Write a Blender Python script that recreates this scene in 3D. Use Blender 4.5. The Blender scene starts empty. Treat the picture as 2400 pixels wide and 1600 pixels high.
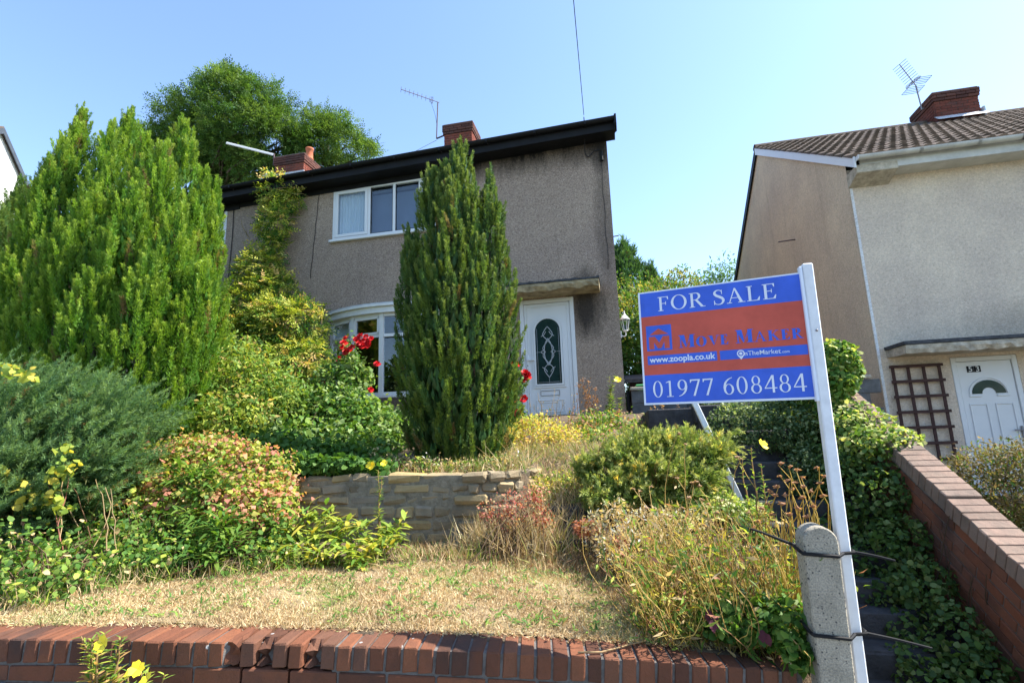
import bpy, bmesh, math, random
import numpy as np
from mathutils import Matrix, Vector, Euler

rng = np.random.default_rng(11)
random.seed(5)
S = bpy.context.scene
COL = S.collection

# ------------------------------------------------------------------ camera
YAW, PITCH, ROLL = math.radians(-11.785), math.radians(10.49), math.radians(-1.973)
CAMZ = 1.3
FPX = 1200.0


def cam_axes():
    f = np.array([math.sin(YAW) * math.cos(PITCH), math.cos(YAW) * math.cos(PITCH), math.sin(PITCH)])
    r = np.array([math.cos(YAW), -math.sin(YAW), 0.0])
    u = np.cross(r, f)
    r2 = math.cos(ROLL) * r + math.sin(ROLL) * u
    u2 = -math.sin(ROLL) * r + math.cos(ROLL) * u
    return r2, u2, f


CR, CU, CF = cam_axes()
cam_d = bpy.data.cameras.new('camera')
cam_d.sensor_width = 36.0
cam_d.lens = FPX / 2400 * 36.0
cam_d.clip_start = 0.05
cam_d.clip_end = 2000
cam = bpy.data.objects.new('camera', cam_d)
COL.objects.link(cam)
cam.matrix_world = Matrix(((CR[0], CU[0], -CF[0], 0), (CR[1], CU[1], -CF[1], 0), (CR[2], CU[2], -CF[2], CAMZ), (0, 0, 0, 1)))
S.camera = cam


def at(x, y, Y):
    """point in the place, at depth Y, for a measured direction"""
    d = CR * (x - 1200) / FPX - CU * (y - 800) / FPX + CF
    p = d * (Y / d[1])
    return np.array([p[0], Y, p[2] + CAMZ])


# ------------------------------------------------------------------ light
SUN_AZ, SUN_EL = math.radians(11), math.radians(51)     # azimuth from +X towards +Y
sd = np.array([math.cos(SUN_EL) * math.cos(SUN_AZ), math.cos(SUN_EL) * math.sin(SUN_AZ), math.sin(SUN_EL)])
W = bpy.data.worlds.new('World')
S.world = W
W.use_nodes = True
nt = W.node_tree
sky = nt.nodes.new('ShaderNodeTexSky')
sky.sky_type = 'NISHITA'
sky.sun_disc = False
sky.sun_elevation = SUN_EL
sky.sun_rotation = math.pi / 2 - SUN_AZ
sky.altitude = 60
sky.air_density = 1.0
sky.dust_density = 0.55
sky.ozone_density = 2.6
bg = nt.nodes['Background']
bg.inputs[1].default_value = 0.15
nt.links.new(sky.outputs[0], bg.inputs[0])
sl = bpy.data.lights.new('sun', 'SUN')
sl.energy = 4.7
sl.angle = math.radians(0.53)
sl.color = (1.0, 0.95, 0.87)
so = bpy.data.objects.new('sun', sl)
COL.objects.link(so)
so.rotation_euler = Vector(sd).to_track_quat('Z', 'Y').to_euler()
so.location = (20, 5, 30)
S.view_settings.view_transform = 'Standard'
S.view_settings.look = 'None'
S.view_settings.exposure = 1.43
S.view_settings.gamma = 1.0


# ------------------------------------------------------------------ materials
def new_mat(name):
    m = bpy.data.materials.new(name)
    m.use_nodes = True
    n = m.node_tree
    return m, n, n.nodes['Principled BSDF'], n.nodes['Material Output']


def L(n, a, b):
    n.links.new(a, b)


def noise(n, scale, detail=4, rough=0.6, vec=None, dist=0.0):
    t = n.nodes.new('ShaderNodeTexNoise')
    t.inputs['Scale'].default_value = scale
    t.inputs['Detail'].default_value = detail
    t.inputs['Roughness'].default_value = rough
    t.inputs['Distortion'].default_value = dist
    if vec is not None:
        L(n, vec, t.inputs['Vector'])
    return t


def ramp(n, fac, stops):
    r = n.nodes.new('ShaderNodeValToRGB')
    e = r.color_ramp.elements
    while len(e) < len(stops):
        e.new(0.5)
    for i, (p, c) in enumerate(stops):
        e[i].position = p
        e[i].color = (*c, 1) if len(c) == 3 else c
    L(n, fac, r.inputs[0])
    return r


def mix(n, fac, a, b, mode='MIX'):
    x = n.nodes.new('ShaderNodeMix')
    x.data_type = 'RGBA'
    x.blend_type = mode
    for s, v in ((x.inputs[0], fac), (x.inputs[6], a), (x.inputs[7], b)):
        if hasattr(v, 'type'):
            L(n, v, s)
        elif isinstance(v, (int, float)):
            s.default_value = v
        else:
            s.default_value = (*v, 1)
    return x.outputs[2]


def bump(n, b, height, strength, dist=0.01):
    k = n.nodes.new('ShaderNodeBump')
    k.inputs['Strength'].default_value = strength
    k.inputs['Distance'].default_value = dist
    L(n, height, k.inputs['Height'])
    L(n, k.outputs[0], b.inputs['Normal'])
    return k


def coords(n):
    return n.nodes.new('ShaderNodeTexCoord').outputs['Object']


def math_node(n, op, a, b=None, clamp=False):
    k = n.nodes.new('ShaderNodeMath')
    k.operation = op
    k.use_clamp = clamp
    for i, v in enumerate((a, b)):
        if v is None:
            continue
        if hasattr(v, 'type'):
            L(n, v, k.inputs[i])
        else:
            k.inputs[i].default_value = v
    return k.outputs[0]


def plain(name, col, rough=0.5, spec=0.4, var=0.15, scale=6, bumpy=0.0, bscale=60, metal=0.0):
    m, n, b, o = new_mat(name)
    v = coords(n)
    t = noise(n, scale, 5, 0.65, v)
    lo = tuple(c * (1 - var) for c in col)
    hi = tuple(min(1, c * (1 + var)) for c in col)
    r = ramp(n, t.outputs[0], [(0.3, lo), (0.7, hi)])
    L(n, r.outputs[0], b.inputs['Base Color'])
    b.inputs['Roughness'].default_value = rough
    b.inputs['Specular IOR Level'].default_value = spec
    b.inputs['Metallic'].default_value = metal
    if bumpy:
        t2 = noise(n, bscale, 4, 0.6, v)
        bump(n, b, t2.outputs[0], bumpy, 0.01)
    return m


def leaf_material(name='leaf', tint=(1.25, 1.2, 0.55), amount=0.42):
    m, n, b, o = new_mat(name)
    a = n.nodes.new('ShaderNodeAttribute')
    a.attribute_name = 'col'
    L(n, a.outputs['Color'], b.inputs['Base Color'])
    b.inputs['Roughness'].default_value = 0.55
    b.inputs['Specular IOR Level'].default_value = 0.25
    t = n.nodes.new('ShaderNodeBsdfTranslucent')
    c = mix(n, 1.0, a.outputs['Color'], tint, 'MULTIPLY')
    L(n, c, t.inputs['Color'])
    x = n.nodes.new('ShaderNodeMixShader')
    x.inputs[0].default_value = amount
    L(n, b.outputs[0], x.inputs[1])
    L(n, t.outputs[0], x.inputs[2])
    L(n, x.outputs[0], o.inputs['Surface'])
    return m


def brick_material(name, stops, soot=0.35, lichen=0.0):
    m, n, b, o = new_mat(name)
    oi = n.nodes.new('ShaderNodeObjectInfo')
    g = n.nodes.new('ShaderNodeNewGeometry')
    r = ramp(n, oi.outputs['Random'], stops)
    t = noise(n, 14, 6, 0.7, g.outputs['Position'])
    t2 = noise(n, 2.2, 4, 0.6, g.outputs['Position'])
    t3 = noise(n, 90, 3, 0.6, g.outputs['Position'])
    c = mix(n, ramp(n, t.outputs[0], [(0.35, (0, 0, 0)), (0.75, (1, 1, 1))]).outputs[0], r.outputs[0], mix(n, 1.0, r.outputs[0], (1.25, 1.12, 1.1), 'MULTIPLY'))
    f = math_node(n, 'MULTIPLY', ramp(n, t2.outputs[0], [(0.52, (0, 0, 0)), (0.68, (1, 1, 1))]).outputs[0], soot)
    c = mix(n, f, c, (0.045, 0.038, 0.036))
    sp = ramp(n, t3.outputs[0], [(0.66, (0, 0, 0)), (0.72, (1, 1, 1))])
    c = mix(n, math_node(n, 'MULTIPLY', sp.outputs[0], 0.5), c, (0.05, 0.04, 0.035))
    if lichen:
        v = n.nodes.new('ShaderNodeTexVoronoi')
        v.inputs['Scale'].default_value = 7
        L(n, g.outputs['Position'], v.inputs['Vector'])
        w = ramp(n, v.outputs['Distance'], [(0.05, (1, 1, 1)), (0.075, (0, 0, 0))])
        c = mix(n, math_node(n, 'MULTIPLY', w.outputs[0], lichen), c, (0.6, 0.6, 0.57))
    L(n, c, b.inputs['Base Color'])
    b.inputs['Roughness'].default_value = 0.92
    b.inputs['Specular IOR Level'].default_value = 0.12
    bump(n, b, t.outputs[0], 0.8, 0.016)
    return m


def pebbledash(name, base, dark, light, stains=(), streaks=0.0, scale=95):
    """roughcast render: voronoi pebbles with bump; stains = [(x,z,rx,rz,strength)] in world metres"""
    m, n, b, o = new_mat(name)
    g = n.nodes.new('ShaderNodeNewGeometry')
    P = g.outputs['Position']
    v = n.nodes.new('ShaderNodeTexVoronoi')
    v.inputs['Scale'].default_value = scale
    L(n, P, v.inputs['Vector'])
    sx = n.nodes.new('ShaderNodeSeparateColor')
    L(n, v.outputs['Color'], sx.inputs[0])
    c = ramp(n, sx.outputs[0], [(0.0, dark), (0.35, base), (0.75, base), (1.0, light)]).outputs[0]
    t = noise(n, 0.9, 5, 0.62, P)
    t2 = noise(n, 26, 3, 0.6, P)
    t3 = noise(n, 3.1, 5, 0.7, P)
    c = mix(n, ramp(n, t2.outputs[0], [(0.3, (0, 0, 0)), (0.75, (1, 1, 1))]).outputs[0], mix(n, 1.0, c, (0.86, 0.86, 0.87), 'MULTIPLY'), mix(n, 1.0, c, (1.1, 1.09, 1.08), 'MULTIPLY'))
    c = mix(n, ramp(n, t.outputs[0], [(0.35, (0, 0, 0)), (0.7, (1, 1, 1))]).outputs[0], c, mix(n, 1.0, c, (0.8, 0.79, 0.83), 'MULTIPLY'))
    sep = n.nodes.new('ShaderNodeSeparateXYZ')
    L(n, P, sep.inputs[0])
    ms = n.nodes.new('ShaderNodeMapping')
    ms.inputs['Scale'].default_value = (3.0, 3.0, 0.7)
    L(n, P, ms.inputs[0])
    ts = noise(n, 1.6, 5, 0.65, ms.outputs[0])
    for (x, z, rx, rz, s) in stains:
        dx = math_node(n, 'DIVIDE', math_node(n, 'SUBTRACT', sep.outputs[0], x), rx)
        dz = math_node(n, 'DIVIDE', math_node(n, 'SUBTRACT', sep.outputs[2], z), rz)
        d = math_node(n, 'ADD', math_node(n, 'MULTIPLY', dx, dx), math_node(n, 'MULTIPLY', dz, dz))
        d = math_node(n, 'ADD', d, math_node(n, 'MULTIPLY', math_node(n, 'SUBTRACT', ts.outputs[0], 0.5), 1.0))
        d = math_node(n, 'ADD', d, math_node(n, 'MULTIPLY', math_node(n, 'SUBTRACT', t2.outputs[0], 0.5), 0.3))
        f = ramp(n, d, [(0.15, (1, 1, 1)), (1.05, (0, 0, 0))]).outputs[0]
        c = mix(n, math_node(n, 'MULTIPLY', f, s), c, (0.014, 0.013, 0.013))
    if streaks:
        mp = n.nodes.new('ShaderNodeMapping')
        mp.inputs['Scale'].default_value = (2.2, 2.2, 0.12)
        L(n, P, mp.inputs[0])
        t4 = noise(n, 2.0, 5, 0.7, mp.outputs[0])
        f = ramp(n, t4.outputs[0], [(0.55, (0, 0, 0)), (0.75, (1, 1, 1))]).outputs[0]
        c = mix(n, math_node(n, 'MULTIPLY', f, streaks), c, mix(n, 1.0, c, (0.45, 0.44, 0.45), 'MULTIPLY'))
    L(n, c, b.inputs['Base Color'])
    b.inputs['Roughness'].default_value = 0.9
    b.inputs['Specular IOR Level'].default_value = 0.2
    bump(n, b, math_node(n, 'SUBTRACT', 1.0, v.outputs['Distance']), 0.5, 0.016)
    return m


def glass_material():
    m, n, b, o = new_mat('window_glass')
    n.nodes.remove(b)
    tr = n.nodes.new('ShaderNodeBsdfTransparent')
    tr.inputs[0].default_value = (0.82, 0.87, 0.9, 1)
    gl = n.nodes.new('ShaderNodeBsdfGlossy')
    gl.inputs['Roughness'].default_value = 0.01
    g = n.nodes.new('ShaderNodeNewGeometry')
    dt = n.nodes.new('ShaderNodeVectorMath')
    dt.operation = 'DOT_PRODUCT'
    L(n, g.outputs['Incoming'], dt.inputs[0])
    L(n, g.outputs['Normal'], dt.inputs[1])
    c = math_node(n, 'ABSOLUTE', dt.outputs['Value'])
    fr = math_node(n, 'ADD', math_node(n, 'MULTIPLY', math_node(n, 'POWER', math_node(n, 'SUBTRACT', 1.0, c), 5.0), 0.9), 0.07)
    x = n.nodes.new('ShaderNodeMixShader')
    L(n, fr, x.inputs[0])
    L(n, tr.outputs[0], x.inputs[1])
    L(n, gl.outputs[0], x.inputs[2])
    L(n, x.outputs[0], o.inputs['Surface'])
    return m


def concrete_post_material():
    m, n, b, o = new_mat('aggregate_concrete')
    v = coords(n)
    t = noise(n, 8, 5, 0.6, v)
    t2 = noise(n, 140, 2, 0.5, v)
    vo = n.nodes.new('ShaderNodeTexVoronoi')
    vo.inputs['Scale'].default_value = 75
    L(n, v, vo.inputs['Vector'])
    c = ramp(n, t.outputs[0], [(0.3, (0.25, 0.225, 0.175)), (0.7, (0.39, 0.35, 0.28))]).outputs[0]
    c = mix(n, ramp(n, t2.outputs[0], [(0.35, (0, 0, 0)), (0.7, (1, 1, 1))]).outputs[0], mix(n, 1.0, c, (0.7, 0.7, 0.7), 'MULTIPLY'), mix(n, 1.0, c, (1.25, 1.22, 1.15), 'MULTIPLY'))
    sc = n.nodes.new('ShaderNodeSeparateColor')
    L(n, vo.outputs['Color'], sc.inputs[0])
    d = math_node(n, 'MULTIPLY', ramp(n, vo.outputs['Distance'], [(0.30, (1, 1, 1)), (0.42, (0, 0, 0))]).outputs[0], ramp(n, sc.outputs[1], [(0.70, (0, 0, 0)), (0.74, (1, 1, 1))]).outputs[0])
    c = mix(n, d, c, (0.06, 0.055, 0.05))
    L(n, c, b.inputs['Base Color'])
    b.inputs['Roughness'].default_value = 0.9
    bump(n, b, t2.outputs[0], 0.8, 0.006)
    return m


def ground_material(name, cols, scale=8, bscale=70):
    m, n, b, o = new_mat(name)
    v = coords(n)
    t = noise(n, scale, 8, 0.7, v)
    t2 = noise(n, bscale, 4, 0.7, v)
    c = ramp(n, t.outputs[0], [(0.3, cols[0]), (0.5, cols[1]), (0.7, cols[2])]).outputs[0]
    c = mix(n, ramp(n, t2.outputs[0], [(0.35, (0, 0, 0)), (0.7, (1, 1, 1))]).outputs[0], mix(n, 1.0, c, (0.6, 0.6, 0.6), 'MULTIPLY'), c)
    L(n, c, b.inputs['Base Color'])
    b.inputs['Roughness'].default_value = 0.95
    bump(n, b, t2.outputs[0], 0.9, 0.02)
    return m


M = {}
M['leaf'] = leaf_material()
M['straw'] = leaf_material('straw', (1.1, 1.0, 0.7), 0.3)
M['brick_wall'] = brick_material('weathered_red_brick', [(0.0, (0.08, 0.04, 0.027)), (0.35, (0.135, 0.058, 0.034)), (0.75, (0.18, 0.076, 0.041)), (1.0, (0.115, 0.062, 0.042))], 0.6, 0.8)
M['brick_side'] = brick_material('dark_side_brick', [(0.0, (0.12, 0.055, 0.036)), (0.5, (0.20, 0.078, 0.044)), (1.0, (0.16, 0.085, 0.06))], 0.7)
M['brick_cope'] = brick_material('coping_brick', [(0.0, (0.205, 0.155, 0.12)), (0.5, (0.245, 0.18, 0.14)), (1.0, (0.18, 0.145, 0.118))], 0.45)
M['brick_chim'] = brick_material('chimney_brick', [(0.0, (0.15, 0.048, 0.034)), (0.5, (0.20, 0.064, 0.042)), (1.0, (0.17, 0.06, 0.045))], 0.35)
M['brick_old'] = brick_material('old_chimney_brick', [(0.0, (0.10, 0.035, 0.026)), (0.5, (0.15, 0.05, 0.035)), (1.0, (0.12, 0.05, 0.04))], 0.5)
M['brick_dark'] = brick_material('sooty_chimney_brick', [(0.0, (0.07, 0.035, 0.03)), (0.5, (0.12, 0.055, 0.042)), (1.0, (0.09, 0.05, 0.042))], 0.6)
M['mortar'] = plain('mortar', (0.135, 0.125, 0.115), 0.95, 0.1, 0.35, 20, 0.6, 90)
M['mortar_light'] = plain('pale_mortar', (0.24, 0.22, 0.2), 0.95, 0.1, 0.3, 20, 0.6, 90)
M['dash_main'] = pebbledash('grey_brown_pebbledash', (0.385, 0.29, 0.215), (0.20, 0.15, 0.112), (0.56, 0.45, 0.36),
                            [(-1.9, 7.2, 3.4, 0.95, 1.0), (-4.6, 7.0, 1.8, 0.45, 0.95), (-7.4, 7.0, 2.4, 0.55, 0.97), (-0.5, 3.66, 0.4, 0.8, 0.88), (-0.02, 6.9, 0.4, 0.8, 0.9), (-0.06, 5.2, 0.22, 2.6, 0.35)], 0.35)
M['dash_cream'] = pebbledash('cream_roughcast', (0.71, 0.585, 0.445), (0.60, 0.485, 0.36), (0.78, 0.67, 0.53), [(6.9, 2.75, 1.9, 0.5, 0.3)], 0.12, 70)
M['dash_tan'] = pebbledash('tan_roughcast', (0.70, 0.565, 0.40), (0.56, 0.45, 0.315), (0.78, 0.66, 0.50), [], 0.3, 70)
M['dash_white'] = pebbledash('white_roughcast', (0.8, 0.79, 0.76), (0.6, 0.59, 0.56), (0.85, 0.85, 0.83), [], 0.05, 60)
M['upvc'] = plain('white_upvc', (0.66, 0.66, 0.66), 0.35, 0.45, 0.03, 3)
M['white_paint'] = plain('white_painted_timber', (0.66, 0.66, 0.65), 0.5, 0.35, 0.06, 9)
M['black_trim'] = plain('black_painted_trim', (0.008, 0.008, 0.009), 0.6, 0.2, 0.3, 5)
M['black_plastic'] = plain('black_plastic', (0.008, 0.008, 0.009), 0.6, 0.2, 0.2, 8)
M['grey_gutter'] = plain('weathered_grey_gutter', (0.46, 0.45, 0.41), 0.5, 0.35, 0.25, 3)
M['glass'] = glass_material()
M['dark_glass'] = plain('dark_glass', (0.012, 0.03, 0.03), 0.08, 0.6, 0.3, 9)
M['curtain'] = plain('net_curtain', (0.82, 0.82, 0.8), 0.9, 0.1, 0.05, 4)
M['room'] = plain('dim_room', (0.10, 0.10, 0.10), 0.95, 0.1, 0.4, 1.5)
M['lead'] = plain('lead_came', (0.36, 0.38, 0.40), 0.4, 0.5, 0.2, 10)
M['lead_flash'] = plain('lead_flashing', (0.42, 0.43, 0.45), 0.5, 0.4, 0.25, 8)
M['canopy'] = plain('stained_concrete_canopy', (0.33, 0.27, 0.17), 0.9, 0.2, 0.5, 5, 0.7, 30)
M['felt'] = plain('bitumen_felt', (0.055, 0.057, 0.062), 0.85, 0.25, 0.5, 14, 0.8, 40)
M['tile'] = brick_material('concrete_roof_tile', [(0.0, (0.088, 0.072, 0.058)), (0.5, (0.12, 0.096, 0.076)), (1.0, (0.155, 0.125, 0.1))], 0.25)
M['stone'] = brick_material('sandstone_block', [(0.0, (0.20, 0.165, 0.105)), (0.4, (0.28, 0.23, 0.14)), (0.75, (0.34, 0.26, 0.125)), (1.0, (0.24, 0.215, 0.165))], 0.35)
M['stone_mortar'] = plain('grey_wall_mortar', (0.22, 0.19, 0.14), 0.95, 0.1, 0.4, 14, 0.8, 60)
M['slab'] = plain('dark_stone_slab', (0.055, 0.054, 0.056), 0.9, 0.2, 0.4, 7, 0.7, 40)
M['pavement'] = plain('asphalt_pavement', (0.20, 0.205, 0.21), 0.9, 0.2, 0.2, 9, 0.5, 120)
M['post'] = concrete_post_material()
M['block'] = plain('grey_concrete_block', (0.12, 0.118, 0.115), 0.95, 0.15, 0.35, 6, 0.6, 90)
M['capstone'] = plain('buff_capstone', (0.42, 0.37, 0.29), 0.95, 0.15, 0.4, 8, 0.8, 30)
M['green_plastic'] = plain('green_bin_plastic', (0.05, 0.22, 0.08), 0.4, 0.4, 0.15, 6)
M['trellis'] = plain('brown_stained_timber', (0.05, 0.021, 0.017), 0.7, 0.3, 0.35, 14)
M['terracotta'] = plain('terracotta', (0.42, 0.13, 0.065), 0.8, 0.2, 0.2, 9)
M['metal'] = plain('weathered_aluminium', (0.20, 0.19, 0.20), 0.45, 0.5, 0.2, 9, metal=0.4)
M['metal_dark'] = plain('rusty_aerial', (0.10, 0.065, 0.07), 0.6, 0.4, 0.3, 9)
M['cable'] = plain('black_cable', (0.012, 0.012, 0.014), 0.6, 0.3, 0.2, 9)
M['sign_blue'] = plain('sign_blue', (0.045, 0.115, 0.56), 0.5, 0.3, 0.14, 7)
M['sign_red'] = plain('sign_red', (0.50, 0.085, 0.055), 0.5, 0.3, 0.14, 7)
M['sign_white'] = plain('sign_white', (0.66, 0.70, 0.78), 0.45, 0.35, 0.04, 5)
M['sign_post'] = plain('white_sign_post', (0.68, 0.69, 0.70), 0.5, 0.35, 0.1, 14)
M['brown_stem'] = plain('dry_stem', (0.30, 0.20, 0.10), 0.8, 0.2, 0.35, 15)
M['bark'] = plain('bark', (0.085, 0.068, 0.05), 0.9, 0.15, 0.4, 12, 0.8, 40)
M['soil'] = ground_material('dry_soil', [(0.09, 0.065, 0.04), (0.15, 0.105, 0.062), (0.2, 0.145, 0.085)])
M['lawn'] = ground_material('parched_lawn', [(0.34, 0.24, 0.135), (0.44, 0.32, 0.175), (0.42, 0.33, 0.17)], 5, 90)
M['hill'] = ground_material('far_ground', [(0.06, 0.08, 0.03), (0.09, 0.11, 0.045), (0.12, 0.12, 0.06)], 0.4, 6)


# ------------------------------------------------------------------ object helpers
def tag(o, label=None, cat=None, group=None, kind=None):
    if label:
        o['label'] = label
    if cat:
        o['category'] = cat
    if group:
        o['group'] = group
    if kind:
        o['kind'] = kind
    return o


def thing(name, label, cat, loc=(0, 0, 0), group=None):
    o = bpy.data.objects.new(name, None)
    COL.objects.link(o)
    o.location = loc
    o.empty_display_size = 0.1
    return tag(o, label, cat, group)


def adopt(o, parent):
    """parent o; its own coordinates stay world coordinates"""
    if parent is None:
        return o
    o.parent = parent
    if parent.type == 'EMPTY':
        o.matrix_parent_inverse = Matrix.Translation(-parent.location)
    elif o.matrix_basis is not None:
        o.matrix_parent_inverse = parent.matrix_basis.inverted()
    return o


def link_mesh(name, me, parent=None, mat=None):
    if mat is not None and not me.materials:
        me.materials.append(mat)
    o = bpy.data.objects.new(name, me)
    COL.objects.link(o)
    return adopt(o, parent)


class MB:
    def __init__(self):
        self.v = []
        self.f = []

    def add(self, vs, fs):
        k = len(self.v)
        self.v += [tuple(map(float, p)) for p in vs]
        self.f += [tuple(i + k for i in f) for f in fs]
        return self

    def quad(self, a, b, c, d):
        return self.add([a, b, c, d], [(0, 1, 2, 3)])

    def box(self, x0, x1, y0, y1, z0, z1):
        return self.add([(x0, y0, z0), (x1, y0, z0), (x1, y1, z0), (x0, y1, z0), (x0, y0, z1), (x1, y0, z1), (x1, y1, z1), (x0, y1, z1)],
                        [(0, 3, 2, 1), (4, 5, 6, 7), (0, 1, 5, 4), (1, 2, 6, 5), (2, 3, 7, 6), (3, 0, 4, 7)])

    def prism(self, poly, a, b):
        """poly: list of 3d points; extruded by vector from offset a to offset b"""
        n = len(poly)
        p = np.array(poly, float)
        vs = list(p + np.array(a)) + list(p + np.array(b))
        fs = [tuple(range(n - 1, -1, -1)), tuple(range(n, 2 * n))] + [(i, (i + 1) % n, n + (i + 1) % n, n + i) for i in range(n)]
        return self.add(vs, fs)

    def bar(self, p, q, w, h, up=(0, 0, 1)):
        p, q = np.array(p, float), np.array(q, float)
        d = q - p
        d /= np.linalg.norm(d)
        s = np.cross(d, up)
        s /= np.linalg.norm(s)
        u = np.cross(s, d)
        c = [s * a * w / 2 + u * b * h / 2 for a, b in ((-1, -1), (1, -1), (1, 1), (-1, 1))]
        return self.add([p + k for k in c] + [q + k for k in c], [(3, 2, 1, 0), (4, 5, 6, 7), (0, 1, 5, 4), (1, 2, 6, 5), (2, 3, 7, 6), (3, 0, 4, 7)])

    def tube(self, pts, r, n=6, r2=None, caps=True):
        pts = np.array(pts, float)
        m = len(pts)
        rr = np.linspace(r, r if r2 is None else r2, m)
        d = np.gradient(pts, axis=0)
        d /= np.linalg.norm(d, axis=1)[:, None] + 1e-9
        ref = np.array([0.31, 0.52, 0.79])
        vs = []
        for i in range(m):
            s = np.cross(d[i], ref)
            s /= np.linalg.norm(s)
            u = np.cross(d[i], s)
            for k in range(n):
                a = 2 * math.pi * k / n
                vs.append(pts[i] + rr[i] * (math.cos(a) * s + math.sin(a) * u))
        fs = [(i * n + k, i * n + (k + 1) % n, (i + 1) * n + (k + 1) % n, (i + 1) * n + k) for i in range(m - 1) for k in range(n)]
        if caps:
            fs += [tuple(range(n - 1, -1, -1)), tuple((m - 1) * n + k for k in range(n))]
        return self.add(vs, fs)

    def lathe(self, prof, c, n=16):
        """prof: [(r,z)] about a vertical axis at c"""
        vs = [(c[0] + r * math.cos(2 * math.pi * k / n), c[1] + r * math.sin(2 * math.pi * k / n), c[2] + z) for r, z in prof for k in range(n)]
        m = len(prof)
        fs = [(i * n + k, i * n + (k + 1) % n, (i + 1) * n + (k + 1) % n, (i + 1) * n + k) for i in range(m - 1) for k in range(n)]
        fs += [tuple(range(n - 1, -1, -1)), tuple((m - 1) * n + k for k in range(n))]
        return self.add(vs, fs)

    def mesh(self, name, mat=None, bevel=0, smooth=False, seg=1, recalc=False):
        me = bpy.data.meshes.new(name)
        me.from_pydata(self.v, [], self.f)
        if bevel or recalc:
            bm = bmesh.new()
            bm.from_mesh(me)
            if recalc:
                bmesh.ops.recalc_face_normals(bm, faces=bm.faces)
            if bevel:
                bmesh.ops.bevel(bm, geom=list(bm.edges), offset=bevel, segments=seg, affect='EDGES', profile=0.6)
            bm.to_mesh(me)
            bm.free()
        me.update()
        if smooth:
            me.shade_smooth()
        if mat:
            me.materials.append(mat)
        return me

    def build(self, name, mat, parent=None, bevel=0, smooth=False, seg=1, recalc=False):
        return link_mesh(name, self.mesh(name, mat, bevel, smooth, seg, recalc), parent)


def box_part(name, mat, parent, b, bevel=0.0):
    return MB().box(*b).build(name, mat, parent, bevel)


def brick_mesh(lx, ly, lz, jit, bev, seed, mat, name='brick', chop=0.0):
    r = random.Random(seed)
    m = MB().box(-lx / 2, lx / 2, -ly / 2, ly / 2, -lz / 2, lz / 2)
    bm = bmesh.new()
    me = m.mesh(name)
    bm.from_mesh(me)
    if chop:
        bmesh.ops.subdivide_edges(bm, edges=list(bm.edges), cuts=2, use_grid_fill=True)
    else:
        bmesh.ops.bevel(bm, geom=list(bm.edges), offset=bev, segments=1, affect='EDGES')
    for v in bm.verts:
        v.co += Vector((r.uniform(-jit, jit), r.uniform(-jit, jit), r.uniform(-jit, jit)))
        if chop and v.co.y < -ly * 0.3:
            v.co.y += r.uniform(0.1, 1.0) * chop * (1.2 if v.co.z > -lz * 0.3 else 0.5)
            v.co.x += r.uniform(-.006, .006)
            if v.co.z > lz * 0.3:
                v.co.z -= r.uniform(0.1, 0.55) * chop
    if chop:
        bmesh.ops.triangulate(bm, faces=bm.faces)
    bm.to_mesh(me)
    bm.free()
    me.materials.append(mat)
    return me


def place(name, me, mw, parent):
    o = bpy.data.objects.new(name, me)
    COL.objects.link(o)
    o.matrix_basis = mw
    o.parent = parent
    if parent.type == 'EMPTY':
        o.matrix_parent_inverse = Matrix.Translation(-parent.location)
    return o


# ------------------------------------------------------------------ foliage helpers
def unit(a):
    return a / (np.linalg.norm(a, axis=-1, keepdims=True) + 1e-9)


def rnd_dir(n):
    return unit(rng.normal(size=(n, 3)))


def lin(*c):
    """sRGB 0-255 to linear"""
    c = np.array(c, float) / 255
    return np.where(c <= 0.04045, c / 12.92, ((c + 0.055) / 1.055) ** 2.4)


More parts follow.
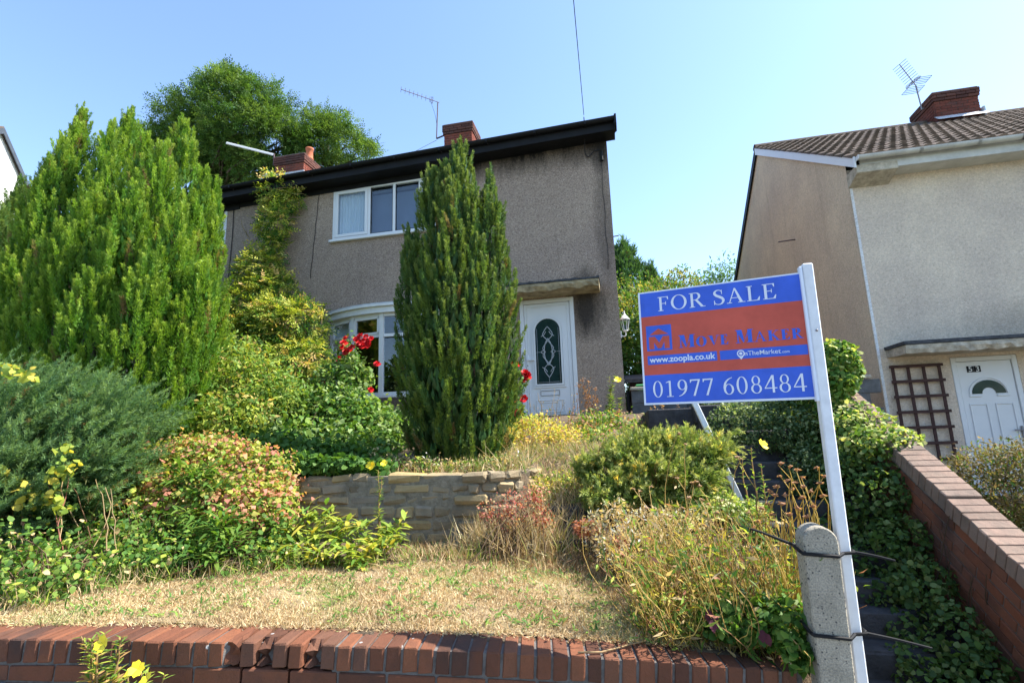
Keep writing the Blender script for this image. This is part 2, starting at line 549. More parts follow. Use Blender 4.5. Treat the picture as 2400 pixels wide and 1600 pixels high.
class Foliage:
    def __init__(self):
        self.V, self.T, self.C, self.n = [], [], [], 0

    def _push(self, v, t, c):
        """v (n,k,3), t (m,3) template, c (n,3)"""
        n, k = v.shape[:2]
        self.V.append(v.reshape(-1, 3))
        self.T.append((np.arange(n)[:, None, None] * k + np.asarray(t)[None] + self.n).reshape(-1, 3))
        self.C.append(np.repeat(c, k, axis=0))
        self.n += n * k

    def leaves(self, P, D, N, Ln, Wd, col, shape='kite', fold=0.18, droop=0.12):
        n = len(P)
        if n == 0:
            return
        Ln = np.broadcast_to(np.asarray(Ln, float), (n,))[:, None]
        Wd = np.broadcast_to(np.asarray(Wd, float), (n,))[:, None]
        col = np.broadcast_to(col, (n, 3))
        D = unit(D)
        Sd = unit(np.cross(D, N))
        N = np.cross(Sd, D)
        if shape == 'kite':
            v = np.stack([P, P + D * Ln * 0.42 + Sd * Wd / 2 + N * Wd * fold, P + D * Ln - N * Ln * droop, P + D * Ln * 0.42 - Sd * Wd / 2 + N * Wd * fold], 1)
            t = [(0, 1, 3), (1, 2, 3)]
        elif shape == 'tri':
            v = np.stack([P - Sd * Wd / 2, P + Sd * Wd / 2, P + D * Ln - N * Ln * droop], 1)
            t = [(0, 1, 2)]
        elif shape == 'mid':
            v = np.stack([P, P + D * Ln * .3 + Sd * Wd * .46 + N * Wd * fold, P + D * Ln * .3 - Sd * Wd * .46 + N * Wd * fold, P + D * Ln * .68 + Sd * Wd * .42 - N * Ln * droop * .4, P + D * Ln * .68 - Sd * Wd * .42 - N * Ln * droop * .4, P + D * Ln - N * Ln * droop], 1)
            t = [(0, 1, 2), (1, 3, 4), (1, 4, 2), (3, 5, 4)]
        else:  # broad leaf, seven points with a midrib
            a, b = 0.28, 0.68
            v = np.stack([P, P + D * Ln * a + Sd * Wd * .46 + N * Wd * fold, P + D * Ln * a, P + D * Ln * a - Sd * Wd * .46 + N * Wd * fold,
                          P + D * Ln * b + Sd * Wd * .42 + N * (Wd * fold - Ln * droop * .5), P + D * Ln * b - N * Ln * droop * .4, P + D * Ln * b - Sd * Wd * .42 + N * (Wd * fold - Ln * droop * .5),
                          P + D * Ln - N * Ln * droop], 1)
            t = [(0, 1, 2), (0, 2, 3), (1, 4, 5), (1, 5, 2), (2, 5, 6), (2, 6, 3), (4, 7, 5), (5, 7, 6)]
        self._push(v, t, col)

    def plumes(self, P, A, ln, rad, k, kl, kw, cA, cB, tip=None, spread=0.55, shape='tri', brown=0.03):
        """feathery upright sprays: n plumes of k slivers"""
        n = len(P)
        A = unit(A)
        ln = np.broadcast_to(np.asarray(ln, float), (n,))
        t = rng.random((n, k)) ** 0.8
        e = rng.normal(size=(n, k, 3))
        e -= (e * A[:, None]).sum(-1, keepdims=True) * A[:, None]
        e = unit(e)
        r = rad * (1 - 0.85 * t) * (0.35 + 0.65 * rng.random((n, k)))
        pos = P[:, None] + A[:, None] * (ln[:, None] * t)[..., None] + e * r[..., None]
        d = unit(A[:, None] * 0.85 + e * spread + rng.normal(size=(n, k, 3)) * 0.18)
        nn = unit(e + rng.normal(size=(n, k, 3)) * 0.5)
        m = rng.random((n, 1))
        c = cA * (1 - m) + cB * m
        c = c * rng.uniform(0.72, 1.25, (n, 1))
        bz = rng.random(n) < brown
        c[bz] = np.array([.17, .115, .05])
        c = np.repeat(c[:, None], k, 1) * rng.uniform(0.8, 1.2, (n, k, 1))
        if tip is not None:
            w = np.clip((t - 0.55) * 2, 0, 1)[..., None] * rng.random((n, 1, 1))
            c = c * (1 - w) + tip * w
        s = rng.uniform(0.7, 1.3, (n * k))
        self.leaves(pos.reshape(-1, 3), d.reshape(-1, 3), nn.reshape(-1, 3), kl * s, kw * s, c.reshape(-1, 3), shape, fold=0.1, droop=0.05)

    def pinnate(self, P, D, N, ln, pairs, ll, lw, col):
        """compound leaves with paired leaflets"""
        n = len(P)
        D = unit(D)
        Sd = unit(np.cross(D, N))
        N = np.cross(Sd, D)
        ln = np.broadcast_to(np.asarray(ln, float), (n,))
        for i in range(pairs + 1):
            f = 0.25 + 0.75 * i / pairs
            q = P + D * (ln * f)[:, None] - N * (ln * 0.22 * f * f)[:, None]
            c = col * rng.uniform(0.85, 1.15, (n, 1))
            if i == pairs:
                self.leaves(q, D, N, ll, lw, c)
            else:
                for s in (-1, 1):
                    self.leaves(q, D * 0.55 + Sd * s * 0.85 - N * 0.1 + rng.normal(size=(n, 3)) * 0.12, N + rng.normal(size=(n, 3)) * 0.25, ll * rng.uniform(.8, 1.1, n), lw, c)

    def stalks(self, paths, r, col, r2=None):
        """three-sided stems along polylines, (n,m,3)"""
        paths = np.asarray(paths, float)
        n, m = paths.shape[:2]
        d = unit(np.gradient(paths, axis=1))
        s = unit(np.cross(d, np.array([0.3, 0.5, 0.81])))
        u = np.cross(d, s)
        r = np.broadcast_to(np.asarray(r, float), (n,))
        rr = r[:, None] * np.linspace(1, 1 if r2 is None else r2, m)[None]
        rings = np.stack([paths + rr[..., None] * (math.cos(a) * s + math.sin(a) * u) for a in (0, 2.094, 4.189)], 2)
        t = []
        for i in range(m - 1):
            for k in range(3):
                a, b, c, e = i * 3 + k, i * 3 + (k + 1) % 3, (i + 1) * 3 + (k + 1) % 3, (i + 1) * 3 + k
                t += [(a, b, c), (a, c, e)]
        self._push(rings.reshape(n, m * 3, 3), t, np.broadcast_to(col, (n, 3)))

    def balls(self, P, r, col, squash=0.8):
        """small lumpy seed heads (octahedra with noise)"""
        n = len(P)
        r = np.broadcast_to(np.asarray(r, float), (n,))
        a = np.array([(1, 0, 0), (-1, 0, 0), (0, 1, 0), (0, -1, 0), (0, 0, 1), (0, 0, -1)], float)
        v = P[:, None] + a[None] * r[:, None, None] * rng.uniform(0.7, 1.25, (n, 6, 1)) * np.array([1, 1, squash])
        t = [(0, 2, 4), (2, 1, 4), (1, 3, 4), (3, 0, 4), (2, 0, 5), (1, 2, 5), (3, 1, 5), (0, 3, 5)]
        self._push(v, t, np.broadcast_to(col, (n, 3)))

    def build(self, name, parent=None, kind='stuff', mat=None):
        V = np.concatenate(self.V).astype(np.float32)
        T = np.concatenate(self.T).astype(np.int32)
        C = np.minimum(np.concatenate(self.C) * 1.25, 0.7).astype(np.float32)
        me = bpy.data.meshes.new(name)
        me.vertices.add(len(V))
        me.vertices.foreach_set('co', V.ravel())
        me.loops.add(len(T) * 3)
        me.loops.foreach_set('vertex_index', T.ravel())
        me.polygons.add(len(T))
        me.polygons.foreach_set('loop_start', np.arange(0, len(T) * 3, 3, dtype=np.int32))
        a = me.color_attributes.new('col', 'FLOAT_COLOR', 'POINT')
        a.data.foreach_set('color', np.concatenate([np.clip(C, 0, 1), np.ones((len(C), 1), np.float32)], 1).astype(np.float32).ravel())
        me.update(calc_edges=True)
        o = link_mesh(name, me, parent, mat or M['leaf'])
        if kind:
            o['kind'] = kind
        return o


def blob_points(blobs, n, deep=0.35, cull=0.72, front=0.0):
    """points and outward normals on a union of ellipsoids [(cx,cy,cz,rx,ry,rz)]"""
    B = np.array(blobs, float)
    w = (B[:, 3] * B[:, 4] * B[:, 5]) ** (2 / 3)
    idx = rng.choice(len(B), int(n * 1.9) + 20, p=w / w.sum())
    d = rnd_dir(len(idx))
    if front:
        flip = (d[:, 1] > 0) & (rng.random(len(d)) < front)
        d[flip, 1] *= -1
    k = 1 - deep * rng.random(len(idx)) ** 1.7
    p = B[idx, :3] + d * B[idx, 3:] * k[:, None]
    keep = np.ones(len(idx), bool)
    for j, b in enumerate(B):
        q = (((p - b[:3]) / b[3:]) ** 2).sum(1)
        keep &= ~((q < cull ** 2) & (idx != j))
    p, d, idx = p[keep][:n], d[keep][:n], idx[keep][:n]
    nrm = unit(d / B[idx, 3:])
    return p, nrm


def palette(n, cols, var=0.2, weights=None):
    c = np.array(cols)
    i = rng.choice(len(c), n, p=weights)
    return c[i] * rng.uniform(1 - var, 1 + var, (n, 1))


def leafy(fo, blobs, n, ln, wd, cols, weights=None, up=0.5, shape='kite', clump=0, csig=0.06, front=0.0, deep=0.35, var=0.22, droop=0.12, out=0.7):
    """leaves scattered (or clumped) over blobs"""
    if clump:
        p, nr = blob_points(blobs, n // clump, deep, front=front)
        p = np.repeat(p, clump, 0)
        nr = np.repeat(nr, clump, 0)
        cc = np.repeat(palette(len(p) // clump, cols, var, weights), clump, 0) * rng.uniform(0.85, 1.15, (len(p), 1))
        p = p + rng.normal(size=p.shape) * csig
    else:
        p, nr = blob_points(blobs, n, deep, front=front)
        cc = palette(len(p), cols, var, weights)
    m = len(p)
    N = unit(nr * out + np.array([0, 0, up]) + rng.normal(size=(m, 3)) * 0.55)
    D = unit(rng.normal(size=(m, 3)) + nr * 0.5 + np.array([0, 0, -0.15]))
    s = rng.uniform(0.45, 1.4, m)
    fo.leaves(p, D, N, ln * s, wd * s, cc, shape, droop=droop)


def arcs(base, tip, m=6, sag=0.1, wob=0.02):
    """curved polylines from base to tip (n,3)"""
    base, tip = np.asarray(base, float), np.asarray(tip, float)
    t = np.linspace(0, 1, m)[None, :, None]
    p = base[:, None] * (1 - t) + tip[:, None] * t
    h = np.linalg.norm(tip - base, axis=1)[:, None, None]
    side = rng.normal(size=(len(base), 1, 3)) * np.array([1, 1, 0.2])
    p = p + side * sag * h * np.sin(t * math.pi) + rng.normal(size=p.shape) * wob * h * (t > 0)
    return p


# ================================================================== THE SETTING
def wall_y(X):
    """street face of the front wall"""
    return 2.53 + 0.155 * X


def front_wall_xy(u):
    """point on the front wall's street face; u runs leftwards"""
    return np.array([0.18 - u, wall_y(0.18 - u)])


def wall_top(X):
    X = min(1.2, max(-3.6, X))
    return 0.312 - 0.07 * X - 0.0095 * X * X


def pave_z(X):
    return -0.19 - 0.15 * X


def sstep(a, b, x):
    t = min(1, max(0, (x - a) / (b - a)))
    return t * t * (3 - 2 * t)


def soil_z(X, Y):
    lawn = wall_top(X) - 0.012 + 0.012 * (Y - 2.5)
    upper = 0.95 + (Y - 4.4) * 0.145
    if X < -3.5:
        a = lawn + (upper - lawn) * sstep(2.9, 4.7, Y)
    elif X < -0.85:
        a = lawn if Y < 4.5 else upper
    else:
        a = lawn + (upper - lawn) * sstep(3.75, 5.4, Y)
    if X > 0.82:
        st = max(pave_z(X) - 0.02, min(1.55, -0.22 + 0.68 * (Y - 3.8))) - 0.09
        nb = pave_z(X) + 0.1 + (0.2 - pave_z(X)) * sstep(2.8, 6.0, Y)
        a = st if X < 2.12 else nb
    if X > 3.6:
        a = min(a, 0.2)
    return a


LX = [-3.6, -3.4, -3.33, -3.25, -3.07, -2.77, -2.53, -2.29, -1.87, -1.59, -1.19, -0.9, -0.57, -0.26, -0.02, 0.17, 0.32, 0.65]
LY = [2.15, 2.42, 2.7, 2.87, 2.97, 3.1, 3.28, 3.41, 3.54, 3.71, 3.87, 4.15, 4.07, 4.05, 3.86, 3.35, 3.05, 2.9]


def gat(x, y):
    """where the measured direction meets the garden soil"""
    d = CR * (x - 1200) / FPX - CU * (y - 800) / FPX + CF
    d = d / d[1]
    for Y in np.arange(1.5, 9.1, 0.02):
        if d[2] * Y + CAMZ < soil_z(d[0] * Y, Y) and Y > wall_y(d[0] * Y) + 0.1:
            break
    return np.array([d[0] * Y, Y, soil_z(d[0] * Y, Y)])


def heightfield(name, mat, xs, ys, fn, kind='structure', label=None):
    vs = [(x, y, fn(x, y)) for y in ys for x in xs]
    n = len(xs)
    fs = [(j * n + i, j * n + i + 1, (j + 1) * n + i + 1, (j + 1) * n + i) for j in range(len(ys) - 1) for i in range(n - 1)]
    me = bpy.data.meshes.new(name)
    me.from_pydata(vs, [], fs)
    me.shade_smooth()
    o = link_mesh(name, me, None, mat)
    return tag(o, label, None, None, kind)


def far_z(x, y):
    return -0.75 - 0.15 * min(30, max(-30, x)) + 3.2 * sstep(9, 26, y) + 6 * sstep(25, 140, y)


heightfield('ground', M['hill'], np.linspace(-320, 320, 81), np.linspace(-160, 480, 81), far_z, label='sloping ground under and behind the houses')


def garden_fn(x, y):
    if y < wall_y(x) + 0.11 and x < 0.75:
        return pave_z(x) - 0.35
    if y < 2.6 and x >= 0.75:
        return pave_z(x) - 0.1
    return soil_z(x, y) + 0.012 * math.sin(x * 9.1 + y * 4) * math.cos(y * 7.3 - x * 3)


heightfield('garden_ground', M['soil'], np.arange(-12, 8.01, 0.08), np.arange(1.2, 9.5, 0.08), garden_fn, label='dry soil of the sloping front gardens')
heightfield('pavement', M['pavement'], np.linspace(-14, 12, 40), np.linspace(-1.6, 2.72, 30), lambda x, y: pave_z(x) - (0.4 if y > wall_y(min(x, 0.8)) + 0.12 and x < 0.72 else 0), label='grey asphalt pavement sloping along the front wall')
heightfield('road', M['pavement'], np.linspace(-60, 60, 60), np.linspace(-9, -1.6, 6), lambda x, y: pave_z(min(30, max(-30, x))) - 0.12, label='asphalt road behind the pavement')


def lawn_fn(x, y):
    return soil_z(x, y) + 0.012 + 0.01 * math.sin(x * 5 + y * 3) * math.sin(y * 6)


# lawn sheet: between the wall and the beds
vs, fs = [], []
nx, ny = 70, 26
for i in range(nx):
    x = -3.55 + 4.2 * i / (nx - 1)
    y0 = wall_y(x) + 0.212
    far = np.interp(x, LX, LY)
    for j in range(ny):
        y = y0 + (far - y0) * j / (ny - 1)
        vs.append((x, y, lawn_fn(x, y)))
for i in range(nx - 1):
    for j in range(ny - 1):
        fs.append((i * ny + j, (i + 1) * ny + j, (i + 1) * ny + j + 1, i * ny + j + 1))
me = bpy.data.meshes.new('lawn')
me.from_pydata(vs, [], fs)
me.shade_smooth()
tag(link_mesh('lawn', me, None, M['lawn']), 'small parched lawn behind the front brick wall', None, None, 'structure')

# ------------------------------------------------------------------ front brick wall
def arc_frames(u0, u1, step):
    """positions spaced evenly along the wall's curve, with heading"""
    us = np.linspace(u0, u1, 900)
    pts = np.array([front_wall_xy(u) for u in us])
    s = np.concatenate([[0], np.cumsum(np.linalg.norm(np.diff(pts, axis=0), axis=1))])
    out = []
    d = step / 2
    while d < s[-1]:
        u = np.interp(d, s, us)
        a, b = front_wall_xy(u - 0.01), front_wall_xy(u + 0.01)
        h = math.atan2(-(b - a)[1], -(b - a)[0])
        out.append((u, front_wall_xy(u), h))
        d += step
    return out


fw = thing('front_garden_wall', 'low red brick front wall with a brick on edge coping along the pavement', 'wall', (-1.2, 2.3, 0.0))
hdr = [brick_mesh(0.0635, 0.218, 0.1025, 0.0035, 0.005, 40 + i, M['brick_wall']) for i in range(8)]
brk = [brick_mesh(0.0655, 0.21, 0.1, 0.005, 0.004, 90 + i, M['brick_wall'], chop=0.03 + 0.014 * i) for i in range(5)]
frames = arc_frames(-0.48, 5.6, 0.0755)
for i, (u, p, h) in enumerate(frames):
    X = p[0]
    z = wall_top(X) - 0.1025 / 2
    rot = Matrix.Rotation(h, 4, 'Z') @ Matrix.Rotation(math.atan(0.07 + 0.019 * max(-3.6, X)), 4, 'Y')
    off = Matrix.Translation((0, 0.109 + random.uniform(-0.003, 0.003), random.uniform(-0.0025, 0.0025)))
    broken = -1.85 < X < -1.42 and random.random() < 0.85
    me = random.choice(brk) if broken else hdr[random.randrange(8)]
    place('brick', me, Matrix.Translation((p[0], p[1], z)) @ rot @ off @ Matrix.Rotation(random.uniform(-0.01, 0.01), 4, 'Z') @ Matrix.Rotation(random.uniform(-0.006, 0.006), 4, 'X') @ Matrix.Diagonal((random.uniform(.97, 1.04), random.uniform(.99, 1.01), random.uniform(.985, 1.01), 1)), fw)
strm = [brick_mesh(0.215, 0.1025, 0.065, 0.0022, 0.004, 60 + i, M['brick_wall']) for i in range(6)]
for c in range(6):
    for i, (u, p, h) in enumerate(arc_frames(-0.48 - 0.11 * (c % 2), 5.6, 0.2255)):
        X = p[0]
        if X > 0.62:
            continue
        z = wall_top(X) - 0.1025 - 0.011 - 0.0325 - c * 0.0755
        if z + 0.033 < pave_z(X):
            continue
        rot = Matrix.Rotation(h, 4, 'Z') @ Matrix.Rotation(math.atan(0.07 + 0.019 * max(-3.6, X)), 4, 'Y')
        place('brick', strm[random.randrange(6)], Matrix.Translation((p[0], p[1], z)) @ rot @ Matrix.Translation((0, 0.052 + random.uniform(-0.002, 0.002), 0)), fw)
mb = MB()
us = np.linspace(-0.5, 5.62, 180)
prev = None
for u in us:
    p = front_wall_xy(u)
    a, b = front_wall_xy(u - 0.01), front_wall_xy(u + 0.01)
    h = math.atan2(-(b - a)[1], -(b - a)[0])
    nrm = np.array([-math.sin(h), math.cos(h)])
    rec = 0.06 if -1.88 < p[0] < -1.40 else 0.009
    f, k = p + nrm * rec, p + nrm * 0.206
    zt, zb = wall_top(p[0]) - (0.02 if rec > .05 else 0.009), pave_z(p[0]) - 0.3
    ring = [(f[0], f[1], zb), (f[0], f[1], zt), (k[0], k[1], zt), (k[0], k[1], zb)]
    if prev:
        for q in range(3):
            mb.quad(prev[q], ring[q], ring[q + 1], prev[q + 1])
    prev = ring
mb.build('mortar', M['mortar'], fw, recalc=True)

# ------------------------------------------------------------------ stone retaining wall (curving back at its right end)
sw = thing('stone_retaining_wall', 'weathered sandstone retaining wall below the tall clipped conifer', 'wall', (-2.0, 4.4, 0.4))


def stone_curve(s):
    """arc length from the left end; straight, then a rounded corner going back"""
    x0, x1, R_ = -3.6, -1.25, 0.42
    Ls = x1 - x0
    if s < Ls:
        return np.array([x0 + s, 4.38 + 0.02 * math.sin(s * 2)]), 0.0
    a = (s - Ls) / R_
    if a < math.pi / 2:
        return np.array([x1 + R_ * math.sin(a), 4.38 + R_ * (1 - math.cos(a))]), a
    e = s - Ls - R_ * math.pi / 2
    return np.array([x1 + R_, 4.38 + R_ + e]), math.pi / 2


r = random.Random(4)
courses = [0.13, 0.10, 0.105, 0.12, 0.09, 0.095, 0.085]
z = 0.285
for ci, hgt in enumerate(courses):
    s = -r.uniform(0, 0.2)
    while s < 3.6:
        w = r.uniform(0.11, 0.38)
        if s > 2.25:
            w = min(w, 0.16)
        p, a = stone_curve(max(0, s + w / 2))
        d = r.uniform(-0.006, 0.014) + (0.03 * r.random() if p[0] > -1.5 else 0)
        hh = hgt * r.uniform(0.8, 1.05) - 0.012
        last = ci == len(courses) - 1
        if last and r.random() < 0.12:
            s += w
            continue
        me = brick_mesh(w - 0.013, 0.2, hh, 0.011, 0.018, r.randrange(9999), M['stone'], 'stone')
        place('stone', me, Matrix.Translation((p[0], p[1], z + hgt / 2 + r.uniform(-.004, .004))) @ Matrix.Rotation(a + r.uniform(-.03, .03), 4, 'Z') @ Matrix.Rotation(r.uniform(-.02, .02), 4, 'Y') @ Matrix.Translation((0, 0.1 - d, 0)), sw)
        s += w
    z += hgt
mb = MB()
ss = np.linspace(0, 3.7, 60)
prev = None
for s in ss:
    p, a = stone_curve(s)
    nrm = np.array([-math.sin(a), math.cos(a)])
    f, k = p + nrm * 0.006, p + nrm * 0.19
    ring = [(f[0], f[1], 0.2), (f[0], f[1], 0.985), (k[0], k[1], 0.985), (k[0], k[1], 0.2)]
    if prev:
        for q in range(3):
            mb.quad(prev[q], ring[q], ring[q + 1], prev[q + 1])
    prev = ring
mb.build('mortar', M['stone_mortar'], sw, recalc=True)

# rough steps from the lawn to the upper bed
st = thing('rough_stone_steps', 'two rough grey slab steps beside the end of the stone wall', 'steps', (-0.4, 4.3, 0.4))
for k, (x0, x1, y0, y1, z0, z1) in enumerate([(-0.72, 0.0, 4.12, 4.5, 0.30, 0.50), (-0.66, 0.1, 4.44, 4.9, 0.42, 0.71)]):
    me = brick_mesh(x1 - x0, y1 - y0, z1 - z0, 0.012, 0.02, 300 + k, M['slab'], 'step')
    place('step', me, Matrix.Translation(((x0 + x1) / 2, (y0 + y1) / 2, (z0 + z1) / 2)) @ Matrix.Rotation(0.04 * (1 - 2 * k), 4, 'Z'), st)

# ------------------------------------------------------------------ concrete steps up the right side
cs = thing('entrance_steps', 'dark concrete steps climbing between the gatepost and the ivy wall', 'steps', (1.45, 3.8, -0.2))
tag(cs, kind=None)
for k in range(13):
    y0 = 3.58 + 0.22 * k
    zt = -0.22 + 0.15 * k
    me = brick_mesh(1.22, 0.36, 0.2, 0.006, 0.014, 500 + k, M['slab'], 'step')
    place('step', me, Matrix.Translation((1.42 + 0.01 * (k % 3), y0 + 0.18, zt - 0.1)), cs)
pth = MB().box(0.86, 2.06, 2.55, 3.6, -0.5, -0.235)
tag(pth.build('path', M['slab'], None, 0.01), 'dark slab path inside the gateway at the foot of the steps', None, None, 'structure')
tag(MB().box(0.3, 2.1, 6.42, 9.18, 1.2, 1.56).build('terrace', M['slab'], None, 0.01), 'grey paved terrace at the top of the steps beside the house', None, None, 'structure')

# ------------------------------------------------------------------ boundary brick wall on the right, raking down to the street
bw = thing('boundary_brick_wall', 'raking red brick boundary wall with pale brick coping, half under ivy', 'wall', (2.1, 3.6, 0.0))
TH = math.atan(0.5)
RK = Matrix.Rotation(TH, 4, 'X')
base = Vector((2.0, 3.35, 0.53))           # left top edge of the coping at this depth
cope = [brick_mesh(0.205, 0.0665, 0.11, 0.002, 0.004, 700 + i, M['brick_cope']) for i in range(5)]
for i in range(-9, 32):
    q = base + (RK @ Vector((0, i * 0.0755, 0)))
    step_up = 0.012 if i > 8 else 0
    place('brick', cope[i % 5], Matrix.Translation(q) @ RK @ Matrix.Translation((0.095, 0, -0.055 + step_up + random.uniform(-.002, .002))), bw)
side = [brick_mesh(0.1025, 0.215, 0.065, 0.002, 0.004, 720 + i, M['brick_side']) for i in range(6)]
for c in range(17):
    for i in range(-4, 12):
        q = Vector((0, i * 0.2255 + (0.112 if c % 2 else 0), -0.13 - 0.0325 - c * 0.0755))
        w = base + RK @ q
        if w.z < pave_z(w.x) - 0.25 or w.z < -0.42 + 0.68 * max(0, w.y - 3.9) or w.y > 5.9:
            continue
        place('brick', side[random.randrange(6)], Matrix.Translation(w) @ RK @ Matrix.Translation((0.06 + random.uniform(-.002, .002), 0, 0)), bw)
mb = MB()
a = base + RK @ Vector((0, -0.72, -0.03))
b = base + RK @ Vector((0, 2.5, -0.03))
mb.prism([(2.017, a.y, a.z), (2.017, b.y, b.z), (2.017, b.y, b.z - 2.2), (2.017, a.y, a.z - 1.5)], (0, 0, 0), (0.165, 0, 0))
mb.build('mortar', M['mortar'], bw, recalc=True)

# ================================================================== HOUSES
def holed_wall(mb, x0, x1, z0, z1, y, holes, depth):
    """front wall in plane Y=y facing -Y, with rectangular openings and reveals"""
    xs = sorted({x0, x1} | {h[0] for h in holes} | {h[1] for h in holes})
    zs = sorted({z0, z1} | {h[2] for h in holes} | {h[3] for h in holes})
    for i in range(len(xs) - 1):
        for j in range(len(zs) - 1):
            cx, cz = (xs[i] + xs[i + 1]) / 2, (zs[j] + zs[j + 1]) / 2
            if any(h[0] < cx < h[1] and h[2] < cz < h[3] for h in holes):
                continue
            mb.quad((xs[i], y, zs[j]), (xs[i + 1], y, zs[j]), (xs[i + 1], y, zs[j + 1]), (xs[i], y, zs[j + 1]))
    for a, b, c, d in holes:
        mb.quad((a, y, c), (a, y, d), (a, y + depth, d), (a, y + depth, c))
        mb.quad((b, y, d), (b, y, c), (b, y + depth, c), (b, y + depth, d))
        mb.quad((a, y, c), (a, y + depth, c), (b, y + depth, c), (b, y, c))
        mb.quad((a, y, d), (b, y, d), (b, y + depth, d), (a, y + depth, d))


def sash(name, parent, x0, x1, z0, z1, y, w=0.05, d=0.05, mat=None, pane=True):
    """one light: frame of four members plus its pane, facing -Y"""
    mb = MB()
    mb.box(x0, x0 + w, y, y + d, z0, z1).box(x1 - w, x1, y, y + d, z0, z1)
    mb.box(x0 + w, x1 - w, y + 0.001, y + d - 0.001, z0, z0 + w).box(x0 + w, x1 - w, y + 0.001, y + d - 0.001, z1 - w, z1)
    mb.build(name, mat or M['upvc'], parent, 0.004)
    if pane:
        MB().box(x0 + w - 0.005, x1 - w + 0.005, y + d * 0.45, y + d * 0.45 + 0.006, z0 + w - 0.005, z1 - w + 0.005).build('pane', M['glass'], parent)


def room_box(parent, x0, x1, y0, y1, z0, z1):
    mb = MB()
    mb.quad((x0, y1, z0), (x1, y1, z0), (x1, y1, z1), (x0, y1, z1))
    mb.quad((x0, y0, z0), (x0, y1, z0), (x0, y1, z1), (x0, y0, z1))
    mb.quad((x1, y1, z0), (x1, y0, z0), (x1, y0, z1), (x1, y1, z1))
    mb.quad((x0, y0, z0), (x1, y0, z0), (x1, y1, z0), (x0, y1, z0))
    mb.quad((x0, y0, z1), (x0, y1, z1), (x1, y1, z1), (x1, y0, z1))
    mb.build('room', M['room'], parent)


def drape(parent, x0, x1, y, z0, z1, folds, name='curtain', amp=0.025):
    n = folds * 6
    mb = MB()
    xs = np.linspace(x0, x1, n)
    ys = y + amp * np.sin(np.linspace(0, folds * 2 * math.pi, n))
    for i in range(n - 1):
        mb.quad((xs[i], ys[i], z0), (xs[i + 1], ys[i + 1], z0), (xs[i + 1], ys[i + 1], z1), (xs[i], ys[i], z1))
    mb.build(name, M['curtain'], parent, smooth=True)


CB = {}


def chimney(parent, x0, x1, y0, y1, z0, z1, cap, pot=None, cap_mat='brick_dark', body='brick_chim'):
    """brick stack: every face brick a sub-part; two projecting top courses"""
    ch = MB().box(x0 + 0.012, x1 - 0.012, y0 + 0.012, y1 - 0.012, z0, z1 - 0.01).build('chimney', M['mortar'], parent)
    ncap = cap
    n = int((z1 - z0) / 0.075)
    for c in range(n):
        z = z1 - 0.0375 - c * 0.075
        e = 0.045 if c < ncap - 1 else (0.028 if c == ncap - 1 else 0.0)
        mt = cap_mat if c < ncap else body
        for face in range(4):
            if face == 2:
                continue
            a0, a1 = (x0 - e, x1 + e) if face in (0, 2) else (y0 - e + 0.1, y1 + e - 0.002)
            L_ = a1 - a0
            k = max(1, round(L_ / 0.225))
            w = L_ / k
            sh = 0.5 * (c % 2)
            cuts = [0] + [i + sh for i in range(k + 1) if 0 < i + sh < k] + [k]
            for i in range(len(cuts) - 1):
                p0, p1 = a0 + cuts[i] * w, a0 + cuts[i + 1] * w
                key = (round(p1 - p0, 2), mt)
                if key not in CB:
                    CB[key] = brick_mesh(p1 - p0 - 0.01, 0.1, 0.065, 0.003, 0.004, len(CB), M[mt])
                mid = (p0 + p1) / 2
                if face == 0:
                    mw = Matrix.Translation((mid, y0 - e + 0.05, z))
                else:
                    mw = Matrix.Translation(((x1 + e - 0.05) if face == 1 else (x0 - e + 0.05), mid, z)) @ Matrix.Rotation(math.pi / 2, 4, 'Z')
                o = bpy.data.objects.new('brick', CB[key])
                COL.objects.link(o)
                o.matrix_basis = mw
                o.parent = ch
    MB().box(x0 - 0.02, x1 + 0.02, y0 - 0.02, y1 + 0.02, z1 - 0.012, z1 + 0.03).build('flaunching', M['mortar'], ch, 0.01)
    if pot:
        MB().lathe([(0.13, 0), (0.135, 0.04), (0.115, 0.08), (0.11, 0.34), (0.13, 0.36), (0.13, 0.41), (0.10, 0.41), (0.09, 0.3)], (pot[0], pot[1], z1), 14).build('chimney_pot', M['terracotta'], ch, smooth=True)
    return ch


# ------------------------------------------------------------------ main pair of houses
HY = 9.2
XR = 0.07
XL = -16.6
GZ = 1.2
hs = thing('semi_detached_house', 'grey pebbledashed semi-detached house with black eaves and white windows', 'house', (-4.2, HY, GZ))


def eave(X):
    return 6.98 + 0.026 * (X - XR)


win_hole = (-5.70, -2.98, 5.46, 6.60)
bay_hole = (-5.62, -3.12, 2.12, 3.72)
door_hole = (-1.76, -0.735, 1.60, 3.80)
awin = (-10.9, -8.32, 5.50, 6.55)
mb = MB()
holed_wall(mb, -8.12, XR, GZ - 0.6, 7.06, HY, [win_hole, bay_hole, door_hole], 0.09)
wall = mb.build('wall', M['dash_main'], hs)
mb = MB()
holed_wall(mb, XL, -8.125, GZ - 0.6, 6.98, HY + 0.004, [awin], 0.09)
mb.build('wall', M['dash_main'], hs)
RID = HY + 4.6
mb = MB()
ze = 7.0
mb.add([(XR, HY, GZ - .6), (XR, HY + 9.2, GZ - .6), (XR, HY + 9.2, ze), (XR, RID, ze + 3.05), (XR, HY, ze)], [(0, 1, 2, 3, 4)])
mb.add([(XL, HY, GZ - .6), (XL, HY + 9.2, GZ - .6), (XL, HY + 9.2, ze - .4), (XL, RID, ze + 2.6), (XL, HY, ze - .4)], [(4, 3, 2, 1, 0)])
mb.quad((XR, HY + 9.2, GZ - .6), (XL, HY + 9.2, GZ - .6), (XL, HY + 9.2, ze - .4), (XR, HY + 9.2, ze))
mb.build('gable_wall', M['dash_main'], hs)


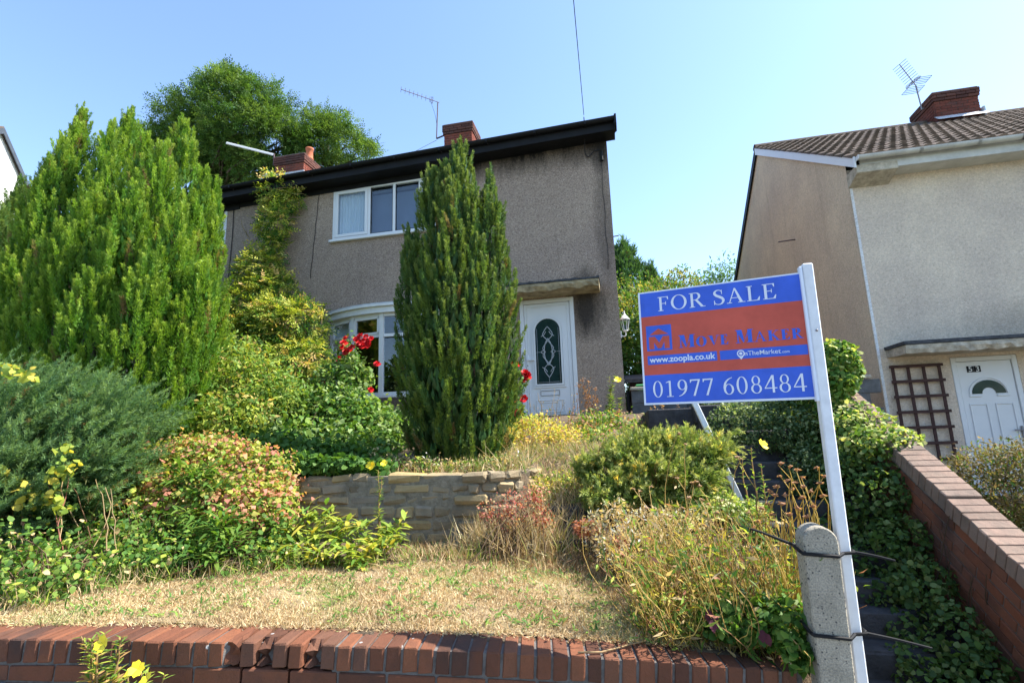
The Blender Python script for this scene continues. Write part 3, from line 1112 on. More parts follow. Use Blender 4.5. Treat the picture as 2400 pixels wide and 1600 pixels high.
def roman_roof(mb, x0, x1, y0, z0f, y1, rise, w, gauge_n):
    """profiled tile rows as one sheet of lapped courses"""
    nc = int((x1 - x0) / w)
    for c in range(gauge_n):
        ya, yb = y0 + (y1 - y0) * c / gauge_n, y0 + (y1 - y0) * (c + 1.12) / gauge_n
        for i in range(nc):
            xa = x0 + i * w
            pr = [(0, 0.0), (0.12, 0.05), (0.3, 0.055), (0.42, 0.0), (0.55, 0.0), (0.7, 0.05), (0.85, 0.05), (1.0, 0.0)]
            k = len(pr)
            vs_ = []
            for (t, h) in pr:
                zf = z0f(xa)
                vs_.append((xa + t * w, ya, zf + rise * c / gauge_n + h + 0.03))
            for (t, h) in pr:
                vs_.append((xa + t * w, yb, z0f(xa) + rise * (c + 1.12) / gauge_n + h))
            for (t, h) in pr:
                vs_.append((xa + t * w, ya, z0f(xa) + rise * c / gauge_n + h * 0.6))
            mb.add(vs_, [(j, j + 1, k + j + 1, k + j) for j in range(k - 1)] + [(2 * k + j, 2 * k + j + 1, j + 1, j) for j in range(k - 1)])


mb = MB()
roman_roof(mb, XL - 0.1, XR + 0.12, HY - 0.34, lambda x: eave(x) - 0.03, RID, 2.78, 0.33, 14)
roof = mb.build('roof', M['tile'], hs)
roof['kind'] = 'stuff'
mb = MB()
mb.quad((XL, RID, eave(XL) + 2.98), (XR, RID, eave(XR) + 2.98), (XR, HY + 9.6, 6.95), (XL, HY + 9.6, 6.5))
mb.quad((XL, HY - 0.36, eave(XL) - 0.01), (XR, HY - 0.36, eave(XR) - 0.01), (XR, RID, eave(XR) + 2.9), (XL, RID, eave(XL) + 2.9))
mb.build('roof_deck', M['black_trim'], hs)
fy = HY - 0.36
mb = MB()
mb.prism([(XL, fy, eave(XL) - 0.17), (XR + 0.16, fy, eave(XR) - 0.17), (XR + 0.16, fy, eave(XR) + 0.03), (XL, fy, eave(XL) + 0.03)], (0, 0, 0), (0, 0.03, 0))
mb.build('fascia', M['black_trim'], hs)
mb = MB()
mb.prism([(XL, fy + 0.03, eave(XL) - 0.16), (XR + 0.10, fy + 0.03, eave(XR) - 0.16), (XR + 0.10, HY + 0.02, eave(XR) - 0.16), (XL, HY + 0.02, eave(XL) - 0.16)], (0, 0, 0), (0, 0, 0.02))
mb.build('soffit', M['black_trim'], hs)
# black boarding between soffit and wall head
mb = MB()
mb.prism([(XL, HY - 0.022, eave(XL) - 0.30), (-8.0, HY - 0.022, eave(-8.0) - 0.30), (-8.0, HY - 0.022, eave(-8) - 0.15), (XL, HY - 0.022, eave(XL) - 0.15)], (0, 0, 0), (0, 0.02, 0))
mb.prism([(-7.99, HY - 0.022, eave(-8) - 0.26), (-2.6, HY - 0.022, eave(-2.6) - 0.30), (-2.6, HY - 0.022, eave(-2.6) - 0.15), (-7.99, HY - 0.022, eave(-8) - 0.15)], (0, 0, 0), (0, 0.02, 0))
mb.build('wall_head_board', M['black_trim'], hs)
# half-round gutter
gpts = []
mb = MB()
segs = 8
prof = [(-0.062 * math.cos(math.pi * k / segs), -0.062 * math.sin(math.pi * k / segs)) for k in range(segs + 1)]
prof_in = [(-0.055 * math.cos(math.pi * k / segs), -0.055 * math.sin(math.pi * k / segs)) for k in range(segs + 1)][::-1]
ring = prof + prof_in
xa, xb = XL, XR + 0.18
mb.prism([(0, p[0] + fy - 0.066, p[1] + 0.03) for p in ring], (xa, 0, eave(xa)), (xb, 0, eave(xb)))
gut = mb.build('gutter', M['black_plastic'], hs, recalc=True)
for X in np.arange(-15.5, 0.2, 0.95):
    MB().box(X - 0.018, X + 0.018, fy - 0.13, fy + 0.0, eave(X) - 0.04, eave(X) + 0.032).build('gutter_bracket', M['black_plastic'], gut, 0.003)
mb = MB()
mb.prism([(XR + 0.2, fy - 0.14, eave(XR) + 0.06), (XR + 0.2, fy - 0.14, eave(XR) - 0.12), (XR + 0.2, fy + 0.02, eave(XR) - 0.20), (XR + 0.2, RID, eave(XR) + 2.72), (XR + 0.2, RID, eave(XR) + 3.0), (XR + 0.2, fy - 0.06, eave(XR) + 0.1)], (-0.035, 0, 0), (0, 0, 0))
mb.build('bargeboard', M['black_trim'], hs, recalc=True)
MB().prism([(XR + 0.165, fy, eave(XR) - 0.17), (XR + 0.165, HY, eave(XR) - 0.17), (XR + 0.165, RID, eave(XR) + 2.85), (XR + 0.165, RID, eave(XR) + 2.95)], (-0.2, 0, 0), (0, 0, 0)).build('verge_soffit', M['black_trim'], hs, recalc=True)

# upper window
uw = MB().box(win_hole[0] - 0.045, win_hole[1] + 0.045, HY - 0.075, HY + 0.06, win_hole[2] - 0.05, win_hole[2] + 0.002).build('upper_window', M['upvc'], hs, 0.006)
uw['label'] = 'white framed upstairs window with a net curtain behind its first pane'
x0, x1, z0, z1 = win_hole
fyw = HY - 0.008
mb = MB()
mb.box(x0, x0 + 0.055, fyw, fyw + 0.07, z0, z1).box(x1 - 0.055, x1, fyw, fyw + 0.07, z0, z1)
mb.box(x0 + .055, x1 - .055, fyw + .001, fyw + 0.069, z1 - 0.055, z1).box(x0 + .055, x1 - .055, fyw + .001, fyw + 0.069, z0 + .002, z0 + 0.055)
mull = [-4.87, -4.31, -3.74]
for mx in mull:
    mb.box(mx - 0.03, mx + 0.03, fyw + .002, fyw + 0.068, z0 + .055, z1 - .055)
mb.build('frame', M['upvc'], uw, 0.004)
xs_ = [x0 + 0.055] + mull + [x1 - 0.055]
for k in range(4):
    a = xs_[k] + (0.03 if k else 0)
    b = xs_[k + 1] - (0.03 if k < 3 else 0)
    if k in (0, 3):
        sash('casement', uw, a + .002, b - .002, z0 + 0.057, z1 - 0.057, fyw - 0.012, 0.062, 0.055)
    else:
        MB().box(a - .004, b + .004, fyw + 0.03, fyw + 0.036, z0 + 0.051, z1 - 0.051).build('pane', M['glass'], uw)
        MB().box(a, a + 0.012, fyw + 0.012, fyw + 0.03, z0 + .055, z1 - .055).box(b - 0.012, b, fyw + 0.012, fyw + 0.03, z0 + .055, z1 - .055).box(a, b, fyw + 0.012, fyw + 0.03, z0 + .055, z0 + .07).build('glazing_bead', M['black_plastic'], uw)
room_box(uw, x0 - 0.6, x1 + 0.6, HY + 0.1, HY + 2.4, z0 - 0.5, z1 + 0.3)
drape(uw, x0 + 0.06, x0 + 0.8, HY + 0.105, z0 + 0.0, z1 - 0.02, 11, amp=.018)
MB().box(x0, x1, HY + 0.13, HY + 0.15, z1 - 0.14, z1).build('pelmet', M['room'], uw)
MB().box(-4.9, -3.2, HY + 0.19, HY + 0.21, z0 - .1, z1 - .15).build('blind', plain('grey_blue_blind', (0.19, 0.21, 0.27), 0.8, 0.2, 0.08, 1.2), uw)

# attached neighbour's upper window at the left
aw = MB().box(awin[0] - 0.04, awin[1] + 0.045, HY - 0.07, HY + 0.06, awin[2] - 0.05, awin[2]).build('upper_window', M['upvc'], hs, 0.006)
aw['label'] = 'white window of the adjoining half, almost hidden behind the cypress'
sash('casement', aw, awin[0], -10.0, awin[2], awin[3], HY - 0.01, 0.07, 0.06)
sash('casement', aw, -9.995, -9.2, awin[2], awin[3], HY - 0.01, 0.07, 0.06)
sash('casement', aw, -9.195, awin[1], awin[2], awin[3], HY - 0.01, 0.07, 0.06)
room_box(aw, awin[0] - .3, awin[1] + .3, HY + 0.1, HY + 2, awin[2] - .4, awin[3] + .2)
drape(aw, -9.1, awin[1] - 0.08, HY + 0.16, awin[2], awin[3], 8)

# bow window downstairs
BX, BS, BC = -4.37, 0.36, 1.25
BR = (2 * BC) ** 2 / (8 * BS) + BS / 2
ba = math.asin(BC / BR)
byc = HY - BS + BR


def bow(t, r=0.0):
    a = -ba + 2 * ba * t
    return np.array([BX + (BR + r) * math.sin(a), byc - (BR + r) * math.cos(a)])


def bow_slab(r0, r1, z0, z1, n=16):
    m = MB()
    out = [bow(k / n, r1) for k in range(n + 1)]
    inn = [bow(k / n, r0) for k in range(n + 1)][::-1]
    m.prism([(p[0], p[1], 0) for p in out + inn], (0, 0, z0), (0, 0, z1))
    return m


bz0, bz1, btr = 2.13, 3.70, 3.27
bay = bow_slab(-0.10, 0.075, bz0 - 0.045, bz0, 16).build('bow_window', M['upvc'], hs, recalc=True)
bay['label'] = 'white bow window with small top lights beside the roses'
bow_slab(-0.2, 0.10, bz1, bz1 + 0.115).build('cornice', M['white_paint'], bay, recalc=True)
bow_slab(-0.4, 0.15, bz1 + 0.116, bz1 + 0.165).build('cornice_cap', M['white_paint'], bay, recalc=True)
bow_slab(-0.6, 0.13, bz1 + 0.166, bz1 + 0.19).build('lead_roof', M['lead_flash'], bay, recalc=True)
NF = 4
for k in range(NF + 1):
    p = bow(k / NF)
    MB().bar((p[0], p[1], bz0), (p[0], p[1], bz1), 0.085, 0.07, up=(math.sin(-ba + 2 * ba * k / NF), -math.cos(-ba + 2 * ba * k / NF), 0)).build('mullion', M['upvc'], bay, recalc=True)
for k in range(NF):
    p, q = bow(k / NF), bow((k + 1) / NF)
    d = (q - p) / np.linalg.norm(q - p)
    nrm = np.array([d[1], -d[0]])
    p, q = p + d * 0.043, q - d * 0.043
    up = (nrm[0], nrm[1], 0)
    for z, h in ((bz0 + 0.03, 0.06), (bz1 - 0.03, 0.06), (btr, 0.06)):
        MB().bar((p[0], p[1], z), (q[0], q[1], z), 0.06, h).build('rail', M['upvc'], bay, recalc=True)
    if k in (0, 1, 3):
        mb = MB()
        for e, s in ((p, 1), (q, -1)):
            w = e + d * s * 0.02
            mb.bar((w[0] + nrm[0] * .012, w[1] + nrm[1] * .012, btr + 0.03), (w[0] + nrm[0] * .012, w[1] + nrm[1] * .012, bz1 - 0.06), 0.04, 0.06, up=up)
        for z in (btr + 0.05, bz1 - 0.08):
            a_, b_ = p + nrm * .013, q + nrm * .013
            mb.bar((a_[0], a_[1], z), (b_[0], b_[1], z), 0.058, 0.04)
        mb.build('top_light', M['upvc'], bay, recalc=True)
    MB().bar((p[0], p[1], (bz0 + btr) / 2), (q[0], q[1], (bz0 + btr) / 2), 0.006, btr - bz0 - 0.11).build('pane', M['glass'], bay)
    MB().bar((p[0], p[1], (bz1 + btr) / 2), (q[0], q[1], (bz1 + btr) / 2), 0.006, bz1 - btr - 0.08).build('pane', M['glass'], bay)
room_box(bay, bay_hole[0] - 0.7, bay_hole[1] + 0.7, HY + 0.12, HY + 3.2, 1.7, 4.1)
MB().box(-5.6, -5.25, HY + 0.02, HY + 0.05, 2.15, 3.7).build('curtain', M['curtain'], bay)

# front door
dz0, dz1 = 1.62, 3.80
dr = MB()
dx0, dx1 = -1.755, -0.74
dr.box(dx0, dx0 + 0.075, HY - 0.005, HY + 0.075, dz0, dz1).box(dx1 - 0.075, dx1, HY - 0.005, HY + 0.075, dz0, dz1).box(dx0 + .075, dx1 - .075, HY - 0.004, HY + 0.074, dz1 - 0.075, dz1)
door = dr.build('door', M['upvc'], hs, 0.006)
door['label'] = 'white front door with a tall arched leaded glass panel'
ax0, ax1 = dx0 + 0.078, dx1 - 0.078
acx = (ax0 + ax1) / 2
yd = HY + 0.012
MB().box(ax0, ax1, yd, yd + 0.05, dz0 + 0.02, dz1 - 0.08).build('door_leaf', M['upvc'], door, 0.008)


def arch(r, zc, z0, n=14):
    return [(acx - r, z0)] + [(acx - r * math.cos(math.pi * k / n), zc + r * math.sin(math.pi * k / n)) for k in range(n + 1)] + [(acx + r, z0)]


def arch_ring(ro, ri, zc, z0o, z0i, y0, y1):
    """raised moulding between two arches"""
    o_, i_ = arch(ro, zc, z0o), arch(ri, zc, z0i)
    m = MB()
    n = len(o_)
    for k in range(n):
        k2 = (k + 1) % n
        a, b, c, d = o_[k], o_[k2], i_[k2], i_[k]
        m.quad((a[0], y0, a[1]), (b[0], y0, b[1]), (c[0], y0, c[1]), (d[0], y0, d[1]))
        m.quad((b[0], y0, b[1]), (a[0], y0, a[1]), (a[0], y1, a[1]), (b[0], y1, b[1]))
        m.quad((d[0], y0, d[1]), (c[0], y0, c[1]), (c[0], y1, c[1]), (d[0], y1, d[1]))
    return m


gr, gzc, gz0 = 0.235, 3.19, 2.21
arch_ring(gr + 0.065, gr + 0.035, gzc, gz0 - 0.065, gz0 - 0.035, yd - 0.018, yd + 0.002).build('glass_surround', M['upvc'], door, recalc=True)
arch_ring(gr + 0.03, gr - 0.004, gzc, gz0 - 0.03, gz0 + 0.004, yd - 0.028, yd + 0.002).build('glass_bead', M['upvc'], door, recalc=True)
MB().prism([(x, 0, z_) for x, z_ in arch(gr, gzc, gz0)], (0, yd - 0.012, 0), (0, yd - 0.006, 0)).build('glass_panel', M['dark_glass'], door, recalc=True)
mb = MB()
yl = yd - 0.0165
lz = lambda t: gz0 + 0.12 + 1.0 * t      # vertical parameter of the leaded motif


def came(pts, r=0.006):
    mb.tube([(acx + x, yl, lz(t)) for x, t in pts], r, 5)


def smooth_path(pts, n=26):
    pts = np.array(pts, float)
    t = np.linspace(0, len(pts) - 1, n)
    out = []
    for a in t:
        i = min(int(a), len(pts) - 2)
        f = a - i
        p0, p1, p2, p3 = pts[max(i - 1, 0)], pts[i], pts[i + 1], pts[min(i + 2, len(pts) - 1)]
        out.append(0.5 * ((2 * p1) + (-p0 + p2) * f + (2 * p0 - 5 * p1 + 4 * p2 - p3) * f * f + (-p0 + 3 * p1 - 3 * p2 + p3) * f ** 3))
    return out


for s in (-1, 1):
    came(smooth_path([(0, 0.0), (s * .05, .07), (s * .085, .16), (s * .02, .24), (-s * .03, .30), (-s * .10, .40), (-s * .05, .47)]), 0.008)
    came(smooth_path([(0, 0.94), (s * .05, .88), (s * .09, .79), (s * .02, .70), (-s * .03, .64), (-s * .10, .54), (-s * .05, .47)]), 0.008)
    came(smooth_path([(0, .22), (s * .055, .33), (s * .075, .47), (s * .055, .61), (0, .72)]), 0.009)
    came(smooth_path([(s * .075, .43), (s * .13, .47), (s * .075, .51)]), 0.008)
    came(smooth_path([(s * .12, .19), (s * .06, .15), (s * .03, .10)]), 0.007)
    came(smooth_path([(s * .12, .76), (s * .06, .80), (s * .03, .85)]), 0.007)
    mb.tube([(acx + s * 0.2, yl, gz0 + 0.03), (acx + s * 0.2, yl, gzc + 0.05)], 0.004, 4)
    mb.tube([(acx + s * 0.135, yl, lz(.47)), (acx + s * 0.225, yl, lz(.47))], 0.004, 4)
mb.tube([(acx - 0.22, yl, gz0 + 0.035), (acx + 0.22, yl, gz0 + 0.035)], 0.004, 4)
mb.tube([(acx, yl, gz0 + 0.01), (acx, yl, lz(0))], 0.004, 4)
mb.build('leading', M['lead'], door, smooth=True)


def raised(parent, x0, x1, z0, z1, y, w=0.022, h=0.012, name='panel_moulding', mat=None):
    m = MB()
    m.box(x0, x0 + w, y - h, y + .002, z0, z1).box(x1 - w, x1, y - h, y + .002, z0, z1)
    m.box(x0 + w, x1 - w, y - h, y + .002, z0, z0 + w).box(x0 + w, x1 - w, y - h, y + .002, z1 - w, z1)
    m.build(name, mat or M['upvc'], parent, 0.005)


raised(door, acx - 0.26, acx + 0.26, 1.70, 1.93, yd)
raised(door, acx - 0.17, acx + 0.17, 1.745, 1.885, yd, 0.016, 0.01)
raised(door, ax0 + 0.05, ax1 - 0.05, 1.67, 3.66, yd, 0.014, 0.008)
raised(door, acx - 0.175, acx + 0.175, 2.0, 2.095, yd, 0.008, 0.012, 'letter_plate', M['metal'])
MB().box(ax0 + 0.02, ax0 + 0.06, yd - 0.014, yd, 2.5, 2.76).box(ax0 + 0.03, ax0 + 0.17, yd - 0.05, yd - 0.03, 2.655, 2.68).box(ax0 + 0.03, ax0 + 0.05, yd - 0.04, yd - 0.01, 2.655, 2.68).build('handle', M['upvc'], door, 0.003)
MB().box(ax0 + 0.034, ax0 + 0.046, yd - 0.017, yd - 0.012, 2.55, 2.58).build('keyhole', M['black_plastic'], door)
MB().box(-1.9, -0.6, HY - 0.25, HY, 1.3, 1.6).build('doorstep', M['slab'], hs, 0.02)

# concrete canopy over the door, crumbling edge
bm = bmesh.new()
nxs, cy0, cy1 = 28, HY - 0.52, HY + 0.01
r = random.Random(9)
cvs = []
for i in range(nxs + 1):
    x = -2.45 + (2.45 - 0.24) * i / nxs
    j = lambda s: r.uniform(-s, s)
    cvs.append([bm.verts.new((x, cy0 + j(.008), 3.95 + j(.006))), bm.verts.new((x, cy0 + j(.012), 3.905 + j(.012))), bm.verts.new((x, cy0 + 0.04 + j(.02), 3.835 + j(.022))),
                bm.verts.new((x, cy0 + 0.22, 3.825 + j(.006))), bm.verts.new((x, cy1, 3.83)), bm.verts.new((x, cy1, 3.99))])
for i in range(nxs):
    for k in range(6):
        bm.faces.new((cvs[i][k], cvs[i][(k + 1) % 6], cvs[i + 1][(k + 1) % 6], cvs[i + 1][k]))
bm.faces.new(cvs[0])
bm.faces.new(cvs[-1][::-1])
bmesh.ops.recalc_face_normals(bm, faces=bm.faces)
me = bpy.data.meshes.new('canopy')
bm.to_mesh(me)
can = link_mesh('canopy', me, hs, M['canopy'])
can['label'] = 'crumbling concrete canopy over the front door'
r = random.Random(12)
mb = MB()
px = -2.47
while px < -0.25:
    w = r.uniform(0.05, 0.16)
    mb.box(px, min(px + w - 0.001, -0.225), cy0 - 0.018 + r.uniform(-.006, .006), HY - 0.001, 3.952 + r.uniform(-.002, .004), 3.985 + r.uniform(-.006, .008))
    px += w
mb.build('canopy_felt', M['felt'], can)

# chimneys on the ridge
chimney(hs, -4.66, -3.78, 13.35, 14.15, 9.2, 10.58, 4)
chimney(hs, -10.40, -9.36, 13.35, 14.15, 8.9, 10.42, 4, pot=(-9.45, 13.75))
mb = MB().box(-4.70, -3.74, 13.30, 13.34, 9.3, 9.86).box(-10.44, -9.32, 13.30, 13.34, 9.2, 9.82)
mb.build('flashing', M['lead_flash'], hs)

# black cable down the party line and the loose cable beside the window
def cable(name, label, pts, r=0.006, mat='cable', cat='cable'):
    o = MB().tube(pts, r, 5).build(name, M[mat], None, smooth=True)
    return tag(o, label, cat)


cable('wall_cable', 'thin black cable running down the wall at the party line', [(-8.16 + 0.02 * math.sin(k * .8), HY - 0.012, 6.6 - k * 0.35) for k in range(14)], 0.009)
cable('loose_wire', 'loose dark wire hanging down the wall left of the upstairs window', [(-6.03 - 0.012 * k + 0.008 * math.sin(k * 2.2), HY - 0.016, 6.72 - k * 0.17) for k in range(13)], 0.006)
cable('gable_wire', 'thin wire down the wall from the black junction box', [(-0.06 + 0.012 * math.sin(k * 1.7), HY - 0.014, 6.45 - k * 0.22) for k in range(11)], 0.005)
jb = MB().box(-0.075, -0.015, HY - 0.06, HY - 0.001, 6.40, 6.60)
jb = jb.build('junction_box', M['black_plastic'], None, 0.012)
tag(jb, 'small black cable junction box high at the corner of the house', 'junction box')
cable('overhead_wire', 'overhead telephone wire dropping to the eaves', [(-0.31, 8.75, 7.14)] + [(-0.31 + 0.17 * t, 8.75 - 7.5 * t, 7.14 + 0.02 * t - 4 * 0.25 * t * (1 - t) * 0.2 - 0.35 * t) for t in np.linspace(0.04, 1.6, 24)], 0.006)
cable('telephone_drop', 'black wire looping from the eaves to the junction box', smooth_path([(-0.31, 8.75, 7.1), (-0.33, 8.98, 6.85), (-0.35, HY - 0.03, 6.62), (-0.28, HY - 0.03, 6.53), (-0.18, HY - 0.03, 6.62), (-0.06, HY - 0.03, 6.64)]), 0.009)
tag(MB().tube([(XR, 10.4, 5.34), (XR + 0.12, 10.4, 5.35)], 0.012, 5).build('wall_hook', M['metal_dark'], None), 'small metal hook sticking out of the side wall', 'hook')

# white wall lantern on the side wall
wl = thing('wall_lantern', 'white four sided lantern on the side wall of the house', 'lantern', (0.12, 9.55, 3.1))
lx, ly, lz0 = 0.165, 9.6, 3.14
MB().box(XR - .002, XR + 0.02, ly - 0.04, ly + 0.04, 3.03, 3.16).build('wall_plate', M['white_paint'], wl, 0.006)
MB().tube(smooth_path([(XR + 0.01, ly, 3.08), (XR + 0.06, ly, 3.06), (lx, ly, 3.08), (lx, ly, 3.15)]), 0.012, 6).build('bracket', M['white_paint'], wl, smooth=True)
MB().lathe([(0.015, 0), (0.05, 0.02), (0.052, 0.035), (0.05, 0.036)], (lx, ly, lz0), 6).build('base_cup', M['white_paint'], wl)
MB().lathe([(0.045, 0.036), (0.08, 0.23)], (lx, ly, lz0), 6).build('glass', M['glass'], wl)
mb = MB()
for k in range(6):
    a = k * math.pi / 3
    mb.tube([(lx + .046 * math.cos(a), ly + .046 * math.sin(a), lz0 + .036), (lx + .081 * math.cos(a), ly + .081 * math.sin(a), lz0 + .232)], 0.006, 4)
mb.build('cage', M['white_paint'], wl)
MB().lathe([(0.098, 0.23), (0.098, 0.24), (0.07, 0.27), (0.035, 0.315), (0.018, 0.33), (0.022, 0.345), (0.008, 0.36), (0.012, 0.375), (0.002, 0.41)], (lx, ly, lz0), 10).build('cap', M['white_paint'], wl, smooth=True)


# aerials
def yagi(name, label, mast, top, boom_end, n, el, eldir, mat, dip=None, clamp=None):
    t = thing(name, label, 'aerial', mast)
    MB().tube([mast, top], 0.018, 6).build('mast', M[mat], t)
    a, b = np.array(top, float), np.array(boom_end, float)
    MB().tube([a + (a - b) * 0.04, b], 0.011, 5).build('boom', M[mat], t)
    e = np.array(eldir, float)
    e /= np.linalg.norm(e)
    for k in range(n):
        p = b + (a - b) * (0.78 * k / (n - 1))
        o = MB().tube([p - e * el, p + e * el], 0.007, 4).build('rod', M[mat], t)
    p = b + (a - b) * 0.84
    MB().tube([p - e * el * 1.1 + (a - b) * .02, p + e * el * 1.1 + (a - b) * .02, p + e * el * 1.1 - (a - b) * .02, p - e * el * 1.1 - (a - b) * .02, p - e * el * 1.1 + (a - b) * .02], 0.01, 4).build('dipole', M[mat], t)
    if clamp is not None:
        MB().bar(mast, clamp, 0.04, 0.03).build('clamp', M[mat], t)
    return t


ae = yagi('tv_aerial', 'rusty rod aerial on the chimney nearest the tall conifer', (-4.95, 13.5, 10.3), (-4.90, 13.5, 11.53), (-5.85, 12.9, 11.72), 8, 0.1, (0.05, 0.1, 1), 'metal_dark', clamp=(-4.66, 13.5, 10.38))
MB().tube(smooth_path([(-5.1, 13.35, 11.55), (-4.98, 13.45, 11.1), (-4.93, 13.5, 10.7)]), 0.006, 4).build('lead', M['cable'], ae)
MB().tube([(-4.95, 13.5, 10.25), (-5.6, 13.0, 9.6)], 0.007, 4).build('stay', M['cable'], ae)
t = thing('boxed_aerial', 'white enclosed log aerial on the chimney with the clay pot', 'aerial', (-10.5, 13.4, 10.3))
MB().bar((-10.52, 13.4, 10.58), (-11.9, 12.9, 10.93), 0.05, 0.075).build('boom_cover', M['upvc'], t, 0.01)
MB().tube([(-10.5, 13.4, 10.2), (-10.5, 13.4, 10.62)], 0.02, 6).build('mast', M['metal_dark'], t)
MB().bar((-10.5, 13.4, 10.3), (-10.38, 13.4, 10.3), 0.04, 0.03).build('clamp', M['metal_dark'], t)
MB().bar((-11.2, 13.15, 10.7), (-11.2, 13.15, 10.83), 0.02, 0.03, up=(1, 0, 0)).build('strap', M['black_plastic'], t)

# ------------------------------------------------------------------ neighbouring house on the right
nh = thing('neighbour_house', 'cream and tan roughcast house with brown tiled roof beside the sign', 'house', (8.0, HY, -0.3))
NX, NX1 = 4.06, 13.4
nz0, nzt = -0.6, 5.60
ndoor_hole = (5.06, 5.95, 0.15, 2.28)
mb = MB()
holed_wall(mb, NX + 0.002, NX1, nz0, nzt, HY, [ndoor_hole], 0.1)
mb.build('wall', M['dash_cream'], nh)
nrid, nridz = 13.85, 8.74
mb = MB()
mb.add([(NX, HY + .002, nz0), (NX, HY + .002, nzt + 0.2), (NX, nrid, nridz - 0.06), (NX, 18.6, nzt + 0.15), (NX, 18.6, nz0)], [(0, 1, 2, 3, 4)])
mb.add([(NX1, HY, nz0), (NX1, HY, nzt), (NX1, nrid, nridz - 0.15), (NX1, 18.6, nzt), (NX1, 18.6, nz0)], [(4, 3, 2, 1, 0)])
mb.quad((NX1, 18.6, nz0), (NX, 18.6, nz0), (NX, 18.6, nzt), (NX1, 18.6, nzt))
mb.build('gable_wall', M['dash_tan'], nh)
MB().prism([(NX + .012, HY - 0.004, nz0), (NX + 0.05, HY - 0.006, nz0), (NX + 0.05, HY - 0.006, nzt - .2), (NX + .012, HY - 0.004, nzt - .2)], (0, 0, 0), (0, .003, 0)).build('corner_bead', M['dash_white'], nh)
# dark run-off streak below the verge
# roof
NE_Y, NE_Z = 8.78, 5.60
slope = math.atan2(nridz - NE_Z, nrid - NE_Y)
slen = math.hypot(nridz - NE_Z, nrid - NE_Y)
mb = MB()
mb.quad((NX - 0.05, NE_Y + .05, NE_Z - .02), (NX1, NE_Y + .05, NE_Z - .02), (NX1, nrid, nridz - .06), (NX - 0.05, nrid, nridz - .06))
mb.quad((NX - 0.05, nrid, nridz - 0.02), (NX1, nrid, nridz - 0.02), (NX1, 18.95, NE_Z - .02), (NX - 0.05, 18.95, NE_Z - .02))
nroof = mb.build('roof', M['black_trim'], nh)
TW, NG = 0.345, 16
G = slen / NG


def tile_mesh(seed):
    r = random.Random(seed)
    pr = [(0, 0.012), (0.06, 0.026), (0.16, 0.04), (0.3, 0.037), (0.40, 0.012), (0.5, 0.008), (0.58, 0.026), (0.68, 0.04), (0.82, 0.037), (0.92, 0.012), (1.0, 0.010)]
    k = len(pr)
    vs_ = []
    for (t, h) in pr:
        vs_.append((t * TW, r.uniform(-.004, .004), h + 0.05))
    for (t, h) in pr:
        vs_.append((t * TW, G * 1.1, h))
    for (t, h) in pr:
        vs_.append((t * TW, 0.004, h * 0.8 - 0.004))
    m = MB().add(vs_, [(j, j + 1, k + j + 1, k + j) for j in range(k - 1)] + [(2 * k + j, 2 * k + j + 1, j + 1, j) for j in range(k - 1)] + [(2 * k, 0, k), (k - 1, 3 * k - 1, 2 * k - 1)])
    me = m.mesh('tile', M['tile'])
    me.shade_smooth()
    me.set_sharp_from_angle(angle=0.7)
    return me


tms = [tile_mesh(i) for i in range(5)]
RS = Matrix.Rotation(slope, 4, 'X')
for c in range(NG):
    for i in range(18):
        q = Vector((NX - 0.08 + i * TW, NE_Y, NE_Z)) + RS @ Vector((0, c * G, 0.0))
        o = bpy.data.objects.new('tile', tms[random.randrange(5)])
        COL.objects.link(o)
        o.matrix_basis = Matrix.Translation(q + Vector((0, 0, random.uniform(-.003, .004)))) @ RS @ Matrix.Rotation(random.uniform(-.006, .006), 4, 'Z')
        o.parent = nroof
mb = MB()
for c in range(NG):
    for i in range(18, 27):
        q = Vector((NX - 0.08 + i * TW, NE_Y, NE_Z)) + RS @ Vector((0, c * G, 0.0))
        me = tms[(c + i) % 5]
        mb.add([(q + RS.to_3x3() @ v.co) for v in me.vertices], [tuple(p.vertices) for p in me.polygons])
far = mb.build('tiles', M['tile'], nroof)
far['kind'] = 'stuff'
for i in range(21):
    x = NX - 0.06 + i * 0.445
    m = MB()
    for k in range(6):
        a0, a1 = math.pi * k / 6, math.pi * (k + 1) / 6
        m.quad((x, nrid - .13 * math.cos(a0), nridz + .10 * math.sin(a0)), (x + .44, nrid - .13 * math.cos(a0), nridz + .10 * math.sin(a0)), (x + .44, nrid - .13 * math.cos(a1), nridz + .10 * math.sin(a1)), (x, nrid - .13 * math.cos(a1), nridz + .10 * math.sin(a1)))
    m.build('ridge_tile', M['tile'], nroof, smooth=True)
mb = MB()
mb.prism([(NX - 0.06, NE_Y - 0.02, NE_Z - 0.17), (NX - 0.06, nrid, nridz - 0.19), (NX - 0.06, nrid, nridz + 0.0), (NX - 0.06, NE_Y - 0.02, NE_Z + 0.02)], (0, 0, 0), (0.03, 0, 0))
mb.build('bargeboard', M['upvc'], nh, recalc=True)
mb = MB()
mb.prism([(NX - 0.055, nrid, nridz - 0.2), (NX - 0.055, 18.95, NE_Z - 0.2), (NX - 0.055, 18.95, NE_Z + 0.03), (NX - 0.055, nrid, nridz + 0.02)], (0, 0, 0), (0.03, 0, 0))
mb.build('rear_verge', M['black_trim'], nh, recalc=True)
MB().box(NX + 0.06, NX1, NE_Y + 0.05, NE_Y + 0.08, NE_Z - 0.2, NE_Z - 0.01).build('fascia', M['grey_gutter'], nh)
MB().box(NX + 0.06, NX1, NE_Y + 0.082, HY - .001, NE_Z - 0.19, NE_Z - 0.17).build('soffit', M['grey_gutter'], nh)
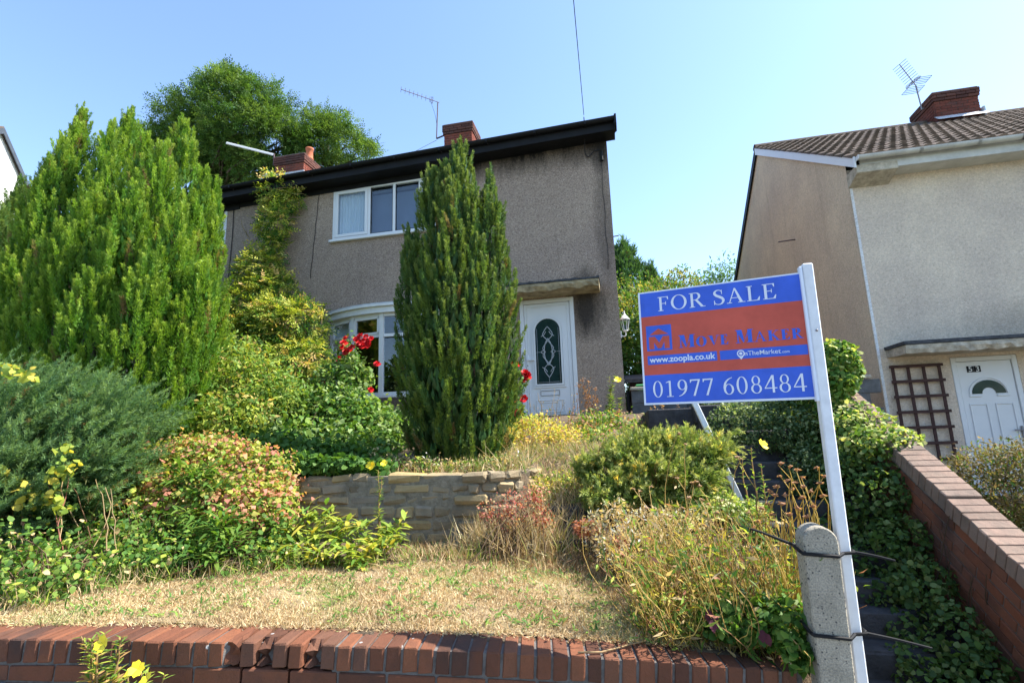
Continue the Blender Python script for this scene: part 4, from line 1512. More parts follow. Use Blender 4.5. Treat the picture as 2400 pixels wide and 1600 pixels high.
MB().prism([(0, NE_Y + 0.045, NE_Z - 0.1), (0, NE_Y + 0.045, NE_Z - 0.235), (0, HY, NE_Z - 0.34), (0, HY, NE_Z - 0.1)], (NX - 0.01, 0, 0), (NX + 0.6, 0, 0)).build('eaves_corbel', M['capstone'], nh, 0.006, recalc=True)
mb = MB()
mb.prism([(0, p[0] + NE_Y - 0.05, p[1] + NE_Z + 0.0) for p in ring], (NX - 0.02, 0, 0), (NX1, 0, 0))
ng = mb.build('gutter', M['grey_gutter'], nh, recalc=True)
MB().box(NX - 0.026, NX - 0.019, NE_Y - 0.115, NE_Y + 0.015, NE_Z - 0.065, NE_Z + 0.005).build('stop_end', M['upvc'], ng)
for k, X in enumerate([4.95, 5.75, 6.42, 6.75, 7.6, 8.6]):
    w = 0.10 if k == 2 else 0.02
    mbk = MB().prism([(0, p[0] * 1.1 + NE_Y - 0.05, p[1] * 1.1 + NE_Z) for p in prof + [(q[0] * 1.0, q[1] * 1.0) for q in prof[::-1]]], (X - w, 0, 0), (X + w, 0, 0))
    mbk.build('gutter_joint', M['metal'] if k == 2 else M['grey_gutter'], ng, recalc=True)
chimney(nh, 8.06, 9.0, 13.35, 14.3, 8.2, 9.28, 3, body='brick_old')
MB().prism([(8.0, 13.2, 8.50), (9.06, 13.2, 8.50), (9.06, 13.33, 8.62), (8.0, 13.33, 8.62)], (0, 0, 0), (0, 0.01, 0.02)).box(9.02, 9.06, 13.3, 14.0, 8.5, 8.74).build('flashing', M['lead_flash'], nh)
# aerial with reflector
ta = yagi('grid_aerial', 'blue grey rod aerial with two grid reflectors on the dark chimney', (7.98, 13.7, 9.1), (7.95, 13.7, 9.78), (7.40, 13.2, 10.12), 9, 0.17, (0.8, -0.4, 0.5), 'metal', clamp=(8.06, 13.7, 9.15))
for s in (-1, 1):
    c0 = np.array((7.98, 13.72, 9.80)) + s * np.array((0.10, 0.0, 0.12))
    mbk = MB()
    for k in range(5):
        e = c0 + np.array((s * 0.045 * k - s * .09, 0, s * 0.045 * k - s * .09))
        mbk.tube([e - np.array((0.13, -.1, -0.06)), e + np.array((0.13, -.1, -0.06))], 0.008, 4)
    for q in (-1, 1):
        mbk.tube([c0 + np.array((-s * .09, 0, -s * .09)) + q * np.array((.13, -.1, -.06)), c0 + np.array((s * .09, 0, s * .09)) + q * np.array((.13, -.1, -.06))], 0.008, 4)
    mbk.build('reflector', M['metal'], ta)

# neighbour's door
mb = MB()
nx0, nx1, nzd0, nzd1 = 5.065, 5.945, 0.17, 2.275
mb.box(nx0, nx0 + 0.07, HY - 0.005, HY + 0.08, nzd0, nzd1).box(nx1 - 0.07, nx1, HY - 0.005, HY + 0.08, nzd0, nzd1).box(nx0 + .07, nx1 - .07, HY - 0.004, HY + 0.079, nzd1 - 0.07, nzd1)
nd = mb.build('door', M['upvc'], nh, 0.006)
nd['label'] = 'white panelled door numbered 53 with a small fan light'
ncx = (nx0 + nx1) / 2
ny = HY + 0.012
MB().box(nx0 + 0.073, nx1 - 0.073, ny, ny + 0.05, nzd0 + 0.02, nzd1 - 0.073).build('door_leaf', M['upvc'], nd, 0.008)


def fan(ro, ri, zc, y0, y1, name, mat):
    n = 14
    o_ = [(ncx - ro * math.cos(math.pi * k / n), zc + ro * math.sin(math.pi * k / n) * 0.92) for k in range(n + 1)]
    i_ = [(ncx - ri * math.cos(math.pi * k / n), zc + ri * math.sin(math.pi * k / n)) for k in range(n + 1)]
    m = MB()
    for k in range(n):
        a, b, c, d = o_[k], o_[k + 1], i_[k + 1], i_[k]
        m.prism([(a[0], 0, a[1]), (b[0], 0, b[1]), (c[0], 0, c[1]), (d[0], 0, d[1])], (0, y0, 0), (0, y1, 0))
    m.build(name, mat, nd, recalc=True)


fan(0.225, 0.09, 1.70, ny - 0.006, ny - 0.001, 'fan_light', M['dark_glass'])
fan(0.265, 0.235, 1.70, ny - 0.016, ny + 0.001, 'fan_moulding', M['upvc'])
MB().box(ncx - .265, ncx - .1, ny - .016, ny + .001, 1.655, 1.685).box(ncx + .1, ncx + .265, ny - .016, ny + .001, 1.655, 1.685).build('fan_moulding', M['upvc'], nd, 0.004)
raised(nd, ncx - 0.29, ncx - 0.05, 0.85, 1.55, ny, 0.02, 0.012)
raised(nd, ncx + 0.05, ncx + 0.29, 0.85, 1.55, ny, 0.02, 0.012)
raised(nd, ncx - 0.29, ncx + 0.29, 0.28, 0.68, ny, 0.02, 0.012)
raised(nd, ncx - 0.15, ncx + 0.15, 0.72, 0.80, ny, 0.01, 0.014, 'letter_plate', M['metal'])


def text_mesh(body, size, bold=0.0, spacing=1.0):
    c = bpy.data.curves.new('text', 'FONT')
    c.body = body
    c.size = size
    c.offset = bold
    c.space_character = spacing
    o = bpy.data.objects.new('text', c)
    COL.objects.link(o)
    bpy.context.view_layer.update()
    me = bpy.data.meshes.new_from_object(o.evaluated_get(bpy.context.evaluated_depsgraph_get()))
    bpy.data.objects.remove(o)
    bpy.data.curves.remove(c)
    return me


for k, ch_ in enumerate('53'):
    x = ncx - 0.235 + k * 0.095
    pl = MB().box(x, x + 0.088, ny - 0.012, ny + .001, 2.035, 2.13).build('number_plate', M['black_plastic'], nd, 0.003)
    me = text_mesh(ch_, 0.115, 0.001)
    me.materials.clear()
    o = link_mesh('digit', me, pl, M['upvc'])
    o.matrix_basis = Matrix.Translation((x + 0.014, ny - 0.0135, 2.045)) @ Matrix.Rotation(math.pi / 2, 4, 'X')
MB().box(nx1 - 0.13, nx1 - 0.10, ny - 0.02, ny, 1.0, 1.2).box(nx1 - 0.23, nx1 - 0.10, ny - 0.05, ny - 0.03, 1.13, 1.15).build('handle', M['metal'], nd, 0.003)
# canopy
bm = bmesh.new()
r = random.Random(19)
cvs = []
for i in range(41):
    x = 4.20 + 3.3 * i / 40
    j = lambda s: r.uniform(-s, s)
    cvs.append([bm.verts.new((x, HY - .6 + j(.006), 2.44)), bm.verts.new((x, HY - .6 + j(.012), 2.385 + j(.012))), bm.verts.new((x, HY - .57 + j(.02), 2.32 + j(.018))), bm.verts.new((x, HY - .3, 2.315)), bm.verts.new((x, HY + .01, 2.33)), bm.verts.new((x, HY + .01, 2.46))])
for i in range(40):
    for k in range(6):
        bm.faces.new((cvs[i][k], cvs[i][(k + 1) % 6], cvs[i + 1][(k + 1) % 6], cvs[i + 1][k]))
bm.faces.new(cvs[0])
bm.faces.new(cvs[-1][::-1])
bmesh.ops.recalc_face_normals(bm, faces=bm.faces)
me = bpy.data.meshes.new('canopy')
bm.to_mesh(me)
bm.free()
nc = link_mesh('canopy', me, nh, M['capstone'])
MB().box(4.18, 7.52, HY - 0.615, HY - .001, 2.445, 2.50).build('canopy_felt', M['felt'], nc, 0.006)
tag(MB().tube([(NX + .001, 12.0, 5.42), (NX - 0.35, 12.0, 5.40)], 0.015, 5).build('wall_pin', M['metal_dark'], None), 'thin dark pin sticking out of the tan gable wall', 'pin')

# trellis
tr = thing('wooden_trellis', 'dark brown square wooden trellis leaning on the cream wall', 'trellis', (4.55, 9.1, 0.2))
tx0, tx1, tz0, tz1 = 4.20, 4.90, 0.20, 2.20
for k in range(4):
    x = tx0 + 0.03 + k * (tx1 - tx0 - 0.06) / 3
    box_part('slat', M['trellis'], tr, (x - 0.022, x + 0.022, HY - 0.06, HY - 0.042, tz0, tz1), 0.002)
for k in range(9):
    z = tz1 - 0.025 - k * 0.238
    box_part('slat', M['trellis'], tr, (tx0 - 0.02, tx1 + 0.02, HY - 0.0795, HY - 0.0605, z - 0.022, z + 0.022), 0.002)

# ------------------------------------------------------------------ white house at the left edge
lh = thing('white_gable_house', 'white roughcast house end cut off at the edge beyond the cypress', 'house', (-21.9, 13, 2))
LM = Matrix.Translation((-21.9, 13.0, 0)) @ Matrix.Rotation(math.radians(31), 4, 'Z')


def lpt(s, d, z):
    return tuple(LM @ Vector((s, d, z)))


az = 13.15
mb = MB()
mb.add([lpt(0, -4.6, 1), lpt(0, 4.6, 1), lpt(0, 4.6, az - 3.0), lpt(0, 0, az), lpt(0, -4.6, az - 3.0)], [(0, 1, 2, 3, 4)])
mb.quad(lpt(0, -4.6, 1), lpt(0, -4.6, az - 3), lpt(-9, -4.6, az - 3), lpt(-9, -4.6, 1))
mb.quad(lpt(0, 4.6, az - 3), lpt(0, 4.6, 1), lpt(-9, 4.6, 1), lpt(-9, 4.6, az - 3))
mb.build('wall', M['dash_white'], lh)
mb = MB()
for s in (-1, 1):
    mb.prism([lpt(0.1, s * 4.9, az - 3.15), lpt(0.1, 0, az + 0.03), lpt(0.1, 0, az + 0.16), lpt(0.1, s * 4.9, az - 3.0)], (0, 0, 0), tuple(Vector(lpt(-9, 0, 0)) - Vector(lpt(0.1, 0, 0))))
mb.build('roof', M['tile'], lh, recalc=True)
mb = MB()
for s in (-1, 1):
    mb.prism([lpt(0.13, s * 4.95, az - 3.32), lpt(0.13, 0, az - 0.13), lpt(0.13, 0, az + 0.1), lpt(0.13, s * 4.95, az - 3.08)], (0, 0, 0), tuple(Vector(lpt(-0.03, 0, 0)) - Vector(lpt(0.0, 0, 0))))
mb.build('bargeboard', plain('blue_grey_verge', (0.07, 0.085, 0.11), 0.6, 0.3, 0.2, 6), lh, recalc=True)
fl = MB()
fl.box(-0.06, 0.06, -0.16, 0.16, -0.1, 0.1)
o = fl.build('floodlight', M['black_plastic'], lh, 0.02)
o.matrix_basis = Matrix.Translation(lpt(0.2, 1.75, az - 1.45))

# ------------------------------------------------------------------ between the houses
gw = thing('block_garden_wall', 'grey concrete block wall between the two houses with buff cap stones', 'wall', (1.4, 9.0, 1.2))
bms = [brick_mesh(0.437, 0.1, 0.212, 0.002, 0.005, 900 + i, M['block'], 'block') for i in range(3)]
bmh = brick_mesh(0.212, 0.1, 0.212, 0.002, 0.005, 905, M['block'], 'block')
for c in range(4):
    x = 0.17
    if c % 2:
        place('block', bmh, Matrix.Translation((x + 0.11, 9.05, 1.22 + c * 0.222)), gw)
        x += 0.222
    while x < 3.7:
        place('block', bms[random.randrange(3)], Matrix.Translation((x + 0.2235, 9.05, 1.22 + c * 0.222)), gw)
        x += 0.447
MB().box(0.17, 3.8, 9.012, 9.095, 1.1, 1.99).build('mortar', M['mortar'], gw)
x = 0.15
k = 0
while x < 3.6:
    w = random.uniform(0.22, 0.42)
    place('cap_stone', brick_mesh(w - .012, 0.17, 0.055, 0.008, 0.012, 930 + k, M['capstone'], 'cap_stone'), Matrix.Translation((x + w / 2, 9.05, 2.03)), gw)
    x += w
    k += 1
tag(MB().tube([(0.115, 9.1, 1.2), (0.115, 9.1, 2.0)], 0.03, 8).build('drainpipe', M['black_plastic'], None), 'black drainpipe at the foot of the house corner', 'drainpipe')
bn = thing('wheelie_bin', 'green bin with its lid showing over the block wall', 'bin', (0.55, 9.7, 1.2))
MB().prism([(0.3, 9.45, 0), (0.8, 9.45, 0), (0.8, 9.95, 0), (0.3, 9.95, 0)], (0, 0, 1.2), (0, 0, 2.08)).build('body', M['green_plastic'], bn, 0.03)
MB().box(0.26, 0.84, 9.40, 9.99, 2.085, 2.14).build('lid', M['green_plastic'], bn, 0.02)
MB().tube([(0.3, 10.0, 2.05), (0.8, 10.0, 2.05)], 0.02, 6).build('handle', M['green_plastic'], bn)
sh = thing('garden_shed', 'low dark shed roof behind the green bin', 'shed', (1.2, 11.5, 1.2))
MB().box(0.2, 2.6, 10.9, 12.6, 1.2, 2.32).build('wall', M['trellis'], sh)
MB().prism([(0.1, 10.75, 2.3), (0.1, 12.8, 2.62), (0.1, 12.8, 2.68), (0.1, 10.75, 2.37)], (0, 0, 0), (2.6, 0, 0)).build('roof', M['felt'], sh, recalc=True)

# ------------------------------------------------------------------ concrete gatepost
pp = MB()
px0, px1, pyf, pyb = 0.708, 0.838, 2.50, 2.62
n = 12
outl = [(px0, -0.5)] + [((px0 + px1) / 2 - 0.068 * math.cos(math.pi * k / n), 0.815 + 0.065 * math.sin(math.pi * k / n)) for k in range(n + 1)] + [(px1, -0.5)]
pp.prism([(x + (0.008 if z_ > 0 else -0.012), 0, z_) for x, z_ in outl], (0, pyf, 0), (0, pyb, 0))
gp = pp.build('gatepost', M['post'], None, 0.006, recalc=True)
tag(gp, 'round topped exposed aggregate concrete gatepost tied to the sign', 'gatepost')

# ------------------------------------------------------------------ for sale sign
SG = thing('for_sale_sign', 'blue and red FOR SALE board on a white wooden post', 'sign', (0.88, 2.6, -0.3))
MB().bar((0.872, 2.575, -0.45), (0.911, 2.6, 2.062), 0.046, 0.05, up=(0, -1, 0)).build('post', M['sign_post'], SG, 0.005)
bl, br_, tl_ = np.array((0.115, 2.775, 1.437)), np.array((0.885, 2.587, 1.420)), np.array((0.118, 2.775, 2.040))
ux = (br_ - bl)
BWd = np.linalg.norm(ux)
ux /= BWd
uz = tl_ - bl
uz -= ux * (uz @ ux)
BH = np.linalg.norm(uz)
uz /= BH
un = np.cross(ux, uz)                      # faces the street
BMAT = Matrix(((ux[0], uz[0], un[0], bl[0]), (ux[1], uz[1], un[1], bl[1]), (ux[2], uz[2], un[2], bl[2]), (0, 0, 0, 1)))


def on_board(name, me, parent, mat):
    me.materials.clear()
    me.transform(BMAT)
    return link_mesh(name, me, parent, mat)


def rect(s0, s1, t0, t1, d0, d1):
    """board rectangle; s from the left, t from the top, both as fractions"""
    return MB().box(s0 * BWd, s1 * BWd, (1 - t1) * BH, (1 - t0) * BH, d0, d1)


board = on_board('board', rect(0, 1, 0, 1, -0.006, 0.0).mesh('board'), SG, M['sign_white'])
SB = 0.0125
on_board('band', rect(SB, 0.992, SB, 0.227, 0.0003, 0.0009).mesh('band'), board, M['sign_blue'])
on_board('band', rect(SB, 0.992, 0.2272, 0.7448, 0.0003, 0.0009).mesh('band'), board, M['sign_red'])
on_board('band', rect(SB, 0.992, 0.745, 0.983, 0.0003, 0.0009).mesh('band'), board, M['sign_blue'])
on_board('logo_square', rect(0.040, 0.203, 0.312, 0.535, 0.0012, 0.0016).mesh('logo_square'), board, M['sign_blue'])
on_board('panel', rect(0.040, 0.470, 0.577, 0.655, 0.0012, 0.0016).mesh('panel'), board, M['sign_blue'])
on_board('panel', rect(0.487, 0.968, 0.577, 0.655, 0.0012, 0.0016).mesh('panel'), board, M['sign_blue'])
lo = MB()
cx_, d0 = 0.1215, 0.0019
lp = lambda s, t: (s * BWd, (1 - t) * BH, d0)
lo.add([lp(cx_, 0.340), lp(cx_ - 0.062, 0.395), lp(cx_ + 0.062, 0.395)], [(0, 1, 2)])
Mx = [(-.066, .41), (-.026, .41), (0, .465), (.026, .41), (.066, .41), (.066, .52), (.033, .52), (.033, .462), (.011, .515), (-.011, .515), (-.033, .462), (-.033, .52), (-.066, .52)]
P_ = [lp(cx_ + a, b) for a, b in Mx]
lo.add(P_, [(0, 1, 10), (0, 10, 11), (0, 11, 12), (1, 2, 9), (1, 9, 10), (2, 8, 9), (2, 3, 8), (3, 7, 8), (3, 4, 7), (4, 6, 7), (4, 5, 6)])
on_board('logo', lo.mesh('logo'), board, M['sign_red'])


class Glyphs:
    """serif lettering drawn as strokes"""

    def __init__(self):
        self.m = MB()
        self.k = 0

    def poly(self, pts):
        z = 0.0000 + 0.00004 * (self.k % 9)
        self.k += 1
        self.m.add([(p[0], p[1], z) for p in pts], [tuple(range(len(pts)))])

    def strip(self, a, b):
        z = 0.00004 * (self.k % 9)
        self.k += 1
        n = len(a)
        self.m.add([(p[0], p[1], z) for p in a] + [(p[0], p[1], z) for p in b], [(i, i + 1, n + i + 1, n + i) for i in range(n - 1)])

    def stroke(self, pts, n=40):
        """pts: (x, y, width)"""
        q = np.array(smooth_path([(p[0], p[1], p[2]) for p in pts], n))
        d = np.gradient(q[:, :2], axis=0)
        d /= np.linalg.norm(d, axis=1)[:, None]
        nr = np.stack([-d[:, 1], d[:, 0]], 1)
        self.strip(q[:, :2] + nr * q[:, 2:] / 2, q[:, :2] - nr * q[:, 2:] / 2)

    def ring(self, cx, cy, rx, ry, sx, sy, n=40):
        a = np.linspace(0, 2 * math.pi, n)
        self.strip(np.stack([cx + rx * np.cos(a), cy + ry * np.sin(a)], 1), np.stack([cx + (rx - sx) * np.cos(a), cy + (ry - sy) * np.sin(a)], 1))

    def rect(self, x0, x1, y0, y1):
        self.poly([(x0, y0), (x1, y0), (x1, y1), (x0, y1)])


def glyph(c, w=0.13, h=0.045):
    """one serif capital or digit, cap height 1; returns (Glyphs, advance)"""
    g = Glyphs()
    s = 0.10

    def stem(x):
        g.rect(x, x + w, 0, 1)

    def foot(x, y):
        g.rect(x - s * .8, x + w + s * .8, y, y + h)
    if c in 'FEL':
        stem(.12)
        foot(.12, 0)
        foot(.12, 1 - h)
        if c in 'FE':
            g.rect(.12, .62, 1 - h, 1)
            g.poly([(.62, 1), (.52, 1), (.585, .78), (.62, .78)])
            g.rect(.12 + w, .47, .5, .5 + h)
            g.rect(.45, .45 + h * .8, .40, .65)
        if c in 'EL':
            g.rect(.12, .64, 0, h)
            g.poly([(.50, 0), (.64, 0), (.68, .26), (.64, .26)])
        return g, (.68 if c == 'F' else .72)
    if c == 'O':
        g.ring(.46, .5, .43, .525, w * 1.05, h)
        return g, .94
    if c == 'R':
        stem(.12)
        foot(.12, 0)
        foot(.12, 1 - h)
        g.stroke([(.2, 1 - h / 2, h), (.42, 1 - h / 2, h * 1.2), (.54, .90, w * .8), (.58, .76, w), (.54, .62, w * .8), (.40, .52, h * 1.2), (.2, .50, h)])
        g.poly([(.33, .51), (.47, .53), (.78, .04), (.62, .04)])
        g.rect(.62, .88, 0, h)
        return g, .84
    if c == 'S':
        g.stroke([(.50, .74, .03), (.48, .90, .045), (.34, .985, .05), (.19, .93, .09), (.13, .78, .13), (.22, .63, .15), (.38, .52, .16), (.52, .40, .15), (.56, .24, .13), (.48, .07, .09), (.31, .01, .05), (.15, .08, .045), (.10, .27, .03)], 60)
        g.rect(.48, .52, .70, .99)
        g.rect(.085, .125, .0, .30)
        return g, .68
    if c == 'A':
        g.poly([(.10, 0), (.15, 0), (.46, 1), (.40, 1)])
        g.poly([(.38, 1), (.47, 1), (.82, 0), (.66, 0)])
        g.rect(.22, .62, .32, .32 + h)
        g.rect(.0, .26, 0, h)
        g.rect(.56, .92, 0, h)
        return g, .92
    if c == 'M':
        g.rect(.12, .12 + h * 1.4, 0, 1)
        g.rect(.86 - w * .6, .86 + w * .6, 0, 1)
        g.poly([(.06, 1), (.06 + w * 1.7, 1), (.52, .14), (.47, .0)])
        g.poly([(.47, 0), (.52, .12), (.88, 1), (.80, 1)])
        g.rect(.02, .12 + h * 1.4 + .1, 0, h)
        g.rect(.86 - w * .6 - .09, .86 + w * .6 + .09, 0, h)
        g.rect(.02, .2, 1 - h, 1)
        g.rect(.78, .86 + w * .6 + .09, 1 - h, 1)
        return g, 1.06
    if c == 'V':
        g.poly([(.10, 1), (.10 + w * 1.25, 1), (.52, .10), (.46, 0)])
        g.poly([(.46, 0), (.52, .10), (.82, 1), (.77, 1)])
        g.rect(.0, .34, 1 - h, 1)
        g.rect(.66, .92, 1 - h, 1)
        return g, .9
    if c == 'K':
        stem(.12)
        foot(.12, 0)
        foot(.12, 1 - h)
        g.poly([(.25, .42), (.29, .42), (.76, 1), (.70, 1)])
        g.poly([(.34, .55), (.46, .66), (.86, .03), (.70, .03)])
        g.rect(.60, .86, 1 - h, 1)
        g.rect(.62, .96, 0, h)
        return g, .92
    w *= .8
    if c == '0':
        g.ring(.27, .5, .26, .515, w, h * .8)
        return g, .60
    if c == '1':
        g.rect(.22, .22 + w, 0, .98)
        g.poly([(.22, .98), (.22 + w, 1.0), (.22, .90), (.07, .86), (.06, .89)])
        g.rect(.09, .22 + w + .12, 0, h * .8)
        return g, .60
    if c == '7':
        g.rect(.03, .54, 1 - h * 1.8, 1)
        g.poly([(.03, 1), (.03, .80), (.06, .80), (.12, .93)])
        g.poly([(.45, .95), (.54, .95), (.27, 0), (.16, 0)])
        return g, .60
    if c == '4':
        g.rect(.36, .36 + w, 0, 1)
        g.poly([(.36, 1), (.46, 1), (.07, .30), (.01, .28)])
        g.rect(.01, .58, .235, .235 + h * 1.3)
        return g, .60
    if c == '8':
        g.ring(.28, .745, .20, .265, w * .8, h * .8)
        g.ring(.28, .26, .25, .275, w * .95, h * .8)
        return g, .60
    if c in '69':
        def f(x, y):
            return (x, y) if c == '6' else (.55 - x, 1 - y)
        G2 = Glyphs()
        g.ring(*f(.28, .30), .245, .315, w, h * .8)
        pts = [(.48, .99, .03), (.30, .90, .06), (.14, .70, .10), (.08, .45, .11), (.09, .28, .10)]
        g.stroke([(*f(p[0], p[1]), p[2]) for p in pts])
        return g, .60
    return g, .36


def lettering(name, text, s0, s1, t0, t1, mat, w=0.13, h=0.045, small=None, depth=0.0022):
    """text fitted to board fractions; small = scale for letters after the first of a word"""
    mb = MB()
    x = 0.0
    items = []
    word = 0
    first = True
    for ch in text:
        if ch == ' ':
            x += 0.36
            first = True
            word += 1
            continue
        sc = 1.0 if (small is None or first) else small
        g, adv = glyph(ch, w / (sc ** 0.5), h)
        items.append((g, x, sc, word))
        x += (adv + 0.05) * sc
        first = False
    kx = (s1 - s0) * BWd / x
    ky = (t1 - t0) * BH
    for w_ in sorted({it[3] for it in items}):
        mb = MB()
        for g, gx, sc, wi in items:
            if wi == w_:
                mb.add([(s0 * BWd + (gx + v[0] * sc) * kx, (1 - t1) * BH + v[1] * sc * ky, depth + v[2]) for v in g.m.v], g.m.f)
        on_board(name, mb.mesh(name), board, mat)


lettering('lettering', 'FOR SALE', 0.125, 0.845, 0.062, 0.188, M['sign_white'])
lettering('lettering', 'MOVE MAKER', 0.243, 0.955, 0.418, 0.526, M['sign_blue'], 0.2, 0.05, 0.76)
lettering('lettering', '01977 608484', 0.062, 0.950, 0.800, 0.937, M['sign_white'])


def sans(body, s0, s1, t_base, cap, bold, mat):
    me = text_mesh(body, 1.0, bold)
    v = np.array([p.co for p in me.vertices])
    x0, x1 = v[:, 0].min(), v[:, 0].max()
    kx = (s1 - s0) * BWd / (x1 - x0)
    for p in me.vertices:
        p.co = ((p.co.x - x0) * kx + s0 * BWd, (1 - t_base) * BH + p.co.y * cap * BH / 0.7, 0.0022)
    return on_board('lettering', me, board, mat)


sans('www.zoopla.co.uk', 0.052, 0.460, 0.637, 0.05, 0.022, M['sign_white'])
sans('nTheMarket', 0.628, 0.826, 0.631, 0.036, 0.004, M['sign_white'])
sans('.com', 0.830, 0.872, 0.631, 0.022, 0.0, M['sign_white'])
mk = Glyphs()
a = np.linspace(0, 2 * math.pi, 30)
rr = 0.0175
ocx, ocy = 0.607 * BWd, (1 - 0.612) * BH
mk.ring(ocx, ocy, rr, rr, rr * .3, rr * .3)
mk.poly([(ocx + rr * .42 * math.cos(t), ocy + rr * .42 * math.sin(t)) for t in a[:-1]])
mk.poly([(ocx - rr * .72, ocy - rr * .7), (ocx, ocy - rr * 1.7), (ocx + rr * .72, ocy - rr * .7), (ocx, ocy - rr * .98)])
me = mk.m.mesh('marker')
me.transform(Matrix.Translation((0, 0, 0.0022)))
on_board('marker', me, board, M['sign_white'])
MB().lathe([(0.008, 0), (0.008, 0.004), (0.004, 0.006)], (0, 0, 0), 10)
sc_ = MB().lathe([(0.006, 0), (0.006, 0.003), (0.003, 0.005)], (0, 0, 0), 10).build('screw', M['metal'], SG)
sc_.matrix_basis = Matrix.Translation((0.907, 2.572, 1.735)) @ Matrix.Rotation(math.pi / 2, 4, 'X')
MB().bar((0.872, 2.585, 1.41), (0.879, 2.592, 2.05), 0.014, 0.03, up=(0, -1, 0)).build('edge_batten', M['sign_white'], SG, 0.003)


# black cable ties holding sign and post together
def tie(label, z, tails):
    t = thing('cable_tie', label, 'cable tie', (0.8, 2.5, z), 'ties round the gatepost')
    zz = z
    MB().tube([(0.695, 2.495, zz + .012), (0.705, 2.494, zz + .004), (0.84, 2.494, zz - .006), (0.875, 2.545, zz - 0.004), (0.918, 2.545, zz), (0.925, 2.57, zz), (0.925, 2.63, zz), (0.84, 2.65, zz), (0.70, 2.63, zz + .015), (0.69, 2.55, zz + .02), (0.695, 2.495, zz + .012)], 0.0075, 6).build('loop', M['black_plastic'], t)
    for q in tails:
        MB().tube(smooth_path(q, 12), 0.007, 6, 0.004).build('tail', M['black_plastic'], t)


tie('upper black cable tie round gatepost and sign post', 0.768, [[(0.92, 2.55, 0.768), (0.98, 2.52, 0.762), (1.04, 2.48, 0.752)], [(0.69, 2.6, 0.79), (0.58, 2.66, 0.83), (0.50, 2.70, 0.85)]])
tie('lower black cable tie round gatepost and sign post', 0.452, [[(0.92, 2.55, 0.452), (1.02, 2.52, 0.442), (1.12, 2.48, 0.43)], [(0.69, 2.6, 0.468), (0.62, 2.62, 0.47), (0.57, 2.64, 0.465)]])

# white pole leaning behind the juniper
_p0, _p1 = at(1598, 880, 5.08), at(1740, 1182, 5.02)
tag(MB().bar(tuple(_p0), tuple(_p1), 0.05, 0.05, up=(0, -1, 0)).build('leaning_pole', M['sign_post'], None, 0.005), 'white wooden pole leaning across behind the low juniper', 'pole')

# ================================================================== VEGETATION
def gz(p):
    return soil_z(p[0], p[1])


def cypress(name, label, stems, cA, cB, tip, base, dens=24, pl=0.34, pr=0.07, k=52, kl=0.062, kw=0.02, profile=(0.5, 0.6), group=None, spire=0.8):
    """upright conifer of fused spindles; stems = [(xb,yb,xt,yt,zb,zt,rmax)]"""
    t = thing(name, label, 'conifer', base, group)
    fo = Foliage()
    a, b = profile
    nm = (a / (a + b)) ** a * (b / (a + b)) ** b
    St = np.array(stems, float)

    def rad(s, h):
        return s[6] * np.clip(h, 0, 1) ** a * np.clip(1 - h, 0, 1) ** b / nm
    allp, alla = [], []
    for si, s in enumerate(St):
        H = s[5] - s[4]
        n = int(dens * 2 * math.pi * s[6] * 0.75 * H)
        h = rng.random(n) ** 0.95
        an = rng.random(n) * 2 * math.pi
        back = (np.sin(an) > 0.35) & (rng.random(n) < 0.6)
        an[back] *= -1
        r = rad(s, h) * rng.uniform(0.82, 1.06, n)
        cx = s[0] + (s[2] - s[0]) * h
        cy = s[1] + (s[3] - s[1]) * h
        p = np.stack([cx + r * np.cos(an), cy + r * np.sin(an), s[4] + H * h], 1)
        keep = np.ones(n, bool)
        for sj, q in enumerate(St):
            if sj == si:
                continue
            hh = (p[:, 2] - q[4]) / (q[5] - q[4])
            ins = (hh > 0) & (hh < 0.97)
            dx = p[:, 0] - (q[0] + (q[2] - q[0]) * hh)
            dy = p[:, 1] - (q[1] + (q[3] - q[1]) * hh)
            keep &= ~(ins & (np.hypot(dx, dy) < 0.78 * rad(q, hh)))
        outw = np.stack([np.cos(an), np.sin(an), np.zeros(n)], 1)
        ax = outw * (0.42 * (1 - h) + 0.12)[:, None] + np.array([0, 0, 1.0]) + rng.normal(size=(n, 3)) * 0.1
        allp.append(p[keep])
        alla.append(ax[keep])
        # leader shoots at the very top
        m = 26
        dz = rng.random(m) * spire
        an = rng.random(m) * 6.283
        tp = np.stack([s[2] + np.cos(an) * (.02 + .11 * dz), s[3] + np.sin(an) * (.02 + .11 * dz), s[5] + spire * .08 - dz], 1)
        allp.append(tp)
        alla.append(np.tile([0, 0, 1.0], (m, 1)) + rng.normal(size=(m, 3)) * 0.12)
        # inner foliage
        n2 = n * 4
        h = rng.random(n2)
        an = rng.random(n2) * 6.283
        r = rad(s, h) * rng.uniform(0.45, 0.86, n2)
        p = np.stack([s[0] + (s[2] - s[0]) * h + r * np.cos(an), s[1] + (s[3] - s[1]) * h + r * np.sin(an), s[4] + H * h], 1)
        d = np.stack([np.cos(an) * .3, np.sin(an) * .3, np.ones(n2)], 1)
        fo.leaves(p, d, np.stack([np.cos(an), np.sin(an), np.zeros(n2)], 1), 0.13, 0.045, palette(n2, [cA * .85, cA, cA * .7 + np.array([.02, .01, 0])], .2))
    P, A = np.concatenate(allp), np.concatenate(alla)
    n = len(P)
    fo.plumes(P - unit(A) * pl * 0.3, A, pl * rng.uniform(0.6, 1.25, n), pr, k, kl, kw, cA, cB, tip)
    fo.build('foliage', t)
    tr = MB()
    for s in St:
        tr.tube([(s[0], s[1], s[4] - 0.4), ((s[0] + s[2]) / 2, (s[1] + s[3]) / 2, (s[4] + s[5]) / 2), (s[2], s[3], s[5] - 0.2)], 0.06, 6, 0.012)
    tr.build('trunk', M['bark'], t)
    return t


